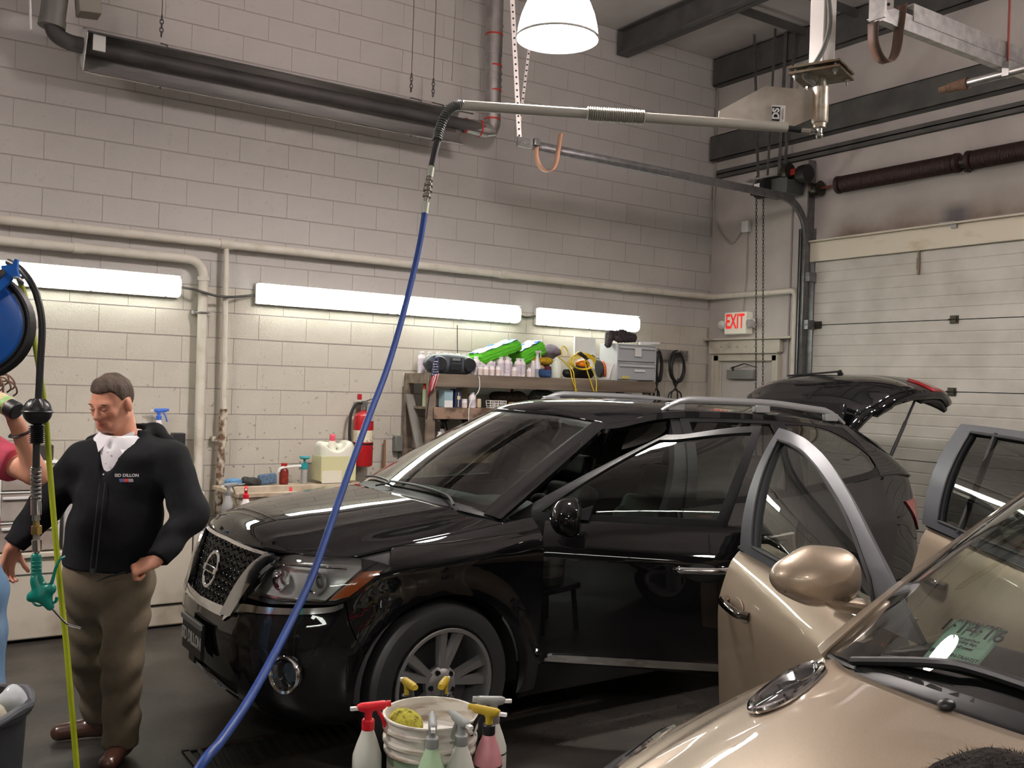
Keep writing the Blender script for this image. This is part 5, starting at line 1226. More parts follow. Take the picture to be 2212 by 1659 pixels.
# ------------------------------------------------------------------ the beige car
bg_m = mat('beige_paint', srgb(176, 160, 140), .40, .45, coat=1.0, col2=srgb(166, 148, 128), scale=400)
bfr_m = mat('frame_grey', (.085, .088, .10), .42, .2)
ENC = Car(
    plan=[(.98, 0), (.96, .25), (.90, .48), (.78, .68), (.60, .82), (.36, .905), (.08, .955), (-.3, .975), (-1.2, .985), (-2.4, .985), (-3.2, .965), (-3.75, .93), (-4.0, .84), (-4.1, .6), (-4.14, 0)],
    pf=[(.18, .2), (.3, .04), (.5, .0), (.66, .02), (.8, .06), (.92, .12), (1.0, .20), (1.08, .30)],
    ps=[(.18, .1), (.3, .05), (.5, .02), (.75, .006), (.9, .0), (.95, .004), (1.0, .016), (1.06, .034), (1.15, .055), (1.3, .10)],
    pr=[(.2, .12), (.3, .04), (.5, .0), (.8, .03), (1.2, .10), (1.4, .2)],
    ztop=[(-.95, .93), (-.6, .945), (-.3, .975), (.0, 1.02), (.25, 1.065), (.45, 1.10), (.9, 1.16), (2.0, 1.24), (4, 1.4)], roll=(.16, .12),
    B=[(-.04, 0, 1.185), (-.08, .36, 1.178), (-.285, .755, 1.13), (-.62, .875, 1.125), (-1.72, .925, 1.17), (-2.75, .92, 1.225), (-3.5, .88, 1.27), (-3.95, .72, 1.27), (-4.05, 0, 1.27)],
    T=[(-1.18, 0, 1.745), (-1.20, .34, 1.728), (-1.30, .61, 1.64), (-1.53, .668, 1.645), (-1.80, .715, 1.69), (-2.75, .715, 1.715), (-3.4, .69, 1.68), (-3.7, .6, 1.67), (-3.8, 0, 1.70)],
    bulge=[(0, .055), (1.5, .052), (2.2, .02), (3, .03), (4, .045), (6, .04), (8, .03)],
    arches=[(0, .385, .43), (-3.02, .385, .43)], fx=.98, rx=-4.14)
car2 = thing('beige_suv', 'beige SUV at the right with its passenger doors open', 'car', (1.80, .865, 0), PI)
U, UF = ENC.U, ENC.UF
def zt2(u): return interp(ENC.zt, -ENC.plan(abs(u))[0])
D0, D1, D2 = -.66, -1.74, -2.72
uc2 = UF(.52)
# hood shut line: high on the fender, running from the nose back to the windscreen corner
def hz(u):
    a = abs(u); return interp([(0, .93), (uc2, .95), (U(.5), .97), (U(.2), 1.005), (U(-.1), 1.05), (U(-.42), 1.108)], a)
for sd in (1, -1):
    F = [(U(D0), .27), (U(D0), 1.10), (U(-.45), hz(U(-.45)))]+[(u, hz(u)) for u in [U(-.42+.9*k/14) for k in range(1, 13)]]
    F += [(U(.33), .955), (U(.30), .90), (U(.40), .80), (U(.44), .65)]+arc(0, .385, .425, .35, PI, 20)+[(U(-.43), .27)]
    # fender, from the doors forward over the wheel to the headlight
    F = [(U(D0), .27), (U(D0), 1.10), (U(-.44), hz(U(-.44)))]+[(U(x), hz(U(x))) for x in (-.36, -.28, -.2, -.12, -.04, .04, .12, .2, .28, .36)]
    F += sm([(U(.36), .975), (U(.20), .955), (U(.08), .935), (U(.12), .90), (U(.30), .83), (U(.46), .75)], 3)[1:]+[(U(.46), .62)]+arc(0, .385, .425, .45, PI, 20)+[(U(-.43), .27)]
    ENC.panel(F, h=.035, gap=.0018, side=sd).build('fender', bg_m, car2, solid=.008)
    mb = MB(); n = 20; P = [(.425*math.cos(a), .385+.425*math.sin(a)) for a in [-.1+(PI+.2)*k/n for k in range(n+1)]]
    for cx in (0, -3.02): mb.add([(cx+x, sd*y, z) for y in (.93, .55) for x, z in P], [(i, i+1, n+2+i, n+1+i) for i in range(n)])
    mb.build('arch_liner', inner_bk, car2)
    # headlight sweeping back along the fender top
    H = sm([(UF(.50), .93), (U(.66), .95), (U(.46), .968), (U(.28), .966), (U(.09), .937)], 4)+sm([(U(.12), .905), (U(.30), .835), (U(.46), .755), (UF(.74), .73), (UF(.52), .76)], 4)[0:]
    hl = ENC.panel(H, h=.03, off=.002, side=sd).build('headlight', glass_c, car2, label='clear headlight swept along the fender')
    ENC.panel(shrink(H, .004), h=.06, off=-.02, side=sd).build('lamp_bowl', mat('lamp_bowl_pale', (.62, .60, .66), .25, .6), hl)
    ENC.edge(sm([(UF(.50), .935), (U(.66), .955), (U(.46), .970), (U(.28), .969), (U(.10), .942)], 5), .010, off=.001, side=sd).build('chrome_edge', chrome, hl)
    ENC.panel(sm([(UF(.50), .938), (U(.66), .957), (U(.46), .972), (U(.28), .970), (U(.10), .945)], 5)+sm([(U(.10), .925), (U(.28), .935), (U(.46), .932), (U(.66), .915), (UF(.50), .90)], 5), h=.02, off=.008, side=sd).build('chrome_band', mat('chrome_lilac', (.74, .73, .78), .16, .9), hl, solid=.008)
    # sill, quarter
    ENC.panel([(U(-.46), .23), (U(-.46), .40), (U(-2.56), .40), (U(-2.56), .23)], h=.08, off=-.012, side=sd).build('sill', trim_bk, car2, solid=.04)
    Q = [(U(D2), 1.22), (U(-3.5), 1.27), (U(-3.95), 1.27), (U(-4.05), 1.0), (U(-4.05), .3), (U(-3.47), .3)]+arc(-3.02, .385, .425, PI-.1, .78, 18)+[(U(D2), .74)]
    ENC.panel(Q, h=.08, gap=.002, side=sd).build('quarter_panel', bg_m, car2, solid=.01)
    ENC.panel([(1.94, -.01), (2.62, -.01), (2.62, 1.0), (1.94, 1.0)], 'G', h=.07, side=sd).build('roof_pillar', bg_m, car2, solid=.03)
    ENC.panel([(2.62, .93), (7.0, .93), (7.0, 1.0), (2.62, 1.0)], 'G', h=.09, side=sd).build('roof_side', bg_m, car2, solid=.03)
    ENC.panel([(3.93, -.02), (4.06, -.02), (4.05, .93), (3.95, .93)], 'G', h=.09, off=-.015, side=sd).build('centre_pillar', trim_bk, car2, solid=.05)
    ENC.panel([(4.93, -.02), (6.98, -.02), (6.98, .93), (4.98, .93)], 'G', holes=[[(5.1, .08), (6.2, .10), (6.1, .86), (5.1, .86)]], h=.12, side=sd).build('rear_pillar', bg_m, car2, solid=.02)
    ENC.panel([(5.08, .06), (6.22, .08), (6.12, .88), (5.08, .88)], 'G', h=.16, off=-.01, side=sd).build('quarter_glass', glass_d, car2)
    # hood side vent: chrome oval with three dark port holes
# nose
bt = [(0, .90), (UF(.48), .915), (UF(.52), .755), (UF(.74), .725), (U(.462), .745), (U(.462), .62)]+arc(0, .385, .425, .42, 0, 6)+[(U(.43), .28), (UF(.74), .22), (0, .21)]
full2 = bt+[(-a, b) for a, b in bt[::-1][1:-1]]
fb2 = ENC.panel(full2, h=.07, gap=.002, holes=[[(-.42, .55), (.42, .55), (.46, .84), (-.46, .84)], [(-.5, .28), (.5, .28), (.46, .42), (-.46, .42)]]).build('front_bumper', bg_m, car2, solid=.01)
gp2 = ENC.panel([(-.44, .53), (.44, .53), (.48, .86), (-.48, .86)], h=.1, off=-.02).build('grille', trim_bk, car2)
for k in range(-9, 10): ENC.edge([(k*.045, .55), (k*.047, .70), (k*.05, .84)], .008, off=-.005, n=6).build('grille_bar', chrome, gp2)
ENC.panel([(-.52, .26), (.52, .26), (.48, .44), (-.48, .44)], h=.1, off=-.02).build('lower_intake', inner_bk, car2)
def Ff(w): return ENC.S(math.copysign(max(abs(w)*uc2, 1e-4), w), hz(w*uc2), .003)
ue2 = U(-.43)
def Lf(v): u = uc2+(ue2-uc2)*v; return ENC.S(u, hz(u), .003)
def Kf0(w): return ENC.G(math.copysign(max(abs(w)*2.0, 1e-4), w), 0.0)+Vector((.07, 0, .002))
KD2 = Lf(1)-Kf0(1)
def Kf2(w): return Kf0(w)+Vector((KD2.x, math.copysign(KD2.y, w), KD2.z))*abs(w)**5
def Rf(v): p = Lf(v); return Vector((p.x, -p.y, p.z))
def hoodc2(v): return interp([(0, .935), (.04, .975), (.12, 1.03), (.3, 1.095), (.55, 1.145), (.8, 1.175), (1, 1.187)], v)
def hoodb2(w, v):
    a = abs(w); r = .70+.14*v
    return (.016*math.exp(-((a-r)/.035)**2)-.012*math.exp(-((a-r-.10)/.05)**2))*sstep(0, .12, v)*(1-.85*sstep(.35, .75, v))
coons(Ff, Kf2, Lf, Rf, hoodc2, 81, 41, hoodb2).build('hood', bg_m, car2, sharp=1.5, solid=.01)
_FW = [(-1+2*i/120, Ff(-1+2*i/120), Kf2(-1+2*i/120)) for i in range(121)]; _LV = [(j/80, Lf(j/80), Rf(j/80)) for j in range(81)]; _c4 = (Ff(-1), Ff(1), Kf2(-1), Kf2(1)); HG2 = []
for v, l, r_ in _LV:
    row = []
    for w, f0, k0 in _FW:
        a = (1+w)/2; row.append(f0*(1-v)+k0*v+l*a+r_*(1-a)-((_c4[0]*(1-a)+_c4[1]*a)*(1-v)+(_c4[2]*(1-a)+_c4[3]*a)*v))
    c = hoodc2(v)-row[60].z
    for (w, _a, _b), q in zip(_FW, row): HG2.append(q+Vector((0, 0, c*(1-w*w)**1.4+hoodb2(w, v))))
def on_hood(x, y):
    """height of the beige hood at a plan point"""
    return min(HG2, key=lambda r: (r.x-x)**2+(r.y-y)**2).z
def hood_px(px, py):
    """plan point (x, |y|) of the hood seen at a picture point"""
    r = RW.T; best = None
    for q in HG2:
        if q.y > 0: continue
        c = r @ np.array((car2.location.x-q.x, car2.location.y-q.y, q.z-CAMH))
        if c[2] < .2: continue
        d = (PPX+FPX*c[0]/c[2]-px)**2+(PPY+FPX*c[1]/c[2]-py)**2
        if best is None or d < best[0]: best = (d, q)
    return best[1].x, -best[1].y
for sd in (1, -1):
    P0, P1 = hood_px(1643, 1543), hood_px(1756, 1445)
    za, zb_ = on_hood(P0[0], sd*P0[1]), on_hood(P1[0], sd*P1[1]); A = Vector((P0[0], sd*P0[1], za)); Bv = Vector((P1[0], sd*P1[1], zb_))
    ax = (Bv-A).normalized(); mx_, my_ = (P0[0]+P1[0])/2, (P0[1]+P1[1])/2; zs1, zs0 = on_hood(mx_, sd*(my_-.05)), on_hood(mx_, sd*(my_+.05)); tr = Vector((0, sd*.10, zs0-zs1)).normalized(); tr = (tr-ax*tr.dot(ax)).normalized(); nm = ax.cross(tr); nm = nm if nm.z > 0 else -nm
    c = (A+Bv)/2; hl_ = (Bv-A).length/2; zc = on_hood(c.x, c.y); c.z = zc+.004
    def ov(a, s1, s2, h): return c+ax*hl_*s1*math.copysign(abs(math.cos(a))**.8, math.cos(a))+tr*.052*s2*math.sin(a)+nm*h
    N = 40; rim = [ov(2*PI*k/N, 1, 1, .006) for k in range(N)]
    vt = MB().tube(rim, .008, 8, closed=True).build('hood_vent', chrome, car2, label='chrome oval hood vent with three port holes')
    MB().add([ov(2*PI*k/N, .97, .95, .002) for k in range(N)], [tuple(range(N))]).build('vent_floor', mat('vent_dark_chrome', (.16, .155, .16), .12, .9), vt, solid=.006)
    for q in (-.62, -.05, .55):
        cc = c+ax*hl_*q
        MB().add([cc+ax*.032*math.cos(a)+tr*.026*math.sin(a)+nm*.0045 for a in [2*PI*k/16 for k in range(16)]], [tuple(range(16))]).build('port_hole', inner_bk, vt, solid=.003)
        MB().tube([cc+ax*(.036*math.cos(a)+.006)+tr*.03*math.sin(a)+nm*.006 for a in [-1.2+2.4*k/8 for k in range(9)]], .004, 6).build('port_lip', MATS['vent_dark_chrome'], vt)
# washer jet
for y in (-.22, .35):
    MB().ball((.02, y, on_hood(.02, y)+.008), (.022, .016, .012)).build('washer_jet', black_pl, car2)
# cowl and windscreen
MB().grid(lambda w, v: Kf2(w)*(1-v)+(ENC.G(math.copysign(max(abs(w)*2.0, 1e-4), w), .02, -.004))*v-Vector((0, 0, .02*math.sin(PI*v))), [-1+2*k/30 for k in range(31)], [0, .33, .66, 1]).build('cowl', trim_bk, car2)
ENC.panel([(-1.92, .01), (1.92, .01), (1.92, .97), (-1.92, .97)], 'G', h=.12, off=-.004).build('windscreen', glassmat('windscreen_green', (.80, .90, .83)), car2)
ENC.panel([(-2.0, .0), (2.0, .0), (2.0, 1.0), (-2.0, 1.0)], 'G', holes=[[(-1.84, .07), (1.84, .07), (1.84, .93), (-1.84, .93)]], h=.12, off=-.012).build('windscreen_band', trim_bk, car2)
for y0, y1, lab in ((-.60, .02, 0), (.10, .72, 0)):
    k0 = ENC.G(y0*2.1, .015, .02); p = [Kf2(y0/.8)+Vector((-.03, 0, .01)), ENC.G((y0*.72+y1*.28)*2.2, .045, .022), ENC.G((y0+y1)*1.1, .06, .018), ENC.G(y1*2.2, .05, .016)]
    wp = MB().tube(spline(p, 5), .011, 8).build('wiper', black_pl, car2)
    MB().tube(spline([ENC.G((y0*1.05)*2.1, .035, .008), ENC.G((y0+y1)*1.1, .07, .008), ENC.G(y1*2.2, .06, .008)], 6), .006, 6).build('wiper_blade', rubber, wp)
# paper behind the windscreen
def ws_px(px, py):
    best = None
    for i in range(-80, 81):
        for j in range(1, 60):
            u, tt = i/40, j/100; q = ENC.G(u if i else 1e-4, tt, -.022); c = RW.T @ np.array((car2.location.x-q.x, car2.location.y-q.y, q.z-CAMH))
            d = (PPX+FPX*c[0]/c[2]-px)**2+(PPY+FPX*c[1]/c[2]-py)**2
            if best is None or d < best[0]: best = (d, u, tt)
    return best[1:]
pq = [ws_px(*p) for p in ((2060, 1340), (2180, 1362), (2098, 1455), (1992, 1418))]
def ppt(a, b, off=-.022): u = [(pq[0][k]*(1-a)+pq[1][k]*a)*(1-b)+(pq[3][k]*(1-a)+pq[2][k]*a)*b for k in (0, 1)]; return ENC.G(u[0], u[1], off-.01*math.sin(3*a)*b)
def w2(p): return Vector((car2.location.x-p.x, car2.location.y-p.y, p.z))
tp = thing('transit_paper', 'printed paper coloured with the green glass tint behind the windscreen of the beige car', 'paper', w2(ppt(.5, .5)))
world_part(MB().grid(lambda a, b: w2(ppt(a, b)), [k/8 for k in range(9)], [k/8 for k in range(9)]), 'sheet', mat('paper_glass_tint', srgb(196, 232, 216), .7), tp, solid=.0008)  # green cast of the tinted glass put into the sheet colour
pr_ = (w2(ppt(1, .5))-w2(ppt(0, .5))); pu_ = (w2(ppt(.5, 0))-w2(ppt(.5, 1))); ink = mat('pen_ink', (.03, .035, .05), .8); inkp = mat('print_ink', (.10, .12, .14), .8)
for s_, a, b, sz, sq in (('1·14·16', .5, .22, .055, 1.1), ('NEBRASKA IN-TRANSIT', .45, .80, .0145, 1.0), ('IN TRANSIT PERMIT', .55, .07, .014, 1.0), ('valid for thirty days', .45, .5, .012, 1.0), ('name of owner', .5, .6, .012, 1.0), ('date of purchase', .5, .42, .012, 1.0)):
    text_part(s_, 'lettering', ink if sz > .05 else inkp, tp, w2(ppt(a, b, -.012)), pr_, pu_, sz, squash=sq)
def Fr2(w): return ENC.G(math.copysign(max(abs(w)*2.4, 1e-4), w), 1.0)
def Kr2(w): return ENC.G(math.copysign(max(8-abs(w)*1.4, 1e-4), w if w else 1), 1.0)
def Lr2(v): return ENC.G(2.4+(6.6-2.4)*v, 1.0)
def Rr2(v): p = Lr2(v); return Vector((p.x, -p.y, p.z))
coons(Fr2, Kr2, Lr2, Rr2, lambda v: interp([(0, 1.745), (.1, 1.77), (.3, 1.795), (.6, 1.79), (.85, 1.75), (1, 1.70)], v), 31, 31).build('roof', bg_m, car2, sharp=1.5, solid=.03)
MB().grid(lambda w, v: Lr2(.05+.9*v)*((1+w)/2)+Rr2(.05+.9*v)*((1-w)/2)-Vector((0, 0, .045)), [-.97+1.94*k/8 for k in range(9)], [k/10 for k in range(11)]).build('headliner', liner_g, car2)
MB().grid(lambda y, t: Vector((-4.08+.14*abs(y)**3+.28*max(0, t-.55), y*(.88-.25*max(0, t-.6)), .3+1.42*t)), [-1+.1*k for k in range(21)], [k/12 for k in range(13)]).build('tailgate', bg_m, car2, solid=.03)
# doors
def enc_door(sd, xa, xb, ga, gb, ang, nm, fz, handle, mirror, split=None):
    hx = ENC.S(U(xa), .7, -.02); fn = hinge_fn((hx.x, sd*hx.y, 0), (0, 0, 1), -ang*sd)
    za, zb2 = interp([(.62, 1.125), (1.72, 1.17), (2.75, 1.225)], -xa), interp([(.62, 1.125), (1.72, 1.17), (2.75, 1.225)], -xb)
    D = [(U(xa), .41), (U(xa), za), (U((xa+xb)/2), (za+zb2)/2), (U(xb), zb2), (U(xb), .41)] if xb > -2 else [(U(xa), .41), (U(xa), za), (U(xb), zb2), (U(xb), .74)]+arc(-3.02, .385, .44, .80, .1, 8)+[(U(-2.57), .41)]
    bd = lambda mb: mb.xf(fn)
    d = bd(ENC.panel(D, h=.05, gap=.002, side=sd)).build(nm, bg_m, car2, solid=.012)
    bd(ENC.panel(shrink(D, .015), h=.09, off=-.08, side=sd)).build('door_trim', mat('door_trim_tan', srgb(120, 108, 92), .6), d, solid=.02)
    mb = MB(); Dd = dens(D, .06); n = len(Dd); A = [ENC.S(a, b, -.004) for a, b in Dd]; Bq = [ENC.S(a, b, -.09) for a, b in Dd]
    mb.add([Vector((p.x, sd*p.y, p.z)) for p in A+Bq], [(i, (i+1) % n, n+(i+1) % n, n+i) for i in range(n)]); bd(mb).build('door_edge', bg_m, d)
    o_, i_ = fz
    bd(ENC.panel(o_, 'G', holes=[i_], h=.05, off=.0, side=sd)).build('window_frame', bfr_m, d, solid=.035)
    i2 = shrink(i_, .0); 
    bd(ENC.edge([q for q in dens(i_, .05)], .007, 'G', off=.002, side=sd, n=6, closed=True)).build('window_rubber', rubber, d)
    bd(ENC.panel(shrink(i_, -.025), 'G', h=.12, off=-.014, side=sd)).build('door_glass', glass_t if xb > -2 else glass_d, d)
    if split: bd(ENC.edge([(split[0], .03), (split[1], .88)], .014, 'G', off=-.002, side=sd, n=8)).build('window_bar', rubber, d)
    bt_ = [(U(xa-.02), za-.018), (U((xa+xb)/2), (za+zb2)/2-.016), (U(xb+.01), zb2-.016)]
    bd(ENC.edge(sm(bt_, 5), .012, off=.014, side=sd)).build('belt_chrome', chrome, d)
    h = handle; hs_ = [ENC.S(U(h[0]+.12), h[1], .004), ENC.S(U(h[0]+.09), h[1]+.004, .036), ENC.S(U(h[0]), h[1]+.01, .046), ENC.S(U(h[0]-.09), h[1]+.012, .036), ENC.S(U(h[0]-.12), h[1]+.012, .004)]
    bd(MB().tube([Vector((p.x, sd*p.y, p.z)) for p in spline(hs_, 5)], .015, 10, flat=1.2)).build('door_handle', mat('handle_chrome', (.30, .28, .25), .06, 1), d)
    c = ENC.S(U(h[0]), h[1]+.004, .001); c.y *= sd
    bd(MB().ball(c, (.062, .004, .042), 20, 8)).build('handle_cup', bg_m, d)
    if mirror:
        mc = np.array((-.72, 1.03, 1.245))
        f = blend([s_ell(mc+np.array((.01, .02, -.005)), (.095, .135, .075)), s_box(mc+np.array((-.02, -.035, .0)), (.12, .17, .155), .05)], .07)
        f = carve(f, s_box(mc+np.array((-.125, 0, 0)), (.1, .5, .5), .005), .012)
        m_ = solidmesh(f, mc-np.array((.18, .22, .16)), mc+np.array((.18, .22, .16)), .009, 'door_mirror', bg_m, d, xf=lambda p: fn(Vector((p[0], sd*p[1], p[2]))))
        MB().ball((mc[0]-.072, sd*mc[1], mc[2]), (.003, .11, .062), 20, 10).xf(fn).build('mirror_glass', mat('mirror_silver', (.8, .8, .8), .02, 1), d)
        mb = MB()
        for k in range(9): mb.box((mc[0]+.066-.004*abs(k-2), sd*(mc[1]-.06+.022*k), mc[2]-.055+.0025*k), (.035, .019, .016))
        mb.xf(fn).build('indicator', glass_c, d, label='clear indicator strip under the mirror')
        MB().tube([Vector((x, sd*y, z)) for x, y, z in ((-.70, .90, 1.155), (-.685, .99, 1.17), (-.67, 1.05, 1.195))], [.045, .04, .03], 12, flat=.6).xf(fn).build('mirror_arm', bg_m, d)
        MB().prism([Vector((x, sd*y, z)) for x, y, z in ((-.66, .885, 1.135), (-.92, .898, 1.14), (-.98, .868, 1.235), (-.93, .868, 1.26))], (0, sd*.02, 0)).xf(fn).build('mirror_sail', bfr_m, d)
    return d
fzF = ([(2.66, -.02), (3.96, -.02), (3.95, .93)]+sm([(3.7, .93), (3.3, .915), (2.95, .83), (2.74, .62), (2.66, .3)], 4), [(3.0, .05), (3.84, .05), (3.85, .84)]+sm([(3.65, .84), (3.36, .81), (3.08, .70), (2.91, .48), (2.92, .2)], 4))
fzR = ([(4.05, -.02), (4.97, -.02), (4.99, .93), (4.05, .93)], [(4.14, .06), (4.80, .06), (4.83, .86), (4.14, .86)])
enc_door(-1, D0, D1, 2.66, 3.96, 1.10, 'front_door', fzF, (-1.52, .95), True)
enc_door(-1, D1-.01, D2, 4.05, 4.97, 1.03, 'rear_door', fzR, (-2.50, .99), False, (4.62, 4.64))
enc_door(1, D0, D1, 2.66, 3.96, 0, 'front_door', fzF, (-1.52, .95), True)
enc_door(1, D1-.01, D2, 4.05, 4.97, 0, 'rear_door', fzR, (-2.50, .99), False, (4.62, 4.64))
# cabin
tan_m = mat('seat_tan', srgb(150, 142, 122), .6, bump=.05)
MB().box((-2.1, 0, .36), (3.6, 1.66, .06)).box((-.42, 0, .75), (.06, 1.5, .72)).build('cabin_floor', inner_bk, car2)
f = blend([s_box((-.62, 0, .98), (.62, 1.58, .26), .09), s_box((-.78, .40, 1.06), (.40, .44, .22), .08)], .06)
solidmesh(f, (-1.1, -.85, .78), (-.2, .85, 1.25), .03, 'dashboard', mat('dash_dark', (.028, .026, .025), .55), car2)
steering(car2, (-1.12, .40, 1.05), mat('wheel_grey_green', srgb(78, 84, 76), .6), .19)
for x, y in ((-1.45, .42), (-1.45, -.42), (-2.4, .44), (-2.4, -.44)): seat(car2, x, y, .42, tan_m)
MB().box((-1.36, .0, 1.635), (.025, .24, .07)).cyl((-1.36, 0, 1.65), (-1.3, 0, 1.72), .01, 8).build('rear_view_mirror', black_pl, car2, bev=.012)
for y in (.955, -.955):
    for x in (0, -3.02): wheel(car2, (x, y, .385), .385, .26, 1 if y > 0 else -1, rim_s)
MB().box((-1.55, 0, .30), (4.6, 1.5, .12)).build('underbody', inner_bk, car2)
# ------------------------------------------------------------------ small containers
def bottle_mesh(t, h, r, m, capm, lab=None, neck=.35, cap=.10, shoulder=.16, n=20):
    """upright bottle: body, cap, label as parts of t"""
    hb = h*(1-cap-.04); MB().lathe([(r*.92, 0), (r, .006), (r, hb*(1-shoulder)), (r*.92, hb*(1-shoulder*.5)), (r*neck*1.1, hb), (r*neck, hb+.004), (r*neck, hb+h*.04)], n=n).build('bottle_body', m, t)
    MB().lathe([(r*neck*1.15, hb+h*.03), (r*neck*1.25, hb+h*.035), (r*neck*1.25, h*.985), (r*neck*1.1, h)], n=n).build('cap', capm, t)
    if lab: MB().lathe([(r*1.012, hb*.12), (r*1.012, hb*(1-shoulder)-.01)], n=n, caps=False).build('label_wrap', lab, t)
    return t
def sprayer(name, label, bm, tm, loc, rz=0, liquid=None, lm=None, h=.19, r=.046, collar=None, group=None, tilt=None, mark=None):
    """spray bottle: local +x is the way the nozzle points"""
    t = thing(name, label, 'spray bottle', loc, rz, group, rot=tilt)
    MB().lathe([(r*.94, 0), (r, .008), (r, h*.42), (r*.98, h*.50), (r*.72, h*.70), (r*.45, h*.88), (r*.38, h*.96), (r*.36, h)], n=24).build('bottle_body', bm, t)
    if liquid: MB().lathe([(r*.93, .004), (r*.975, .01), (r*.975, min(liquid, h*.42))]+([(r*.95, h*.5), (r*.9, liquid)] if liquid > h*.42 else []), n=24).build('liquid', lm, t)
    MB().lathe([(r*.42, h-.016), (r*.44, h-.014), (r*.44, h+.014), (r*.36, h+.018)], n=18).build('collar', collar or tm, t)
    f = blend([s_cone((0, 0, h+.012), (0, 0, h+.042), .013, .012), s_box((.012, 0, h+.056), (.085, .021, .024), .009), s_cone((-.03, 0, h+.058), (.052, 0, h+.062), .010, .011)], .012)
    hd = solidmesh(f, (-.06, -.03, h), (.085, .03, h+.09), .005, 'trigger_head', tm, t)
    MB().tube(spline([(.028, 0, h+.05), (.036, 0, h+.035), (.046, 0, h+.018), (.056, 0, h-.012), (.060, 0, h-.03)], 4), [.009]*9+[.0085]*8, 8, flat=.7).build('trigger', tm, hd)
    MB().cyl((.058, 0, h+.062), (.072, 0, h+.062), .010, 10).build('nozzle', tm, hd)
    MB().box((-.044, 0, h+.055), (.03, .014, .010)).build('rear_tab', white_pl, hd)
    if mark: MB().lathe([(r*1.01, h*.40), (r*1.01, h*.43)], n=24, caps=False).build('pen_line', black_pl, t)
    return t
# ------------------------------------------------------------------ wooden shelf on the block wall
wood = mat('shelf_wood', srgb(126, 112, 98), .7, col2=srgb(92, 80, 68), scale=3, detail=6, stretch=(.4, 4, 4), bump=.15)
wood_w = mat('shelf_wood_worn', srgb(140, 116, 98), .7, col2=srgb(84, 66, 52), scale=9, lo=.45, hi=.6, bump=.2)
SX0, SX1, SY0, SY1 = 3.93, 6.40, 7.10, 7.60; Z1, Z2, Z3 = 1.872, 1.583, 1.20
t = thing('wooden_shelf', 'rough grey-brown wooden shelf unit against the block wall behind the black car', 'shelf', (SX0, SY0, 0))
for x in (SX0, SX1-.04):
    for y in (SY0+.04, SY1-.05):
        world_part(MB().box((x, y, .93 if y < 7.3 else .94), (.075, .045, 1.86)), 'post', wood, t, bev=.003)
world_part(MB().box(((SX0+SX1)/2, SY0+.012, Z1-.058), (SX1-SX0+.06, .038, .112)), 'front_rail', wood, t, bev=.004)
world_part(MB().box(((SX0+SX1)/2, SY0+.012, Z2-.05), (SX1-SX0-.02, .038, .10)), 'front_rail', wood_w, t, bev=.004)
world_part(MB().box(((SX0+SX1)/2, SY0+.012, Z3-.05), (SX1-SX0-.02, .038, .10)), 'front_rail', wood_w, t, bev=.004)
for z in (Z1-.012, Z2-.012, Z3-.012, .55):
    for k in range(3): world_part(MB().box(((SX0+SX1)/2, SY0+.11+.165*k, z), (SX1-SX0, .155, .022)), 'shelf_board', wood, t, bev=.002)
for x in (SX0, SX1-.04): world_part(MB().box((x, (SY0+SY1)/2, Z1-.05), (.04, SY1-SY0-.04, .08)), 'end_rail', wood, t)
world_part(MB().bar((SX0-.01, SY1-.08, 1.68), (SX0-.01, SY0+.06, .95), .075, .022), 'diagonal_brace', mat('brace_grey', srgb(120, 116, 110), .6), t)
world_part(MB().prism([(SX1-.03, SY0, 1.76), (SX1+.2, SY0+.1, 1.60), (SX1-.03, SY0+.1, 1.60)], (0, .03, 0)), 'corner_gusset', mat('gusset_dark', srgb(34, 34, 36), .7), t)
# boombox
bbm = mat('boombox_grey', srgb(70, 76, 84), .45); bbd = mat('boombox_dark', srgb(26, 28, 31), .4)
bx0, bx1 = 3.895, 4.375; bc_ = ((bx0+bx1)/2, 7.19, 1.955)
t = thing('boombox', 'rounded dark grey portable stereo at the left end of the shelf', 'stereo', (bc_[0], bc_[1], 1.873))
solidmesh(blend([s_ell((0, 0, .082), (.262, .10, .092)), s_box((0, .02, .08), (.44, .16, .155), .06)], .03), (-.3, -.14, -.02), (.3, .14, .2), .01, 'stereo_body', bbm, t)
for s_ in (-1, 1):
    sp = MB().lathe([(.0, .012), (.055, .012), (.062, .004), (.068, -.02)], (s_*.145, -.088, .082), (0, -1, 0), 28).build('speaker_grille', bbd, t)
MB().box((0, -.095, .085), (.12, .02, .12)).build('control_panel', bbd, t, bev=.008)
MB().box((0, -.108, .125), (.08, .004, .022)).build('tuning_window', mat('dial_grey', srgb(110, 116, 120), .3), t)
for k in range(4): MB().box((-.036+.024*k, -.107, .09), (.018, .008, .012)).build('button', bbm, t, bev=.002)
MB().lathe([(.0, .0), (.022, .0), (.024, -.02)], (-.235, -.05, .085), (-.55, -.83, 0), 20).build('bass_port', inner_bk, t)
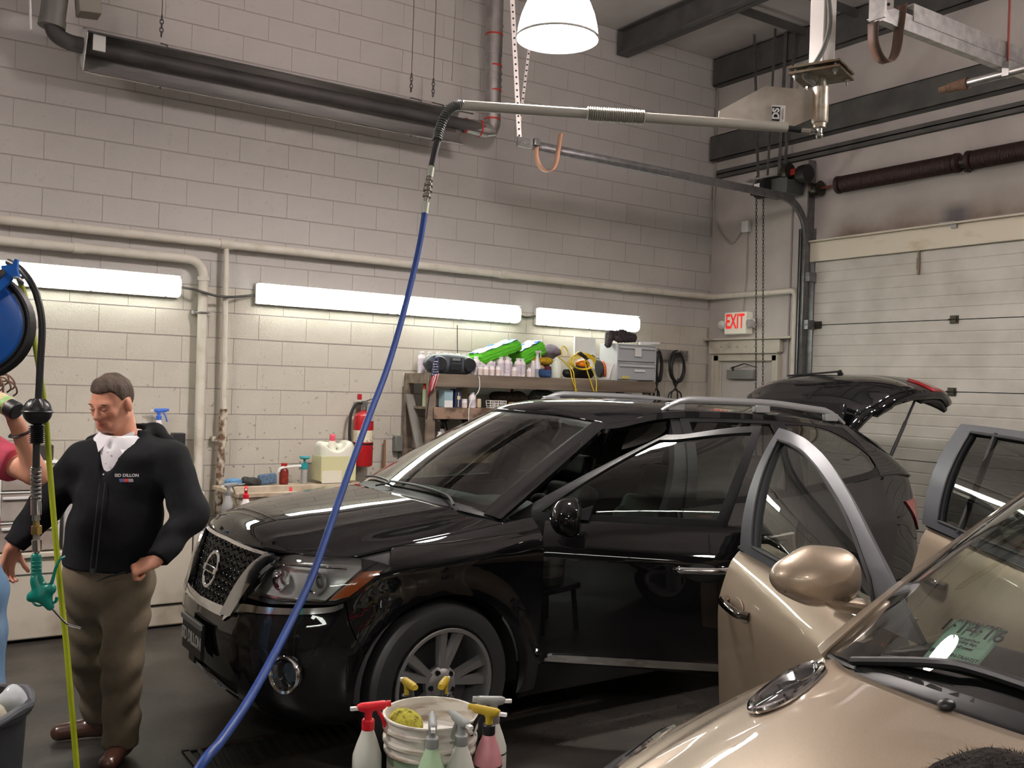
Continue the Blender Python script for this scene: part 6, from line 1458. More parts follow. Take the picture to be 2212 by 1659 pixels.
# white product bottles
bw = mat('bottle_white', srgb(232, 224, 226), .4); lb_ = mat('label_lilac', srgb(206, 196, 206), .6, col2=srgb(120, 112, 124), scale=70, lo=.60, hi=.66, stretch=(1, 1, 3)); lb2 = mat('label_pale', srgb(214, 198, 192), .6, col2=srgb(150, 132, 130), scale=80, lo=.6, hi=.66, stretch=(1, 1, 3))
big = thing('product_bottle', 'tall white product bottle on the shelf directly beside the stereo', 'bottle', (4.43, 7.24, 1.873), 0, 'white product bottles on the top shelf'); bottle_mesh(big, .165, .033, bw, white_pl, lb_, .5)
sml = thing('product_bottle', 'short white bottle at the front of the shelf beside the stereo', 'bottle', (4.42, 7.15, 1.873), 0, 'white product bottles on the top shelf'); bottle_mesh(sml, .085, .026, bw, white_pl, lb2, .62)
ordn = ['second', 'third', 'fourth', 'fifth', 'sixth', 'seventh', 'eighth', 'ninth', 'tenth', 'eleventh']
for k, (x, y, zz) in enumerate(((4.50, 7.25, 1), (4.565, 7.24, 1), (4.62, 7.27, 1.03), (4.665, 7.20, 1.04), (4.735, 7.20, 1.04), (4.80, 7.27, 1), (4.845, 7.19, 1.0), (4.91, 7.22, 1.0), (4.955, 7.28, .98))):
    d = dup(big, (x, y, 1.873), .7*k, 'tall white product bottle, %s of the row counting from the stereo' % ordn[k]); d.scale = (1, 1, zz)
for k, (x, y) in enumerate(((4.48, 7.15), (4.54, 7.145), (4.60, 7.14), (4.775, 7.14), (4.975, 7.19))):
    dup(sml, (x, y, 1.873), k, ['short white bottle at the front, second from the stereo', 'short white bottle at the front, third from the stereo', 'short white bottle at the front, fourth from the stereo', 'short pinkish bottle standing alone before the tall row', 'short white bottle at the right end of the tall row'][k])
bk = thing('product_bottle', 'white capped bottle behind the stereo, nearest the left shelf end', 'bottle', (4.0, 7.46, 1.873), 0, 'white bottles along the back of the top shelf'); bottle_mesh(bk, .19, .033, bw, white_pl, lb_, .5)
for k, x in enumerate((4.085, 4.17, 4.245, 4.30, 4.375, 4.44, 4.50)):
    dup(bk, (x, 7.47, 1.873), k, 'white capped bottle at the back of the shelf, %s behind the stereo' % ordn[k])
# clear tall spray bottle, small clear bottle
sp_cl = mat('bottle_clear_plastic', srgb(206, 202, 206), .25, alpha=1); lq = mat('liquid_grey', srgb(150, 146, 150), .3)
t = thing('spray_bottle', 'tall clear spray bottle with grey liquid between white bottles and yellow mitt', 'spray bottle', (5.05, 7.18, 1.873))
MB().lathe([(.036, 0), (.038, .01), (.038, .09), (.028, .13), (.016, .17), (.012, .20)], n=20).build('bottle_body', sp_cl, t)
MB().lathe([(.0385, .004), (.0385, .075)], n=20, caps=False).build('liquid', lq, t)
MB().cyl((0, 0, .195), (0, 0, .225), .012, 12).box((.012, 0, .235), (.06, .016, .02)).bar((.03, 0, .228), (.04, 0, .185), .01, .006).build('trigger_head', mat('trigger_pale', srgb(190, 186, 186), .4), t)
t = thing('small_bottle', 'narrow clear bottle with white cap left of the tall spray bottle', 'bottle', (4.995, 7.165, 1.873)); bottle_mesh(t, .15, .022, sp_cl, white_pl, None, .6)
# towel packs in bright green
gm = mat('towel_green', srgb(96, 196, 40), .8, col2=srgb(70, 160, 30), scale=30, stretch=(.3, .3, 6), bump=.4, bscale=60)
pm2 = mat('pack_print', srgb(230, 235, 235), .25, col2=srgb(60, 120, 190), scale=9, lo=.52, hi=.58)
def towel_pack(label, c, L, Wd, H, rx, rz):
    t = thing('towel_pack', label, 'towels', c, rot=(0, rx, rz), group='packs of green towels')
    def f(X, Y, Z):
        d = s_box((0, 0, 0), (L, Wd, H), .035)(X, Y, Z); return d+.006*np.sin(Z*210)+.004*np.sin(X*60+Y*30)
    solidmesh(f, (-L/2-.03, -Wd/2-.03, -H/2-.03), (L/2+.03, Wd/2+.03, H/2+.03), .012, 'folded_towels', gm, t)
    MB().grid(lambda a, b: Vector((a*L*.47, b*Wd*.44, H/2+.010+.006*math.sin(a*9)*math.cos(b*7))), [-1+.2*k for k in range(11)], [-1+.25*k for k in range(9)]).build('printed_band', pm2, t, solid=.003)
    return t
towel_pack('bright green towel pack with printed band lying tilted on the white bottles', (4.68, 7.33, 2.085), .46, .26, .10, -.34, 0)
towel_pack('second green towel pack leaning behind the tall spray bottle', (5.04, 7.34, 2.095), .30, .24, .13, -.42, .1)
# cloths, mitts and rags
def rag(name, label, cat, m, c, r, amp=.25, seed=0, h=.012, fq=14, group=None, flat=None):
    rr = np.random.RandomState(seed); ph = rr.rand(6)*6; o = np.array(r)
    def f(X, Y, Z):
        d = s_ell((0, 0, 0), r)(X, Y, Z); w = np.sin(X*fq*1.3/ o[0]*.05+ph[0]+3*Y/o[1])+np.sin(Y*fq/o[1]*.06+ph[1]+4*X/o[0])+np.sin(Z*2.2/o[2]+ph[2]+2.4*X/o[0]-2*Y/o[1])
        d = d+amp*min(r)*.33*w
        return np.maximum(d, -(Z+o[2]*.8)) if flat else d
    k = 1.35; ob = solidmesh(f, (-r[0]*k, -r[1]*k, -r[2]*k), (r[0]*k, r[1]*k, r[2]*k), h, name, m, None, label=None)
    ob.location = c; return tag(ob, label, cat, group)
def fabric(nm, a, b, bs=160, bump=.6): return mat(nm, a, .9, col2=b, scale=40, bump=bump, bscale=bs)
rag('wash_cloth', 'crumpled mauve grey cloth lying on top beside the green towels', 'cloth', fabric('cloth_mauve', srgb(132, 122, 134), srgb(104, 96, 108)), (5.27, 7.28, 2.115), (.12, .10, .055), .5, 3)
rag('wash_mitt', 'fluffy yellow wash mitt in the middle of the top shelf', 'mitt', fabric('mitt_yellow', srgb(206, 168, 34), srgb(168, 128, 20), 220, 1), (5.14, 7.24, 2.025), (.12, .09, .035), .3, 4)
rag('foam_roll', 'pale tan foam roll under the yellow mitt', 'foam', fabric('foam_tan', srgb(196, 168, 142), srgb(176, 148, 122)), (5.09, 7.25, 1.96), (.09, .07, .035), .12, 5)
rag('rag', 'small crumpled blue rag hanging at the shelf edge', 'rag', fabric('rag_blue', srgb(52, 84, 128), srgb(34, 60, 98)), (5.105, 7.13, 1.906), (.058, .05, .040), .5, 6, .009)
rag('rag', 'dark maroon cloth beside the white gallon bottle', 'rag', fabric('cloth_maroon', srgb(92, 26, 38), srgb(64, 16, 26)), (5.195, 7.26, 1.93), (.06, .08, .065), .35, 7)
rag('rag', 'teal plastic bag stuffed behind the orange polisher', 'bag', mat('bag_teal', srgb(40, 128, 124), .3, col2=srgb(120, 190, 196), scale=14), (5.35, 7.40, 1.985), (.075, .09, .075), .5, 8)
t = thing('jug_bottle', 'white bottle with printed front label at the shelf edge', 'bottle', (5.255, 7.16, 1.873))
MB().lathe([(.044, 0), (.047, .008), (.047, .115), (.040, .135), (.012, .185), (.008, .19)], n=24).build('bottle_body', mat('bottle_cream', srgb(214, 220, 208), .35), t)
MB().lathe([(.0476, .02), (.0476, .108)], n=24, caps=False, a0=-2.6, a1=-.5).build('label_wrap', mat('label_print', srgb(218, 224, 212), .5, col2=srgb(70, 80, 66), scale=60, lo=.58, hi=.62, stretch=(1, 1, 2)), t)
# polisher with yellow cord
org = mat('tool_orange', srgb(224, 128, 26), .4)
t = thing('polisher', 'orange and black power polisher lying under a tangled yellow cord', 'power tool', (5.58, 7.22, 1.873))
solidmesh(blend([s_cone((-.17, -.02, .05), (.13, .03, .06), .045, .055), s_ell((.0, 0, .09), (.10, .07, .055))], .03), (-.26, -.12, -.02), (.22, .14, .17), .012, 'tool_body', mat('tool_black', srgb(24, 24, 26), .5), t)
solidmesh(s_ell((.01, -.025, .145), (.075, .06, .042)), (-.09, -.1, .08), (.11, .06, .2), .01, 'motor_cover', org, t)
MB().box((.01, -.085, .15), (.05, .01, .02)).build('name_plate', black_pl, t, bev=.003)
MB().lathe([(.0, 0), (.085, 0), (.09, .02), (.07, .035), (0, .035)], (.20, -.02, .105), (1, -.35, .15), 28).build('backing_pad', mat('pad_charcoal', srgb(52, 56, 60), .7), t)
MB().lathe([(.0, 0), (.075, 0), (.08, .022), (0, .03)], (.235, -.035, .10), (1, -.35, .15), 28).build('foam_pad', fabric('foam_orange', srgb(216, 120, 70), srgb(190, 96, 54)), t)
MB().tube(spline([(.05, -.02, .19), (.10, -.03, .225), (.14, -.03, .21)], 5), .016, 8).build('handle', black_pl, t)
yel = mat('cord_yellow', srgb(214, 186, 40), .45)
t = thing('extension_cord', 'yellow extension cord coiled on the polisher and dangling over the shelf', 'cord', (5.55, 7.17, 1.99))
def wp(px, py, Y): return onY(px, py, Y)
for k in range(4):
    a = [wp(1258+(28-k*2)*math.cos(q)+k, 780+(17-k)*math.sin(q)+k*1.5, 7.12-.008*k) for q in [2*PI*j/24 for j in range(24)]]
    world_part(MB().tube(a, .0055, 6, closed=True), 'cord_loop', yel, t)
for pts in (((1205, 770), (1222, 785), (1232, 800), (1236, 820), (1242, 836), (1250, 852)), ((1225, 782), (1238, 802), (1240, 815), (1243, 835), (1242, 858)),
            ((1262, 778), (1268, 800), (1276, 825), (1283, 846)), ((1262, 774), (1280, 800), (1288, 822), (1288, 846)), ((1215, 772), (1213, 752), (1218, 748), (1226, 758), (1227, 772)), ((1240, 768), (1252, 760), (1264, 766), (1275, 775))):
    world_part(MB().tube(spline([wp(x, y, 7.075 if y > 800 else 7.10) for x, y in pts], 6), .0055, 6), 'cord_strand', yel, t)
world_part(MB().bar(wp(1250, 762, 7.09), wp(1266, 773, 7.09), .03, .03), 'plug_end', black_pl, t, bev=.006)
# white board and white disc between polisher and drawers
single(MB().box((5.86, 7.52, 2.14), (.26, .02, .30)).box((5.86, 7.505, 2.0), (.28, .02, .03)).box((5.73, 7.505, 2.14), (.02, .02, .3)), 'white_board', mat('frame_white', srgb(225, 225, 222), .5), 'white framed board leaning on the wall under the right strip light', 'frame', (5.86, 7.52, 1.99))
mb = MB().grid(lambda a, b: Vector((5.84+.05*a+.06*b*b, 7.16-.02*a, 1.88+.155*b)), [-1+.25*k for k in range(9)], [k/8 for k in range(9)])
single(mb, 'paper_sheet', white_pl, 'curled white sheet standing against the plastic drawers', 'paper', (5.84, 7.16, 1.874), solid=.002)
# plastic drawers with black mitt and tube
dr_pl = mat('drawer_frost', srgb(168, 170, 174), .35, alpha=.9); dr_in = fabric('drawer_stuff', srgb(120, 122, 126), srgb(90, 92, 96))
def drawer_unit(t, w, d, hs, fm, frame_m, notes=()):
    z = 0
    for k, h in enumerate(hs):
        MB().box((0, 0, z+h/2), (w-.016, d-.01, h-.014), taper=.985).build('drawer', fm, t, bev=.008)
        MB().box((0, -d/2-.004, z+h*.80), (w*.9, .012, .02)).build('drawer_pull', frame_m, t, bev=.004)
        MB().box((0, 0, z+h-.004), (w, d, .010)).build('drawer_rim', frame_m, t, bev=.003); z += h
    for x in (-1, 1): MB().box((x*(w/2-.004), 0, z/2), (.01, d*.96, z)).build('side_frame', frame_m, t)
    return t
t = thing('plastic_organizer', 'frosted plastic two-drawer box at the right end of the shelf', 'organizer', (6.19, 7.24, 1.873))
drawer_unit(t, .50, .28, (.18, .175), dr_pl, mat('drawer_edge', srgb(186, 188, 190), .4))
MB().box((.0, -.149, .28), (.085, .003, .085)).build('paper_note', mat('note_paper', srgb(206, 204, 202), .7), t)
MB().box((.03, -.149, .10), (.14, .003, .02)).build('tape_mark', white_pl, t); MB().box((-.15, -.149, .03), (.09, .003, .025)).build('yellow_label', mat('label_yellow', srgb(196, 184, 96), .6), t)
mopf = blend([s_cone((-.20, -.06, -.06), (-.14, -.02, .035), .030, .045), (s_cone((-.14, -.02, .035), (.04, .02, .05), .045, .05), .03), (s_cone((.04, .02, .05), (.17, .0, .03), .05, .04), .03), (s_cone((-.10, -.10, .0), (.10, -.09, .012), .035, .032), .03)], .03)
mo = solidmesh(lambda X, Y, Z: mopf(X, Y, Z)+.006*np.sin(150*X+40*Z)*np.sin(120*Y+60*Z), (-.26, -.17, -.12), (.24, .11, .13), .009, 'dust_mop', fabric('mop_dark', srgb(62, 54, 56), srgb(36, 30, 32), 120, 1), None)
mo.location = (6.08, 7.24, 2.272); tag(mo, 'dark grey fringed duster draped over the plastic drawers', 'duster')
single(MB().cyl((6.30, 7.2, 2.252), (6.56, 7.2, 2.258), .016, 14), 'cardboard_tube', white_pl, 'white tube lying on the drawers and sticking out to the right', 'tube', (6.43, 7.2, 2.236))
# hose rack with black cords
t = thing('cord_rack', 'grey board with hooks for cords on the wall right of the shelf', 'rack', (7.10, WY, 2.16))
world_part(MB().box((7.02, WY-.03, 2.17), (.62, .04, .11)), 'rack_board', mat('rack_board', srgb(140, 134, 128), .7, col2=srgb(110, 104, 98), scale=6), t)
for x in (6.82, 7.12, 7.2): world_part(MB().cyl((x, WY-.05, 2.19), (x, WY-.13, 2.21), .011, 8), 'hook', galv, t)
cordm = mat('cord_black', srgb(26, 25, 24), .5)
for cx_, w_, label in ((7.13, .105, 'black cord coiled on the wall rack nearest the corner'), (6.86, .05, 'black cord looped on the wall rack behind the drawers')):
    t = thing('power_cord', label, 'cord', (cx_, WY-.1, 2.1), group='black cords on the wall rack')
    for k in range(4):
        zc = 2.055-.012*k; world_part(MB().tube([(cx_+(w_-.004*k)*math.cos(a)+.01*(k % 2), WY-.085-.010*k, zc+(.165-.008*k)*math.sin(a)) for a in [2*PI*j/28 for j in range(28)]], .0085, 6, closed=True), 'cord_loop', cordm, t)
    for e in ((-.5, -.75), (.9, -.9), (.35, -.6), (-.9, -1.0)):
        world_part(MB().tube(spline([(cx_+e[0]*w_*-.6, WY-.09, 1.92), (cx_+e[0]*w_*.2, WY-.085, 1.80), (cx_+e[0]*w_, WY-.08, 1.74+.1*(e[1]+.8)), (cx_+e[0]*w_*1.1, WY-.08, 1.42)], 6), .0085, 6), 'cord_tail', cordm, t)
# middle shelf: left to right
t = thing('spray_can', 'spray can with orange cap at the left end of the middle shelf', 'can', (4.0, 7.36, Z2)); MB().cyl((0, 0, 0), (0, 0, .15), .030, 20).build('can_body', mat('can_pale', srgb(196, 206, 170), .4), t); MB().lathe([(.028, .15), (.027, .20), (.018, .215), (0, .215)], n=20).build('cap', mat('cap_orange', srgb(222, 84, 40), .4), t)
t = thing('clear_box', 'clear plastic case with blue edge on the middle shelf', 'box', (4.11, 7.20, Z2)); MB().box((0, 0, .075), (.085, .10, .15)).build('case', mat('case_clear', srgb(150, 176, 186), .2), t, bev=.004); MB().box((0, -.051, .03), (.08, .003, .06)).build('paper_insert', white_pl, t)
t = thing('navy_box', 'dark navy box with a white line on the middle shelf', 'box', (4.21, 7.20, Z2)); MB().box((0, 0, .08), (.07, .09, .16)).build('carton', mat('carton_navy', srgb(34, 40, 70), .5), t, bev=.003); MB().box((0, -.046, .07), (.006, .003, .13)).box((.002, -.047, .085), (.03, .003, .03)).build('printed_line', mat('print_cream', srgb(206, 196, 160), .6), t)
t = thing('small_jar', 'short white jar standing on the middle shelf', 'jar', (4.275, 7.16, Z2)); bottle_mesh(t, .075, .026, bw, white_pl, lb2, .75, cap=.2, shoulder=.08)
t = thing('shampoo_bottle', 'white bottle with label standing on the middle shelf next to the jar', 'bottle', (4.36, 7.17, Z2)); bottle_mesh(t, .135, .033, bw, white_pl, lb_, .45, shoulder=.3)
t = thing('tall_carton', 'tan and yellow carton standing behind the white bottle on the middle shelf', 'carton', (4.40, 7.42, Z2)); MB().box((0, 0, .13), (.085, .08, .22)).build('carton', mat('carton_tan', srgb(176, 150, 84), .6, col2=srgb(206, 204, 200), scale=5), t, bev=.003)
t = thing('sponge_block', 'cream block standing beside the labelled white bottle', 'sponge', (4.425, 7.17, Z2)); MB().box((0, 0, .04), (.035, .04, .08)).build('foam', mat('foam_cream', srgb(196, 180, 150), .8), t, bev=.006)
bask = mat('basket_white', srgb(214, 210, 204), .45)
for bx_, lab in ((4.555, 'small white plastic basket on the middle shelf, the left one of two'), (4.64, 'small white plastic basket on the middle shelf, the right one of two')):
    t = thing('small_basket', lab, 'basket', (bx_, 7.15, Z2), group='white baskets on the middle shelf'); mb = MB()
    for sx in (-1, 1): mb.bar((sx*.036, -.03, 0), (sx*.042, -.035, .065), .006, .006).bar((sx*.036, .03, 0), (sx*.042, .035, .065), .006, .006)
    for z, w in ((.065, .042), (.042, .040), (.02, .038), (.004, .037)):
        for y in (-1, 1): mb.box((0, y*.034, z), (w*2, .005, .007))
        for x in (-1, 1): mb.box((x*w, 0, z), (.005, .07, .007))
    for k in (-.018, 0, .018): mb.box((k, -.034, .034), (.005, .005, .065))
    mb.box((0, 0, .003), (.075, .066, .005)); mb.build('basket_cage', bask, t)
wb_m = mat('brush_wood', srgb(176, 138, 94), .6); bris = mat('bristles', srgb(60, 46, 34), .9)
for k, (x, y, a, L) in enumerate(((4.80, 7.16, .3, .12), (4.90, 7.17, -.5, .13), (4.97, 7.22, .9, .14), (5.06, 7.16, .1, .13), (5.14, 7.25, -.3, .15))):
    t = thing('scrub_brush', 'wooden brush in the heap on the middle shelf, %s from the baskets' % (['first'] + ordn)[k], 'brush', (x, y, Z2), a, 'brushes heaped on the middle shelf')
    MB().box((0, 0, .045), (L, .042, .022)).tube([(L*.4, 0, .048), (L*.9, 0, .056)], [.014, .010], 8).build('brush_back', wb_m, t, bev=.005)
    mb = MB()
    for i in range(8):
        for j in range(3): mb.cyl((-L*.44+i*L*.12, -.014+.014*j, 0), (-L*.44+i*L*.12, -.014+.014*j, .036), .0045, 5)
    o = mb.build('bristle_tufts', bris, t); o['kind'] = 'stuff'
rag('rag', 'dark brown rag piled behind the brushes on the middle shelf', 'rag', fabric('rag_brown', srgb(72, 58, 46), srgb(44, 36, 30)), (4.86, 7.37, Z2+.088), (.17, .1, .06), .5, 15)
rag('rag', 'grey green rag heap at the back of the middle shelf', 'rag', fabric('rag_grey', srgb(88, 90, 84), srgb(56, 58, 54)), (5.24, 7.36, Z2+.105), (.17, .11, .075), .5, 16)
t = thing('red_handle_tool', 'tool with a flat red handle standing among the brushes', 'tool', (4.93, 7.42, Z2)); MB().bar((0, 0, .02), (.02, 0, .25), .035, .012).build('handle', mat('handle_red', srgb(150, 34, 30), .5), t); MB().box((0, 0, .012), (.05, .04, .024)).build('tool_foot', steel, t)
t = thing('orange_carton', 'small orange carton on the middle shelf near the car roof', 'carton', (5.47, 7.28, Z2)); MB().box((0, 0, .12), (.12, .09, .07)).box((0, 0, .042), (.12, .1, .084)).build('carton', mat('carton_orange', srgb(190, 110, 40), .6), t)
for k, x in enumerate((5.62, 5.78, 5.95, 6.12)):
    t = thing('storage_bin', 'dark blue storage bin low on the middle shelf, %s from the orange carton' % (['first']+ordn)[k], 'bin', (x, 7.33, Z2), 0, 'dark bins on the middle shelf'); MB().box((0, 0, .08), (.14, .3, .16), taper=1.06).build('bin_body', mat('bin_navy', srgb(28, 32, 44), .6), t, bev=.006); MB().box((0, 0, .16), (.155, .31, .012)).build('bin_rim', MATS['bin_navy'], t)
# lower shelf
for k, (x, y, h_, r_, m_, lab) in enumerate(((4.06, 7.2, .17, .03, bw, 'white bottle at the left end of the lower shelf'), (4.14, 7.17, .15, .04, mat('bottle_smoky', srgb(176, 176, 178), .3), 'smoky grey bottle on the lower shelf'),
        (4.24, 7.18, .14, .04, mat('bottle_bluewhite', srgb(190, 200, 214), .4), 'white and blue labelled bottle on the lower shelf'), (4.36, 7.22, .15, .022, bw, 'small dropper bottle on the lower shelf'))):
    t = thing('cleaner_bottle', lab, 'bottle', (x, y, Z3), 0, 'bottles on the lower shelf'); bottle_mesh(t, h_, r_, m_, white_pl, mat('label_blue', srgb(44, 96, 190), .5) if k == 2 else lb_, .45, shoulder=.25)
for k, (x, lab) in enumerate(((4.2, 'black spray bottle at the back of the lower shelf, left one'), (4.42, 'black spray bottle at the back of the lower shelf, right one'))):
    sprayer('spray_bottle', lab, bw, black_pl, (x, 7.40, Z3), .3, h=.20, group='black-triggered bottles on the lower shelf')
# white string over the shelf front
cable('stereo_cord', [onY(988, 702, WY-.012), onY(988, 735, WY-.012), onY(989, 800, WY-.012)], .004, gcab, 'thin cord hanging down the wall behind the stereo', 'cord')
cable('hanging_string', [onY(1034, 812, 7.083), onY(1036, 822, 7.08), onY(1034, 845, 7.08), onY(1015, 872, 7.08), onY(1013, 915, 7.08), onY(1020, 922, 7.08)], .004, white_pl, 'thin pale cord hanging down across the shelf front', 'cord')
single(MB().box((0, 0, 0), (.08, .004, .10)).xf(lambda p: Vector(p)+onY(1020, 928, 7.075)), 'paper_tag', white_pl, 'white paper tag hanging below the middle shelf', 'tag', onY(1020, 928, 7.075))
# small flag
t = thing('small_flag', 'small striped flag with a starry blue field hanging at the shelf post', 'flag', onY(936, 800, 7.03))
fl_red = mat('flag_red', srgb(178, 42, 56), .8); fl_w = mat('flag_white', srgb(220, 208, 208), .8); fl_b = mat('flag_blue', srgb(44, 52, 84), .8)
TL, TR, BL, BR = onY(936, 778, 7.04), onY(944, 812, 7.03), onY(922, 862, 7.04), onY(952, 838, 7.02)
def flp(a, b): # a across stripes 0..1, b along 0..1
    p = onY(933+16*a-10*b+2*math.sin(a*9), 812-6*a+46*b-14*a*b, 7.04-.02*math.sin(a*10+b*3)); return p
for k in range(9): world_part(MB().grid(lambda a, b: flp((k+a)/9, b), [0, .5, 1], [j/8 for j in range(9)]), 'stripe', fl_red if k % 2 == 0 else fl_w, t, solid=.002)
can = world_part(MB().grid(lambda a, b: onY(932+4*b+(16-6*b)*a+2*math.sin(a*8), 813-38*b-5*a, 7.04-.02*math.sin(a*9)), [j/8 for j in range(9)], [j/8 for j in range(9)]), 'star_field', fl_b, t, solid=.002)
mb = MB()
for j in range(6):
    for i in range(3): p = onY(935+3*j/6+(13-5*j/6)*(i+.5*(j % 2))/3, 809-5.6*j, 7.005); mb.ball(p, .005, 6, 4)
o = world_part(mb, 'stars', fl_w, can); o['kind'] = 'stuff'
world_part(MB().tube([onY(938, 768, 7.088), onY(930, 830, 7.088), onY(921, 905, 7.088)], .006, 8), 'flag_stick', black_pl, t)
# switch and outlet boxes on the wall
t = thing('outlet_box', 'grey outlet box with cable low on the wall by the shelf', 'outlet', onY(862, 958, WY)); q = onY(862, 958, WY-.033)
world_part(MB().box(q, (.10, .06, .14)), 'box_body', mat('outlet_grey', srgb(110, 112, 108), .5), t, bev=.008); world_part(MB().cyl(q+Vector((0, 0, -.07)), q+Vector((.0, 0, -.5)), .008, 8), 'cable_drop', gcab, t)
t = thing('wall_switch', 'pale switch plate on the wall at the left end of the shelf', 'switch', onY(880, 821, WY)); q = onY(880, 821, WY-.012)
world_part(MB().box(q, (.09, .024, .12)), 'switch_plate', mat('plate_beige', srgb(206, 198, 184), .5), t, bev=.006); world_part(MB().box(q+Vector((0, -.015, 0)), (.012, .02, .025)), 'toggle', white_pl, t)
# ------------------------------------------------------------------ fire extinguisher
red = mat('extinguisher_red', srgb(176, 30, 36), .3, coat=.4)
q = onY(782, 1010, WY-.10); ex_ = q.x
t = thing('fire_extinguisher', 'red fire extinguisher with black hose hanging on the block wall', 'fire extinguisher', (ex_, WY-.10, 1.05))
MB().lathe([(.06, 0), (.084, .01), (.088, .03), (.088, .40), (.080, .44), (.05, .468), (.022, .475), (.022, .49)], n=32).build('cylinder', red, t)
MB().lathe([(.0885, .215), (.0885, .315)], n=32, caps=False).build('instruction_label', mat('ext_label', srgb(222, 214, 188), .5, col2=srgb(110, 100, 70), scale=50, lo=.58, hi=.63), t)
MB().lathe([(.0888, .19), (.0888, .205)], n=32, caps=False).build('black_band', black_pl, t)
MB().cyl((0, 0, .485), (0, 0, .53), .024, 14).box((.0, -.01, .545), (.05, .04, .04)).build('valve', steel, t)
MB().bar((-.0, -.0, .56), (.11, -.02, .60), .022, .008).bar((0, -.0, .545), (.10, -.02, .555), .022, .006).build('lever', chrome, t)
MB().box((-.045, 0, .60), (.035, .03, .05)).build('hose_clip', red, t, bev=.005)
MB().tube(spline([(-.02, -.01, .545), (-.08, -.02, .54), (-.125, -.02, .46), (-.135, -.02, .35), (-.13, -.02, .22), (-.11, -.03, .15), (-.09, -.05, .10)], 6), .013, 10).build('hose', rubber, t)
MB().box((.02, -.092, .45), (.07, .004, .11), ((1, 0, 0), (0, .98, .2), (0, -.2, .98))).build('inspection_tag', mat('tag_grey', srgb(176, 178, 178), .5), t)
MB().box((0, .092, .3), (.06, .03, .5)).build('wall_bracket', steel, t)
# slim wooden handle leaning on the wall
single(MB().tube([onY(831, 950, WY-.04), onY(829, 1020, WY-.06), Vector((3.72, WY-.10, .02))], [.010, .016, .02], 10), 'wooden_stick', mat('handle_wood', srgb(130, 92, 66), .6), 'worn wooden handle leaning on the wall by the extinguisher', 'stick', onY(829, 1020, WY-.06))
# ------------------------------------------------------------------ utility sink and the things on it
sink_m = mat('sink_plastic', srgb(196, 184, 164), .5, col2=srgb(160, 142, 120), scale=6)
KX0, KX1, KY0, KY1, KZ = 2.19, 3.40, 6.82, 7.44, .945
t = thing('utility_sink', 'stained cream utility sink under the block wall behind the hood', 'sink', (KX0, KY0, 0))
mb = MB()
def rect(x0, x1, y0, y1, z): return [(x0, y0, z), (x1, y0, z), (x1, y1, z), (x0, y1, z)]
loops = [rect(KX0, KX1, KY0, KY1-.16, KZ-.03), rect(KX0, KX1, KY0, KY1-.16, KZ), rect(KX0+.03, KX1-.03, KY0+.03, KY1-.19, KZ), rect(KX0+.07, KX1-.07, KY0+.07, KY1-.22, KZ-.30), ]
V = [p for l in loops for p in l]; mb.add(V, [(i*4+j, i*4+(j+1) % 4, i*4+4+(j+1) % 4, i*4+4+j) for i in range(3) for j in range(4)]+[(12, 13, 14, 15)])
lo2 = [rect(KX0+.02, KX1-.02, KY0+.02, KY1-.18, KZ-.03), rect(KX0+.05, KX1-.05, KY0+.05, KY1-.2, KZ-.33)]; V = [p for l in lo2 for p in l]
mb.add(V, [(j, (j+1) % 4, 4+(j+1) % 4, 4+j) for j in range(4)]+[(4, 5, 6, 7)])
world_part(mb, 'basin', sink_m, t, bev=.006)
world_part(MB().box(((KX0+KX1)/2, KY1-.08, KZ-.02), (KX1-KX0, .16, .03)), 'back_ledge', sink_m, t, bev=.004)
for x in (KX0+.08, KX1-.08):
    for y in (KY0+.08, KY1-.1): world_part(MB().cyl((x, y, 0), (x, y, KZ-.3 if y < 7.2 else KZ-.03), .02, 10), 'leg', galv, t)
LZk = KZ-.005; lY = KY1-.08
t = thing('jerry_can', 'translucent white jug with yellow liquid and pink cap on the sink ledge', 'jug', (3.16, lY, LZk))
jugm = mat('jug_plastic', srgb(222, 222, 208), .4, sss=.1); 
f = s_box((0, 0, .175), (.30, .20, .35), .055); f = carve(f, s_ell((-.02, 0, .36), (.10, .2, .10)), .03)
f = blend([f, s_cone((-.02, 0, .25), (-.02, 0, .335), .03, .026), s_cone((.08, 0, .30), (-.10, .05, .32), .02, .02)], .02)
solidmesh(f, (-.18, -.14, -.02), (.18, .14, .40), .010, 'jug_body', jugm, t)
MB().lathe([(.152*.0+.001, 0), (.001, 0)], n=4).box((0, 0, .125), (.304, .204, .20)).build('liquid', mat('jug_liquid', srgb(206, 204, 160), .35), t, bev=.04)
MB().box((-.06, -.104, .06), (.17, .003, .10)).build('paper_label', mat('jug_label', srgb(222, 218, 200), .6), t)
MB().lathe([(.022, .345), (.024, .35), (.022, .39), (.012, .398), (0, .398)], (-.02, 0, 0), n=16).box((-.02, -.0, .395), (.05, .012, .008)).build('cap', mat('cap_pink', srgb(222, 86, 108), .4), t)
t = thing('pump_dispenser', 'teal hand pump with a white spout on the sink ledge', 'pump', (2.905, lY, LZk))
MB().cyl((0, 0, .0), (0, 0, .13), .026, 16).build('pump_tube', mat('pump_clear', srgb(160, 162, 160), .3), t)
teal = mat('pump_teal', srgb(40, 150, 158), .4)
MB().cyl((0, 0, .12), (0, 0, .165), .03, 16).cyl((0, 0, .165), (0, 0, .20), .010, 10).lathe([(.0, .20), (.03, .20), (.045, .21), (.04, .222), (0, .225)], n=16).build('pump_head', teal, t)
MB().tube(spline([(-.02, 0, .145), (-.12, -.01, .14), (-.19, -.02, .135), (-.215, -.02, .12), (-.22, -.02, .10)], 6), .011, 10).build('spout', white_pl, t)
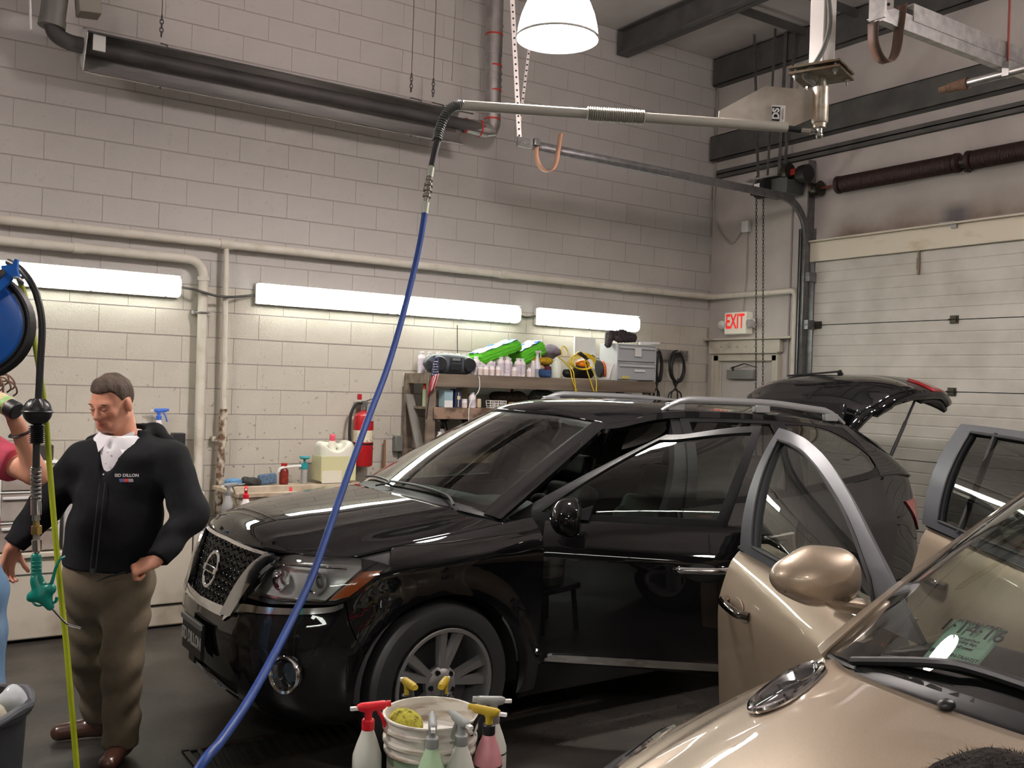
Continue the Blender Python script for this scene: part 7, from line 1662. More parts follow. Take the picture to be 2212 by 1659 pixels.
t = thing('red_bottle', 'dark red bottle with a red cap on the sink ledge', 'bottle', (2.735, lY, LZk)); bottle_mesh(t, .17, .036, mat('bottle_darkred', srgb(112, 30, 24), .35), mat('cap_red', srgb(160, 34, 26), .4), mat('label_red', srgb(150, 44, 30), .5, col2=srgb(90, 30, 22), scale=30), .55, cap=.22)
t = thing('sponge', 'blue grey sponge pad standing on the sink ledge', 'sponge', (2.60, lY-.0, LZk)); MB().box((0, 0, .045), (.15, .05, .085), ((.98, 0, .1), (0, 1, 0), (-.1, 0, .98))).build('foam', fabric('sponge_slate', srgb(96, 122, 148), srgb(74, 96, 120)), t, bev=.016, seg=3)
rag('rag', 'dark wet rag heap on the sink ledge between two sponges', 'rag', fabric('rag_wet', srgb(66, 66, 64), srgb(40, 40, 38)), (2.47, lY, LZk+.032), (.08, .07, .035), .5, 21)
t = thing('soap_dish', 'blue round sponge on a grey dish at the left of the sink ledge', 'sponge', (2.33, lY, LZk)); MB().lathe([(.07, 0), (.095, .018), (.09, .024), (.06, .012), (0, .012)], n=24).build('dish', mat('dish_grey', srgb(150, 150, 148), .4), t); MB().lathe([(.05, .014), (.068, .022), (.066, .045), (.045, .055), (0, .057)], n=24).build('round_sponge', fabric('sponge_blue', srgb(112, 158, 196), srgb(86, 132, 172)), t)
sprayer('spray_bottle', 'pale spray bottle with red trigger hooked on the sink rim', bw, mat('trigger_red', srgb(214, 34, 48), .35), (2.235, KY0-.056, KZ-.205), 1.25, h=.19, group='spray bottles on the sink')
sprayer('spray_bottle', 'grey spray bottle with grey trigger hooked left of the red one', mat('bottle_grey', srgb(150, 150, 148), .4), mat('trigger_grey', srgb(128, 130, 130), .4), (2.14, KY0+.05, KZ-.19), 0.2, h=.19, group='spray bottles on the sink')
single(MB().tube([(2.60, KY0+.02, KZ-.02), (2.61, KY0+.05, KZ+.02), (2.63, KY0+.08, KZ-.05)], .012, 8), 'red_hook', mat('hook_red', srgb(206, 60, 66), .4), 'small red plastic hook on the front sink rim', 'hook', (2.60, KY0, KZ))
# ------------------------------------------------------------------ dirty white dryer, low cabinet, drawers, carton (behind the man)
dirty = mat('dirty_enamel', srgb(196, 188, 172), .5, col2=srgb(126, 112, 92), scale=2.6, detail=7, lo=.5, hi=.8, bump=.05)
t = thing('dryer', 'dirty white clothes dryer with a rounded door panel behind the man', 'dryer', (1.66, 7.2, 0))
MB().box((0, .04, .47), (.66, .60, .92)).build('cabinet', dirty, t, bev=.015)
MB().box((0, .04, .94), (.665, .60, .03)).build('top_panel', mat('dryer_top', srgb(206, 200, 188), .45), t, bev=.01)
pp_ = [(-.26, -.262, .17), (.20, -.262, .17), (.25, -.262, .22), (.25, -.262, .70), (-.26, -.262, .70)]
MB().prism(pp_, (0, -.014, 0)).build('door_panel', dirty, t, bev=.006)
MB().tube([Vector(p)+Vector((0, -.002, 0)) for p in ((-.27, -.262, .165), (.205, -.262, .165), (.257, -.262, .215), (.257, -.262, .70))], .005, 6).build('door_gap', mat('gap_dark', (.05, .045, .04), .8), t)
t = thing('low_cabinet', 'low dirty white cabinet beside the dryer near the floor', 'cabinet', (.99, 7.2, 0))
MB().box((0, .04, .29), (.64, .60, .54)).build('cabinet', dirty, t, bev=.012); MB().box((0, .03, .575), (.66, .63, .035)).build('top_panel', dirty, t, bev=.008)
MB().box((0, -.262, .45), (.6, .006, .006)).build('door_gap', MATS['gap_dark'], t)
t = thing('drawer_tower', 'clear plastic drawer tower with white rims on the low cabinet', 'drawers', (.86, 7.12, .594)); drawer_unit(t, .36, .36, (.2, .2, .19), mat('drawer_haze', srgb(176, 170, 162), .3, col2=srgb(140, 126, 118), scale=5), white_pl)
MB().box((.05, -.187, .28), (.10, .004, .08)).build('paper_note', white_pl, t)
t = thing('blue_bottle', 'small bright blue bottle standing on the drawer tower', 'bottle', (.80, 7.05, 1.186)); bottle_mesh(t, .13, .035, mat('bottle_cobalt', srgb(24, 96, 170), .3), mat('cap_blue', srgb(20, 70, 140), .4), None, .6)
t = thing('dark_box', 'dark box on the drawer tower behind the blue bottle', 'box', (.95, 7.14, 1.186)); MB().box((0, 0, .05), (.12, .12, .10)).build('carton', mat('carton_dark', srgb(50, 46, 44), .6), t, bev=.004)
t = thing('white_carton', 'white carton with sideways printing standing beside the drawer tower', 'carton', (1.15, 7.05, .594)); MB().box((0, 0, .17), (.16, .22, .34)).build('carton', mat('carton_white', srgb(186, 184, 182), .6), t, bev=.004)
text_part('Clothes ■ Parts', 'lettering', mat('print_grey', srgb(84, 82, 84), .7), t, Vector((1.15, 7.05, .594))+Vector((.0, -.1115, .17)), (0, 0, -1), (1, 0, 0), .05)
t = thing('orange_scraper', 'orange plastic scraper lying on the dryer top', 'scraper', (1.93, 7.12, .957)); MB().prism([(-.05, -.03, 0), (.06, -.04, 0), (.07, .03, .02), (-.05, .03, .075)], (0, .05, 0)).build('blade', mat('scraper_orange', srgb(206, 130, 40), .5), t, bev=.004)
t = thing('wall_ledge', 'small grey wall ledge behind the man', 'shelf', (1.84, WY, 1.2)); world_part(MB().box((1.84, WY-.08, 1.2), (.34, .15, .02)).box((1.84, WY-.03, 1.16), (.3, .03, .07)), 'board', wood, t)
sprayer('spray_bottle', 'spray bottle with bright blue trigger behind the shoulder of the man', bw, mat('trigger_blue', srgb(64, 110, 206), .4), (1.80, WY-.08, 1.211), -.3, h=.245)
t = thing('black_box', 'small black box on the wall ledge beside the drain pipe', 'box', (1.945, WY-.09, 1.211)); MB().box((0, 0, .065), (.09, .10, .13)).build('case', black_pl, t, bev=.005)
# ------------------------------------------------------------------ hose reel with air hose and blow gun (left edge)
hd_ = 3.15; CR = Vector((.832, -.5545, 0)); CFW = Vector((.5545, .832, 0)); ZUP = Vector((0, 0, 1))
rblue = mat('reel_blue', srgb(20, 96, 190), .35); hosebk = mat('hose_black', srgb(30, 30, 30), .45)
rc = atd(-62, 700, hd_+.05); rw = (-CFW*.93+CR*.30+ZUP*.02).normalized()
t = thing('hose_reel', 'blue hose reel wound with black hose at the left edge of the picture', 'hose reel', rc)
world_part(MB().lathe([(.03, .075), (.10, .075), (.115, .066), (.158, .060), (.165, .052), (.165, .046), (.11, .056), (.03, .056)], rc, rw, 48), 'flange', rblue, t)
world_part(MB().lathe([(.03, -.075), (.165, -.052), (.165, -.046), (.03, -.056)], rc, rw, 48), 'flange', rblue, t)
world_part(MB().lathe([(.04, -.06), (.04, .06)], rc, rw, 32), 'drum', rblue, t)
u_, v_, w_ = frame(rw)
for j, rr in enumerate((.165, .182)):
    for i in range(5):
        o = rc+rw*(-.044+.021*i+.004*j); world_part(MB().tube([o+u_*rr*math.cos(a)+v_*rr*math.sin(a) for a in [2*PI*k/48 for k in range(48)]], .0105, 8, closed=True), 'hose_turn', hosebk, t)
ba_ = [atd(x, y, hd_-.03) for x, y in ((-90, 690), (-20, 628), (10, 600), (6, 575), (30, 572), (36, 560), (42, 562), (40, 582), (46, 606), (30, 602), (22, 614), (-30, 660), (-80, 720))]
world_part(MB().prism(ba_, -CFW*.012), 'guide_arm', rblue, t)
world_part(MB().cyl(atd(4, 588, hd_-.05), atd(4, 588, hd_-.02), .010, 10), 'arm_bolt', chrome, t)
world_part(MB().cyl(atd(40, 604, hd_-.05), atd(48, 612, hd_-.03), .008, 8).cyl(atd(32, 600, hd_-.06), atd(50, 600, hd_+.02), .006, 8), 'guide_roller', steel, t)
world_part(MB().box(rc+rw*-.10, (.1, .1, .3), (CR, CFW, ZUP)).cyl(rc-rw*.1, Vector((rc.x, rc.y, ZC-.003))-rw*.1, .03, 12), 'ceiling_mount', rblue, t)
t = thing('air_hose', 'black air hose with stop ball, spring and teal blow gun', 'hose', atd(80, 890, hd_))
hp2 = spline([atd(x, y, hd_+d) for x, y, d in ((18, 566, .05), (41, 579, .02), (64, 606, 0), (80, 640, 0), (91, 700, 0), (87, 790, 0), (83, 865, 0), (81, 905, 0))], 8)
world_part(MB().tube(hp2, .0115, 12), 'hose_run', hosebk, t)
cb = atd(81, 889, hd_)
world_part(MB().ball(cb, .0455, 24, 16).tube([cb+CR*.046*math.cos(a)+CFW*.046*math.sin(a) for a in [2*PI*k/32 for k in range(32)]], .004, 6, closed=True), 'stop_ball', black_pl, t)
for k in range(8):
    a = 2*PI*k/8; dd = CR*math.cos(a)+CFW*math.sin(a); world_part(MB().tube([cb+dd*.044*math.cos(q)+ZUP*.044*math.sin(q) for q in [.3+.8*j/4 for j in range(5)]], .004, 6), 'ball_rib', black_pl, t)
def seg(p, q, r, nm, m, n=14): world_part(MB().tube([atd(p[0], p[1], hd_), atd(q[0], q[1], hd_)], r, n), nm, m, t)
a, b = atd(80, 918, hd_), atd(80, 958, hd_); n = 9
world_part(MB().lathe([(.014, 0)]+[((.025 if k % 2 else .018), (b-a).length*k/(2*n)) for k in range(2*n+1)]+[(.012, (b-a).length)], a, b-a, 18), 'bellows', black_pl, t, sharp=.3)
seg((79, 955), (78, 1012), .0115, 'hose_tail', hosebk); seg((78, 1008), (78, 1085), .009, 'hose_core', hosebk)
a, b = atd(78, 1009, hd_), atd(78, 1080, hd_)
world_part(MB().tube([a.lerp(b, k/200)+CR*.0155*math.cos(k*.2*PI*1.2)+CFW*.0155*math.sin(k*.2*PI*1.2) for k in range(201)], .0022, 5), 'spring', chrome, t)
seg((78, 1078), (78, 1112), .0165, 'ferrule', chrome); seg((78, 1110), (78, 1124), .0125, 'stem', steel); seg((78, 1122), (79, 1136), .010, 'stem', mat('brass', (.55, .42, .16), .25, 1))
seg((79, 1136), (79, 1154), .0175, 'brass_nut', MATS['brass'], 6); seg((79, 1153), (79, 1168), .012, 'coupling', steel, 6); seg((79, 1166), (80, 1190), .0155, 'coupling', chrome); seg((80, 1188), (80, 1202), .008, 'stem', steel)
gun = mat('gun_teal', srgb(10, 118, 104), .35)
def gp_(x, y, d=0): return atd(x, y, hd_+d)
g = blend([s_cone(gp_(78, 1203), gp_(80, 1262), .0165, .0155), s_cone(gp_(80, 1255), gp_(92, 1285), .020, .026), s_cone(gp_(74, 1288), gp_(108, 1272), .020, .020), s_cone(gp_(96, 1290), gp_(108, 1310), .022, .014), s_cone(gp_(66, 1288), gp_(64, 1293), .010, .009)], .012)
lo = np.min([gp_(60, 1195), gp_(120, 1320), gp_(60, 1320), gp_(120, 1195)], 0)-.05; hi = np.max([gp_(60, 1195), gp_(120, 1320), gp_(60, 1320), gp_(120, 1195)], 0)+.05
gob = solidmesh(g, lo, hi, .005, 'blow_gun', gun, t, xf=lambda p: Vector(p)-t.location)
world_part(MB().tube(spline([gp_(104, 1275), gp_(113, 1255), gp_(120, 1228), gp_(130, 1208), gp_(140, 1202)], 5), [.011-.0003*k for k in range(21)], 8, flat=.6), 'lever', gun, gob)
world_part(MB().tube(spline([gp_(68, 1295), gp_(76, 1306), gp_(88, 1308), gp_(98, 1302)], 4), .004, 6), 'guard_loop', gun, gob); world_part(MB().tube(spline([gp_(108, 1304), gp_(120, 1300), gp_(123, 1290)], 4), .005, 6), 'hook', gun, gob)
for k in range(6): q = gp_(78.5, 1212+8*k); world_part(MB().tube([q+CR*.0165*math.cos(a)+CFW*.0165*math.sin(a) for a in [2*PI*j/16 for j in range(16)]], .0016, 5, closed=True), 'grip_ring', gun, gob)
world_part(MB().tube(spline([gp_(108, 1309), gp_(124, 1327), gp_(140, 1344), gp_(150, 1350), gp_(175, 1357)], 4), .0036, 8), 'nozzle_tube', chrome, gob)
yg = mat('hose_lime', srgb(158, 170, 24), .45); yp = [atd(x, y, d) for x, y, d in ((30, 575, 3.36), (49, 625, 3.33), (66, 690, 3.31), (82, 780, 3.3), (97, 880, 3.3), (107, 1006, 3.3), (118, 1140, 3.3), (130, 1270, 3.3), (143, 1390, 3.3), (155, 1530, 3.3), (168, 1680, 3.3))]
e = yp[-1]; yp += [Vector((e.x+.03, e.y-.02, .12)), Vector((e.x+.0, e.y-.1, .014)), Vector((e.x+.3, e.y-.25, .012))]
single(MB().tube(spline(yp, 6), .0095, 10), 'lime_hose', yg, 'lime yellow air hose hanging straight down past the man', 'hose', yp[0])
# ------------------------------------------------------------------ floor drain
iron = mat('drain_iron', srgb(40, 38, 36), .5, .5, col2=srgb(60, 52, 44), scale=20)
t = thing('floor_drain', 'long cast iron floor drain grate in front of the black car', 'drain', (1.27, 4.46, 0))
gx0, gx1, gy0, gy1 = 1.27, 3.4, 4.31, 4.60
world_part(MB().box(((gx0+gx1)/2, (gy0+gy1)/2, .001), (gx1-gx0, gy1-gy0, .002)), 'drain_pit', inner_bk, t)
for y in (gy0, gy1): world_part(MB().box(((gx0+gx1)/2, y, .006), (gx1-gx0+.03, .03, .012)), 'side_rail', iron, t)
for x in (gx0, gx1): world_part(MB().box((x, (gy0+gy1)/2, .006), (.03, gy1-gy0, .012)), 'end_rail', iron, t)
nb = 40
for k in range(nb):
    x = gx0+.03+(gx1-gx0-.06)*k/(nb-1); world_part(MB().bar((x, gy0+.01, .006), (x+.03, gy1-.01, .006), .018, .010), 'grate_bar', iron, t)
# ------------------------------------------------------------------ bucket with spray bottles
bc = atd(931, 1538, 3.15); BR = .157; bz = bc.z; bx_, by_ = bc.x, bc.y
pail = mat('pail_plastic', srgb(206, 202, 192), .45, col2=srgb(150, 128, 108), scale=9, lo=.5, hi=.72, stretch=(1, 1, 5)); pail_g = mat('pail_green', srgb(150, 170, 146), .45, col2=srgb(120, 138, 112), scale=6)
t = thing('low_stool', 'low dark work stool carrying the pail', 'stool', (bx_, by_, 0)); sz = bz-.375
MB().box((0, 0, sz-.02), (.36, .36, .04)).build('seat', black_pl, t, bev=.01)
for x in (-.14, .14):
    for y in (-.14, .14): MB().bar((x*1.15, y*1.15, 0), (x, y, sz-.03), .035, .035).build('leg', black_pl, t)
t = thing('pail', 'dirty white plastic pail ringed with hanging spray bottles', 'pail', (bx_, by_, sz))
H_ = bz-sz
MB().lathe([(.128, 0), (.132, .006), (.142, H_-.115)], n=48).build('pail_body', pail_g, t)
MB().lathe([(.142, H_-.118), (.152, H_-.116), (.152, H_-.108), (.145, H_-.104), (.145, H_-.086), (.156, H_-.084), (.156, H_-.074), (.147, H_-.07), (.148, H_-.046), (.157, H_-.044), (.157, H_-.034), (.151, H_-.03), (.153, H_-.008), (.159, H_-.006), (.159, H_), (.150, H_), (.146, H_-.02), (.142, H_-.06), (.138, .05), (.0, .05)], n=48, caps=False).build('ribbed_rim', pail, t, sharp=.5)
MB().lathe([(.0, H_-.075), (.1405, H_-.075)], n=40, caps=False).build('pail_contents', mat('pail_inside_white', srgb(222, 220, 216), .5), t)
bc0 = Vector((bx_, by_, 0))
def bdir(deg): a = math.radians(deg); return CR*math.cos(a)+CFW*math.sin(a)
GB = 'spray bottles hooked around the pail'
tw = mat('bottle_haze', srgb(206, 208, 198), .35); tgry = mat('trigger_silver', srgb(146, 150, 148), .4); tyel = mat('trigger_mustard', srgb(176, 150, 40), .4); tred = MATS['trigger_red']
for deg, tm, bm_, lm, lq_, col, lab, mk in (
        (200, tred, tw, mat('liquid_clear', srgb(176, 182, 186), .3), .09, None, 'hazy spray bottle with bright red trigger hooked on the pail', 0),
        (-84, tgry, mat('bottle_greenish', srgb(176, 206, 168), .35), mat('liquid_green', srgb(130, 186, 118), .35), .10, None, 'spray bottle with pale green liquid and grey trigger at the pail front', 0),
        (-58, tgry, tw, mat('liquid_clear2', srgb(200, 200, 192), .3), .05, None, 'milky white spray bottle with grey trigger beside the green one', 0),
        (-22, tyel, mat('bottle_pink', srgb(206, 140, 148), .35), mat('liquid_pink', srgb(196, 96, 118), .35), .10, black_pl, 'spray bottle with pink liquid and mustard trigger on the pail', 1),
        (8, tgry, tw, MATS['liquid_clear'], .08, None, 'clear spray bottle with grey trigger behind the pink one', 1),
        (118, tyel, tw, MATS['liquid_clear'], .08, black_pl, 'spray bottle with mustard head and black lever behind the pail, left one', 0),
        (82, tyel, tw, MATS['liquid_clear'], .08, black_pl, 'spray bottle with mustard head and black lever behind the pail, middle one', 0)):
    d = bdir(deg); p = bc0+d*(BR+.052); ang = math.atan2(-d.y, -d.x)
    s = sprayer('spray_bottle', lab, bm_, tm, (p.x, p.y, bz-.212), ang, lq_, lm, h=.19, r=.047, collar=col, group=GB, mark=mk)
    if deg in (118, 82, -22):
        for c in s.children:
            for g_ in c.children:
                if g_.name.startswith('trigger'): g_.data = g_.data.copy(); g_.data.materials.clear(); g_.data.materials.append(black_pl)
q = bc0+bdir(195)*.085; q.z = bz-.045
rag('scrub_sponge', 'fuzzy yellow green scrub sponge sitting in the pail', 'sponge', mat('sponge_lime', srgb(178, 172, 62), .9, col2=srgb(104, 100, 36), scale=60, lo=.5, hi=.66, bump=1, bscale=90), q, (.068, .055, .062), .12, 31, .008)
# ------------------------------------------------------------------ waste bin (bottom left)
wb_ = atd(-112, 1525, 2.94); R_ = .225
t = thing('waste_bin', 'dark grey waste bin with crumpled paper at the lower left', 'bin', (wb_.x, wb_.y, 0)); hz_ = wb_.z
MB().lathe([(R_*.82, 0), (R_*.97, hz_-.03), (R_*1.04, hz_-.03), (R_*1.06, hz_-.012), (R_*1.02, hz_), (R_*.95, hz_-.004), (R_*.90, hz_-.2), (0, hz_-.2)], n=48, caps=False).build('bin_body', mat('bin_grey', srgb(44, 46, 50), .5), t)
MB().tube([(R_*1.03*math.cos(a), R_*1.03*math.sin(a), hz_-.004+.008*math.sin(7*a)) for a in [2*PI*k/60 for k in range(60)]], .012, 8, closed=True).build('bag_edge', mat('bag_clear', srgb(96, 98, 104), .2), t)
for k, (dx, dy, m) in enumerate(((.10, .02, srgb(214, 206, 168)), (.07, -.09, srgb(206, 198, 176)), (.12, -.03, srgb(196, 190, 170)))):
    rag('crumpled_paper', ['pale yellow crumpled paper in the waste bin near its rim', 'cream crumpled paper low in the waste bin', 'grey white crumpled paper in the waste bin'][k], 'paper', mat('paper_%d' % k, m, .7), (wb_.x+dx*CR.x-dy*CFW.x*-1, wb_.y+dx*CR.y+dy*CFW.y, hz_-.13+.05*k), (.06, .055, .06), .6, 40+k, .011)
rag('plastic_bag', 'clear crumpled plastic bag on top of the waste bin', 'bag', mat('bag_film', srgb(190, 196, 200), .15), (wb_.x+.14*CR.x+.09*CFW.x, wb_.y+.14*CR.y+.09*CFW.y, hz_-.005), (.05, .05, .035), .7, 45, .009)
# ------------------------------------------------------------------ people
skin = mat('skin', srgb(206, 150, 124), .5, sss=.15, col2=srgb(196, 136, 112), scale=12)
lipm = mat('lips', srgb(170, 96, 88), .5); eyew = mat('eye_dark', srgb(48, 34, 28), .4); nailm = mat('nail', srgb(222, 170, 150), .3)
def V3(*a): return np.array(a, float)
def nv(v): v = np.array(v, float); return v/np.linalg.norm(v)
def head_sdf(c, fw, up):
    """head around centre c looking along fw"""
    fw = nv(fw); up = np.array(up, float); up = nv(up-fw*np.dot(up, fw)); rt = np.cross(fw, up); A = (rt, fw, up)
    P = lambda s, f, u: c+rt*s+fw*f+up*u
    skull = s_ell(P(0, -.012, .03), (.077, .100, .097), A)
    parts = [skull, (s_ell(P(0, .03, -.035), (.062, .066, .080), A), .03), (s_cone(P(-.022, .062, -.092), P(.022, .062, -.092), .026, .026), .03), (s_cone(P(-.05, .005, -.06), P(-.028, .055, -.09), .022, .022), .03), (s_cone(P(.05, .005, -.06), P(.028, .055, -.09), .022, .022), .03),
             (s_cone(P(-.036, .074, .022), P(.036, .074, .022), .016, .016), .02), (s_cone(P(0, .088, .012), P(0, .112, -.030), .009, .013), .012), (s_ell(P(0, .100, -.034), (.019, .014, .010), A), .008),
             (s_ell(P(-.04, .066, -.022), (.022, .02, .02), A), .02), (s_ell(P(.04, .066, -.022), (.022, .02, .02), A), .02), (s_ell(P(0, .090, -.060), (.024, .010, .010), A), .010),
             (s_ell(P(-.082, -.012, -.012), (.010, .020, .032), A), .008), (s_ell(P(.082, -.012, -.012), (.010, .020, .032), A), .008)]
    f = blend(parts, .02)
    for s in (-1, 1): f = carve(f, s_ell(P(s*.033, .100, .002), (.019, .014, .011), A), .012)
    for s in (-1, 1): f = blend([f, (s_ell(P(s*.033, .079, .002), (.015, .012, .011), A), .004)], .004)
    return f, P, A
def hand_sdf(w, d, n, th, spread=.35, curl=(.5, .6, .5), L=.185, thumb=(.6, .5)):
    """wrist w, pointing along d, palm faces n, th = +1/-1 side of the thumb; curl = bend at the three joints"""
    d = nv(d); n = np.array(n, float); n = nv(n-d*np.dot(n, d)); s = np.cross(n, d)*th; out = []
    k = L/.185; pw = .078*k; pl = .095*k
    out.append(s_cone(w, w+d*.02*k, .026*k, .028*k, (n, .75)))
    for q in (-.36, -.12, .12, .36): out.append((s_cone(w+d*.022*k+s*q*pw*.8, w+d*pl+s*q*pw, .017*k, .0135*k, (n, .95)), .012))
    for q, ln in ((.40, .070), (.135, .080), (-.13, .074), (-.39, .058)):
        p = w+d*pl+s*q*pw; a = 0; r = .0098*k
        for j, fr in enumerate((.45, .30, .25)):
            a += curl[j]; dd = d*math.cos(a)+n*math.sin(a)+s*q*spread*.25; dd = nv(dd); e = p+dd*ln*fr*1.05*k
            out.append((s_cone(p, e, r, r*.92), .004)); p = e; r *= .92
    p = w+d*.028*k+s*pw*.42; dd = nv(s*.75+d*.75+n*.25); e = p+dd*.042*k; out.append((s_cone(p, e, .0165*k, .0125*k), .012))
    dd2 = nv(dd*(1-thumb[0])+d*thumb[0]+n*thumb[1]); e2 = e+dd2*.032*k; out.append((s_cone(e, e2, .0115*k, .0108*k), .004)); e3 = e2+nv(dd2+n*.25)*.026*k; out.append((s_cone(e2, e3, .0108*k, .0092*k), .004))
    return blend(out, .01), e3
def figure(root, pieces, name='body', m=None):
    """several distance fields with their own grids -> ONE mesh"""
    mb = MB()
    for f, lo, hi, h in pieces:
        Vv, F = snet(f, lo, hi, h); k = len(mb.v); mb.v += [Vector(p) for p in Vv]; mb.f += [tuple(int(i)+k for i in q) for q in F]
    mb.mi = [0]*len(mb.f); return mb.build(name, m or skin, root, sharp=3.2)
def box_of(pts, pad): a = np.array([np.array(p) for p in pts]); return a.min(0)-pad, a.max(0)+pad
def ripple(f, amp, fr, ph=0):
    return lambda X, Y, Z: f(X, Y, Z)+amp*np.sin(fr*Z+3.0*np.sin(11*X+ph)+2.2*np.sin(9*Y+ph*2))*(.6+.4*np.sin(17*X+13*Z+ph))
def face_bits(root, body, P, look=0, brow=eyew, closed=True):
    for s in (-1, 1):
        MB().tube([Vector(P(s*(.033+.014*k), .0925-.004*abs(k)+.0015, .002-.003*(1-k*k))) for k in (-1, -.5, 0, .5, 1)], .0016, 5).build('eye_line', eyew, body)
        MB().tube([Vector(P(s*(.034+.019*k), .0935-.008*abs(k), .0245+.003*(1-k*k))) for k in (-1, -.5, 0, .5, 1)], .0032, 6, flat=.6).build('eyebrow', brow, body)
    MB().tube([Vector(P(.021*k, .0985-.007*k*k, -.0615+.001*k*k)) for k in (-1, -.5, 0, .5, 1)], .0022, 6).build('mouth_line', lipm, body)
    MB().tube([Vector(P(.019*k, .0985-.007*k*k, -.067)) for k in (-1, -.5, 0, .5, 1)], .0042, 6).build('lower_lip', lipm, body)
RZ = math.atan2(CR.y, CR.x)
# ---- the man in the black jacket: local x = picture right, y = away from the camera, z = up
mb0 = atd(255, 800, 4.42); mb0.z = 0
man = thing('person', 'man in a black jacket and khaki trousers looking down', 'person', mb0, RZ)
fwh = nv((-.34, -.88, -.36)); hf, HP, HA = head_sdf(V3(.0, -.05, 1.655), fwh, (-.03, -.1, 1))
rs, re_, rw_ = V3(-.175, .01, 1.365), V3(-.335, .03, 1.15), V3(-.435, -.05, .985)
ls, le, lw = V3(.27, .01, 1.385), V3(.365, -.02, 1.155), V3(.275, -.19, .965)
torso = [s_cone((.03, 0, 1.33), (.0, 0, .95), .15, .14, ((0, 1, 0), .7)), (s_cone(rs+V3(.05, 0, .0), ls-V3(.05, 0, 0), .075, .075), .05), (s_cone(V3(.045, .01, 1.45), HP(0, -.03, -.07), .062, .056), .03),
         (s_cone(rs, re_, .052, .042), .03), (s_cone(re_, rw_, .042, .027), .02), (s_cone(ls, le, .052, .042), .03), (s_cone(le, lw, .042, .027), .02),
         (s_cone((-.09, 0, .90), (-.13, .10, .45), .085, .055), .05), (s_cone((-.13, .10, .45), (-.14, .27, .12), .055, .04), .03), (s_cone((.09, 0, .90), (.075, -.02, .46), .085, .055), .05), (s_cone((.075, -.02, .46), (.065, .03, .1), .055, .04), .03)]
tf = blend(torso, .04)
rh, rth = hand_sdf(rw_, (-.12, -.25, -.95), (.75, -.35, -.2), 1, .5, (.35, .45, .4), thumb=(.3, .3))
lh, lth = hand_sdf(lw, (-.86, -.32, -.38), (.1, .45, -.85), 1, .1, (1.25, 1.35, .9), thumb=(.7, .4))
allf = blend([tf, (hf, .02)], .02)
body = figure(man, [(tf, (-.50, -.25, .05), (.46, .40, 1.50), .016), (blend([hf, (torso[2][0], .03)], .02), V3(-.16, -.22, 1.47), V3(.16, .12, 1.80), .0055),
                    (blend([rh, (torso[4][0], .02)], .02), rw_-V3(.13, .16, .24), rw_+V3(.10, .10, .03), .0045), (blend([lh, (torso[6][0], .02)], .02), lw-V3(.20, .16, .16), lw+V3(.04, .10, .06), .0045)])
hair_m = mat('hair_brown', srgb(78, 62, 48), .7, col2=srgb(56, 44, 34), scale=60, bump=.6, bscale=140, stretch=(1, 1, .4))
face_bits(man, body, HP, brow=hair_m)
def hairf(X, Y, Z):
    c = HP(0, -.014, .036); d = s_ell(c, (.0795, .1025, .1005), HA)(X, Y, Z); q = (X-HP(0, 0, 0)[0], Y-HP(0, 0, 0)[1], Z-HP(0, 0, 0)[2]); rt, f_, u_ = HA
    s = q[0]*rt[0]+q[1]*rt[1]+q[2]*rt[2]; f = q[0]*f_[0]+q[1]*f_[1]+q[2]*f_[2]; u = q[0]*u_[0]+q[1]*u_[1]+q[2]*u_[2]
    d = d+.0025*np.sin(90*f+20*s)*np.sin(70*s)-.010*np.exp(-((f-.05)/.04)**2-((u-.12)/.05)**2)
    line = np.where(f > .045, .072+.0*f, np.where(f > .01, .072-(.045-f)*1.9, -.0+(f-.01)*.6))
    cut = (line-u)*.8; ear = .034-np.sqrt((np.abs(s)-.085)**2+(f+.008)**2+(u+.01)**2)
    return smax(smax(d, cut, .008), ear, .006)
solidmesh(hairf, V3(-.18, -.24, 1.5), V3(.18, .14, 1.82), .0055, 'hair', hair_m, man)
# jacket
jk = mat('jacket_black', (.0045, .005, .0062), .9, col2=(.007, .0075, .009), scale=30, bump=.15, bscale=300, spec=.25)
def sleeve(a, b, c, r0, r1, r2): return [(s_cone(a, b, r0, r1), .05), (s_cone(b, c, r1, r2), .04)]
J = [s_cone((.04, .0, 1.33), (.015, .0, 1.05), .195, .205, ((0, 1, 0), .74)), (s_cone((.0, .0, 1.05), (-.02, .0, .88), .205, .205, ((0, 1, 0), .72)), .05), (s_cone(rs+V3(.04, 0, .02), V3(.04, 0, 1.425), .085, .085, ((0, 1, 0), .95)), .06), (s_cone(V3(.04, 0, 1.425), ls-V3(.04, 0, -.02), .085, .085, ((0, 1, 0), .95)), .06)]
rcf = rw_+nv(rw_-re_)*-.005; lcf = lw+nv(lw-le)*-.01
J += sleeve(rs+V3(.01, 0, 0), re_, rcf, .085, .076, .052)+sleeve(ls-V3(.01, 0, 0), le, lcf, .088, .078, .052)
jf = ripple(blend(J, .05), .0055, 46, .5)
ncut = blend([s_cone((.045, -.02, 1.53), (.045, .02, 1.45), .083, .070), (s_cone((.035, -.20, 1.47), (.0, -.22, 1.31), .062, .012), .02), (s_cone((.035, -.10, 1.47), (.0, -.16, 1.31), .062, .012), .02)], .02)
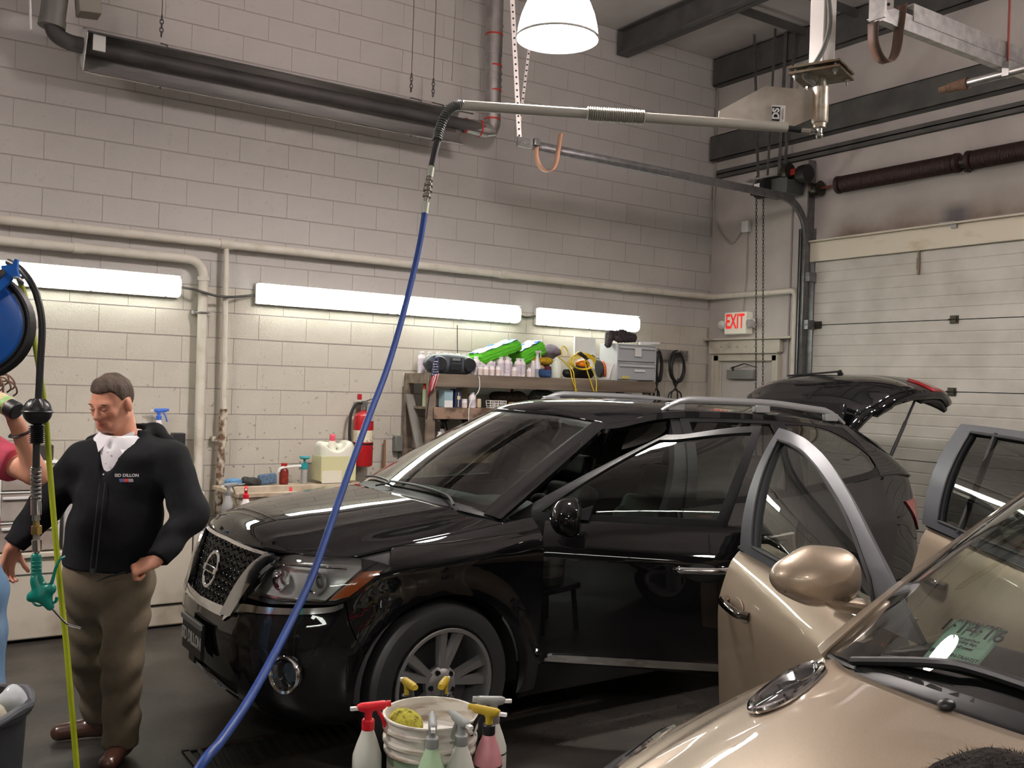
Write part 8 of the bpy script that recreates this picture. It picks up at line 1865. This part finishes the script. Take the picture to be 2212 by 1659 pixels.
def jacket(X, Y, Z):
    d = jf(X, Y, Z); d = smax(d, -ncut(X, Y, Z), .008); d = np.maximum(d, .892-.05*(X)-Z)
    for w, e in ((rcf, nv(rw_-re_)), (lcf, nv(lw-le))):
        pl = (X-w[0])*e[0]+(Y-w[1])*e[1]+(Z-w[2])*e[2]; near = np.sqrt((X-w[0])**2+(Y-w[1])**2+(Z-w[2])**2) < .16; d = np.where(near, np.maximum(d, pl), d)
    zx = X-(.0-.012*(1.3-Z)); seam = np.exp(-(zx/.004)**2)*(Y < -.05)*(Z < 1.33); return d+.004*seam
jo = solidmesh(jacket, V3(-.53, -.30, .86), V3(.49, .24, 1.56), .0095, 'jacket', jk, man)
# stand-up collar and folded hood
def collar(X, Y, Z):
    c = s_cone((.05, .005, 1.455), (.048, .0, 1.545), .108, .098)(X, Y, Z); i = s_cone((.045, -.005, 1.44), (.045, -.005, 1.57), .088, .082)(X, Y, Z)
    d = smax(c, -i, .008); d = np.maximum(d, Z-1.535-.25*(Y-.0)*(Y > 0)); v = s_cone((.02, -.25, 1.60), (.01, -.20, 1.40), .095, .03)(X, Y, Z); d = smax(d, -v, .01); d = smax(d, -s_ell((.03, -.13, 1.52), (.115, .115, .13))(X, Y, Z), .01); return np.maximum(d, 1.42-Z)
hood = ripple(blend([s_cone((-.02, .105, 1.49), (.13, .115, 1.50), .050, .055), (s_cone((.13, .11, 1.50), (.225, .05, 1.465), .055, .042), .04), (s_cone((-.02, .10, 1.49), (-.12, .03, 1.465), .050, .035), .04)], .04), .004, 60, 1.2)
solidmesh(lambda X, Y, Z: smin(collar(X, Y, Z), hood(X, Y, Z), .02), V3(-.20, -.18, 1.38), V3(.32, .22, 1.62), .009, 'jacket_collar', jk, jo)
for s in (-1, 1): MB().tube(spline([(.01+s*.012-.02*k/6, -.155-.004*k, 1.30-.068*k) for k in range(7)], 3), .0022, 5).build('zip_tape', mat('zip_grey', (.03, .03, .032), .4), jo)
MB().tube([(.315, -.098, 1.12), (.29, -.135, 1.03)], .002, 5).build('sleeve_zip', mat('zip_shine', (.1, .1, .1), .3, .6), jo)
MB().box((-.02, -.158, .905), (.02, .012, .02)).build('zip_pull', mat('zip_pull', (.06, .06, .06), .4), jo)
def jfront(x, z):
    y = -.30
    for _ in range(120):
        if jacket(np.array([x]), np.array([y]), np.array([z]))[0] < .001: break
        y += .0025
    return y
def on_man(p): M = Matrix.Rotation(RZ, 4, 'Z'); return M @ Vector(p)+man.location
lt = mat('thread_white', srgb(206, 206, 206), .8)
lx, lz = .115, 1.335; ly = min(jfront(lx+dx, lz+dz) for dx in (-.05, 0, .05) for dz in (-.01, .01))-.002; yl, yr = jfront(lx-.05, lz), jfront(lx+.05, lz)
rdir = Vector((.1, yr-yl, .0)).normalized()
text_part('SID DILLON', 'lettering', lt, jo, (lx, ly-.001, lz), rdir, (0, 0, 1), .019, rel=False, bold=.0006, label='white stitched lettering')
for k, (dx, m) in enumerate(((-.022, mat('logo_blue', srgb(90, 100, 150), .8)), (-.004, mat('logo_red', srgb(190, 70, 70), .8)), (.016, mat('logo_grey', srgb(150, 150, 156), .8)))):
    MB().prism([Vector((lx, ly-.001, lz-.022))+rdir*(dx+a)+Vector((0, 0, b)) for a, b in ((-.010, .007), (.010, .008), (.013, -.007), (-.006, -.008))], (0, -.001, 0)).build('logo_patch', m, jo)
# shirt, trousers, shoes
shm = mat('shirt_white', srgb(226, 226, 230), .7)
shf = blend([s_cone((.035, .0, 1.40), (.02, .0, 1.15), .16, .165, ((0, 1, 0), .74)), (s_cone((.045, .0, 1.42), (.045, -.01, 1.51), .085, .073), .03)], .04)
def shirt(X, Y, Z):
    d = shf(X, Y, Z); i = s_cone((.045, -.015, 1.44), (.045, -.02, 1.56), .064, .064)(X, Y, Z); d = smax(d, -i, .006); d = smax(d, -s_cone((.02, -.13, 1.54), (.02, -.10, 1.455), .03, .012)(X, Y, Z), .006); return np.maximum(d, Z-1.523-.2*Y)
sh = solidmesh(shirt, V3(-.2, -.2, 1.1), V3(.26, .2, 1.56), .009, 'shirt', shm, man)
for pts in (((.012, -.082, 1.492), (-.04, -.058, 1.522), (-.058, -.075, 1.48), (-.026, -.118, 1.432)), ((.028, -.082, 1.492), (.10, -.045, 1.528), (.118, -.06, 1.49), (.082, -.116, 1.428))):
    MB().prism([Vector(p) for p in pts], (0, -.006, 0)).build('collar_flap', shm, sh, bev=.003)
for k in range(3): MB().ball((.018-.006*k, -.128-.004*k, 1.435-.05*k), (.004, .002, .004), 8, 6).build('button', white_pl, sh)
kh = mat('khaki', srgb(104, 93, 75), .85, col2=srgb(88, 78, 62), scale=9, bump=.2, bscale=200)
tro = blend([s_cone((-.02, .0, .95), (-.015, .0, .84), .18, .178, ((0, 1, 0), .72)), (s_cone((-.105, .0, .84), (-.135, .09, .46), .112, .083), .05), (s_cone((-.135, .09, .46), (-.14, .25, .13), .085, .075), .03), (s_cone((.085, .0, .84), (.072, -.02, .46), .115, .088), .05), (s_cone((.072, -.02, .46), (.062, .02, .09), .090, .080), .03)], .03)
tr2 = ripple(tro, .008, 42, 2.0)
solidmesh(lambda X, Y, Z: np.maximum(np.maximum(tr2(X, Y, Z), Z-.955), np.where(X < -.04, .095, .055)-Z), V3(-.28, -.2, .03), V3(.26, .38, .98), .011, 'trousers', kh, man)
sho = mat('shoe_brown', srgb(66, 40, 30), .3, coat=.4)
f = blend([s_cone((.06, .045, .055), (.075, -.15, .045), .05, .042, ((0, 0, 1), .9)), s_cone((.062, .03, .11), (.062, .03, .07), .052, .05)], .03); solidmesh(lambda X, Y, Z: np.maximum(f(X, Y, Z), .004-Z), V3(-.02, -.24, -.01), V3(.16, .13, .2), .008, 'shoe', sho, man)
f2 = blend([s_cone((-.14, .27, .06), (-.31, .20, .045), .05, .040), s_cone((-.14, .265, .13), (-.14, .26, .07), .052, .05)], .03); solidmesh(lambda X, Y, Z: np.maximum(f2(X, Y, Z), .004-Z), V3(-.39, .11, -.01), V3(-.05, .36, .21), .008, 'shoe', sho, man)
pen = thing('pen', 'thin dark pen held in the left hand of the man', 'pen', man.location, RZ); q = V3(.12, -.215, .905)
MB().tube([q+V3(.03, .0, .01), q+V3(-.05, -.015, -.012), q+V3(-.085, -.02, -.03)], [.004, .004, .0015], 8).build('barrel', black_pl, pen); MB().tube([q+V3(-.0, -.012, .006), q+V3(-.045, -.02, -.006)], .0012, 5).build('clip', chrome, pen)
# ---- person in a pink shirt, mostly beyond the left edge
wb0 = atd(-72, 800, 3.85); wb0.z = 0
wm = thing('person', 'person in a pink shirt and faded jeans cut by the left edge', 'person', wb0, RZ)
hf2, HP2, HA2 = head_sdf(V3(.0, .0, 1.62), nv((.75, -.5, -.3)), (0, 0, 1))
Rs, Re, Rw = V3(.15, -.02, 1.40), V3(.30, -.10, 1.33-.02), V3(.205, -.17, 1.545)
Rs, Re, Rw = V3(.13, -.03, 1.45), V3(.345, -.10, 1.385), V3(.298, -.17, 1.585)
Ls, Le, Lw = V3(-.20, .0, 1.42), V3(-.30, -.05, 1.15), V3(-.22, -.18, 1.02)
T2 = [s_cone((-.03, 0, 1.34), (-.02, 0, 1.0), .13, .135, ((0, 1, 0), .72)), (s_cone(Ls+V3(.04, 0, 0), Rs-V3(.04, 0, 0), .06, .06), .05), (s_cone((-.02, .01, 1.42), HP2(0, -.02, -.07), .05, .048), .03), (s_cone(Rs, Re, .052, .046), .03), (s_cone(Re, Rw, .045, .029), .02), (s_cone(Ls, Le, .048, .04), .03), (s_cone(Le, Lw, .04, .027), .02),
      (s_cone((.07, 0, .92), (.085, .0, .48), .085, .055), .05), (s_cone((.085, 0, .48), (.09, .03, .1), .055, .038), .03), (s_cone((-.10, 0, .92), (-.11, .0, .48), .085, .055), .05), (s_cone((-.11, 0, .48), (-.11, .03, .1), .055, .038), .03)]
h2, _ = hand_sdf(Rw, (-.55, -.15, .8), (-.6, -.5, -.4), -1, .2, (.7, .8, .5)); h3, _ = hand_sdf(Lw, (.5, -.6, -.5), (0, .3, -1), 1, .2, (.5, .5, .4))
bod2 = figure(wm, [(blend(T2, .04), (-.38, -.25, .04), (.42, .2, 1.68), .016), (blend([hf2, (T2[2][0], .03)], .02), V3(-.17, -.15, 1.42), V3(.17, .15, 1.78), .007), (blend([h2, (T2[4][0], .02)], .02), Rw-V3(.18, .15, .06), Rw+V3(.07, .12, .18), .0055), (blend([h3, (T2[6][0], .02)], .02), Lw-V3(.08, .2, .18), Lw+V3(.18, .08, .08), .007)])
face_bits(wm, bod2, HP2)
hairw = mat('hair_auburn', srgb(110, 74, 52), .7, col2=srgb(70, 46, 34), scale=40, bump=.6, bscale=90, stretch=(1, 1, .3))
def hairf2(X, Y, Z):
    d = s_ell(V3(-.01, .02, 1.655), (.108, .115, .118))(X, Y, Z); d = smin(d, s_cone((-.03, .06, 1.62), (-.03, .07, 1.45), .09, .07)(X, Y, Z), .04); d = d+.006*np.sin(60*X+30*Z)*np.sin(50*Z+20*Y); fc = s_ell(HP2(0, .07, -.04), (.085, .08, .10), HA2)(X, Y, Z); return smax(d, -fc, .01)
ho = solidmesh(hairf2, V3(-.18, -.14, 1.35), V3(.17, .2, 1.82), .011, 'hair', hairw, wm)
for k, (a, b) in enumerate(((.10, 1.72), (.115, 1.765), (.11, 1.75), (.10, 1.735), (.12, 1.745), (.10, 1.775), (.125, 1.73), (.105, 1.755))):
    MB().tube(spline([(a-.04, -.05+.02*k, b+.01), (a+.02, -.07+.02*k, b+.015), (a+.05, -.075+.02*k, b-.005), (a+.06, -.08+.02*k, b-.03), (a+.045, -.08+.02*k, b-.045)], 5), .0035, 6).build('curl', hairw, ho)
pinkm = mat('tee_pink', srgb(176, 64, 84), .85, col2=srgb(150, 50, 70), scale=12, bump=.1)
tsh = ripple(blend([s_cone((-.03, 0, 1.34), (-.02, 0, .98), .165, .165, ((0, 1, 0), .74)), (s_cone(Ls+V3(.03, 0, 0), Rs-V3(.03, 0, 0), .082, .082), .06), (s_cone(Rs-V3(.02, 0, 0), Rs*.55+Re*.45, .078, .072), .04), (s_cone(Ls, Ls*.5+Le*.5, .075, .075), .04)], .05), .005, 44, 3)
def tee(X, Y, Z):
    d = smax(tsh(X, Y, Z), -s_cone((-.02, -.03, 1.44), (-.02, -.05, 1.6), .065, .09)(X, Y, Z), .008); e = nv(Re-Rs); w = Rs*.45+Re*.55; pl = (X-w[0])*e[0]+(Y-w[1])*e[1]+(Z-w[2])*e[2]; d = np.where(X > .08, np.maximum(d, pl), d); e = nv(Le-Ls); w = Ls*.5+Le*.5; pl = (X-w[0])*e[0]+(Y-w[1])*e[1]+(Z-w[2])*e[2]; d = np.where(X < -.16, np.maximum(d, pl), d); return np.maximum(d, 1.0-Z)
solidmesh(tee, V3(-.36, -.2, .97), V3(.34, .2, 1.56), .011, 't_shirt', pinkm, wm)
jean = mat('jeans_faded', srgb(96, 128, 160), .85, col2=srgb(160, 184, 204), scale=3.5, lo=.42, hi=.66, bump=.2, bscale=220, stretch=(2, 2, .5))
je = ripple(blend([s_cone((-.015, 0, 1.0), (-.015, 0, .90), .165, .178, ((0, 1, 0), .75)), (s_cone((.075, 0, .88), (.09, .0, .48), .112, .092), .05), (s_cone((.09, 0, .48), (.105, .02, .08), .092, .105), .03), (s_cone((-.105, 0, .88), (-.115, 0, .48), .112, .092), .05), (s_cone((-.115, 0, .48), (-.12, .02, .08), .092, .105), .03)], .03), .006, 30, 1)
solidmesh(lambda X, Y, Z: np.maximum(np.maximum(je(X, Y, Z), Z-1.03), .03-Z), V3(-.30, -.2, .0), V3(.28, .2, 1.06), .012, 'jeans', jean, wm)
for x in (.10, -.12):
    f3 = blend([s_cone((x, .05, .045), (x+.01, -.15, .04), .048, .04), s_cone((x, .04, .1), (x, .04, .05), .045, .045)], .03); solidmesh(lambda X, Y, Z: np.maximum(f3(X, Y, Z), .004-Z), V3(x-.09, -.22, -.01), V3(x+.1, .12, .17), .01, 'shoe', black_pl, wm)
q = Rw*.82+Re*.18; dr = nv(Rw-Re); u1 = nv(np.cross(dr, (0, 0, 1))); u2 = np.cross(dr, u1)
MB().tube([Vector(q+u1*.036*math.cos(a)+u2*.036*math.sin(a)) for a in [2*PI*k/20 for k in range(20)]], .010, 6, closed=True, flat=.5).build('wrist_band', black_pl, wm)
c1, c0 = V3(.332, -.235, 1.635), V3(.238, -.215, 1.676); ax_ = nv(c1-c0); bt = thing('held_bottle', 'bottle with a black cap held level by the person in pink', 'bottle', wb0, RZ); L_ = .17
MB().lathe([(.034, -L_), (.036, -L_+.01), (.036, -.045), (.034, -.035)], c1, ax_, 24).build('bottle_body', mat('held_bottle_print', srgb(220, 206, 160), .35, col2=srgb(206, 70, 44), scale=22, lo=.5, hi=.56), bt)
MB().lathe([(.0365, -.062), (.0365, -.045)], c1, ax_, 24, caps=False).build('green_band', mat('band_green', srgb(150, 196, 120), .4), bt); MB().lathe([(.034, -.045), (.035, -.04), (.035, -.004), (.031, 0), (0, 0)], c1, ax_, 24).build('cap', black_pl, bt)
# ---- person at the lower right of whom only the crown shows
kb = Vector((.688, .367, 0)); ktop = 1.546
kd = thing('person', 'dark-haired person at the lower right, only the crown showing', 'person', kb, RZ)
hf4, HP4, HA4 = head_sdf(V3(.0, .0, ktop-.14), nv((.2, .95, -.2)), (0, 0, 1))
T4 = [s_cone((0, 0, 1.13), (0, 0, .86), .105, .11, ((0, 1, 0), .75)), (s_cone((-.13, 0, 1.19), (.13, 0, 1.19), .052, .052), .05), (s_cone((0, 0, 1.2), (0, 0, 1.33), .045, .045), .03), (s_cone((-.15, 0, 1.18), (-.19, 0, .93), .042, .036), .03), (s_cone((-.19, 0, .93), (-.19, .03, .70), .036, .026), .02), (s_cone((.15, 0, 1.18), (.19, 0, .93), .042, .036), .03), (s_cone((.19, 0, .93), (.19, .03, .70), .036, .026), .02), (s_cone((-.07, 0, .8), (-.08, 0, .1), .08, .04), .05), (s_cone((.07, 0, .8), (.08, 0, .1), .08, .04), .05)]
hA, _ = hand_sdf(V3(-.19, .03, .70), (0, .05, -1), (.9, 0, 0), 1, .3, (.25, .3, .3), L=.16); hB, _ = hand_sdf(V3(.19, .03, .70), (0, .05, -1), (-.9, 0, 0), -1, .3, (.25, .3, .3), L=.16)
figure(kd, [(blend(T4, .04), (-.28, -.16, .05), (.28, .18, 1.4), .018), (hf4, V3(-.13, -.15, 1.22), V3(.13, .16, ktop+.02), .009), (hA, V3(-.26, -.06, .48), V3(-.11, .12, .72), .007), (hB, V3(.11, -.06, .48), V3(.26, .12, .72), .007)])
dk = mat('hair_black', srgb(34, 25, 21), .8, col2=srgb(20, 15, 13), scale=50, bump=.6, bscale=150, spec=.2)
def hairf4(X, Y, Z):
    d = s_ell(V3(0, -.005, ktop-.105), (.082, .098, .105))(X, Y, Z)+.002*np.sin(120*X)*np.sin(110*Y); return np.maximum(d, (ktop-.17+.5*np.maximum(Y-.03, 0)*1.4)-Z)
ho4 = solidmesh(hairf4, V3(-.14, -.16, 1.2), V3(.14, .16, ktop+.03), .008, 'hair', dk, kd)
mb = MB(); rr = np.random.RandomState(5)
for k in range(1600):
    a = rr.rand()*2*PI; r = math.sqrt(rr.rand())*.92; x, y = .081*r*math.cos(a), .097*r*math.sin(a); z = ktop-.105+.104*math.sqrt(max(0, 1-r*r)); n = Vector((x/.09**2, (y+.005)/.112**2, (z-ktop+.105)/.108**2)).normalized(); p = Vector((x, y-.005, z)); e = p+n*(.0012+.002*rr.rand())+Vector((rr.randn()*.003, rr.randn()*.003, 0)); u = n.cross(Vector((.3, .5, .2))).normalized()*.0004; mb.add([p-u, p+u, e], [(0, 1, 2)])
o = mb.build('hair_strands', dk, ho4); o['kind'] = 'stuff'
dt = mat('tee_dark', srgb(40, 44, 54), .85); 
solidmesh(ripple(blend([s_cone((0, 0, 1.14), (0, 0, .74), .135, .14, ((0, 1, 0), .75)), (s_cone((-.14, 0, 1.18), (.14, 0, 1.18), .07, .07), .05), (s_cone((-.15, 0, 1.18), (-.18, 0, 1.0), .06, .058), .03), (s_cone((.15, 0, 1.18), (.18, 0, 1.0), .06, .058), .03)], .04), .004, 40), V3(-.28, -.17, .58), V3(.28, .17, 1.27), .014, 'sweater', dt, kd)
solidmesh(blend([s_cone((-.07, 0, .78), (-.08, 0, .08), .10, .065), (s_cone((.07, 0, .78), (.08, 0, .08), .10, .065), .03)], .03), V3(-.2, -.13, .0), V3(.2, .13, .9), .014, 'trousers', mat('trousers_dark', srgb(36, 38, 46), .85), kd)
for x in (-.08, .08): solidmesh(blend([s_cone((x, -.03, .04), (x, .12, .035), .04, .035), s_cone((x, -.01, .08), (x, -.01, .05), .04, .04)], .02), V3(x-.08, -.1, -.01), V3(x+.08, .18, .14), .01, 'shoe', black_pl, kd)
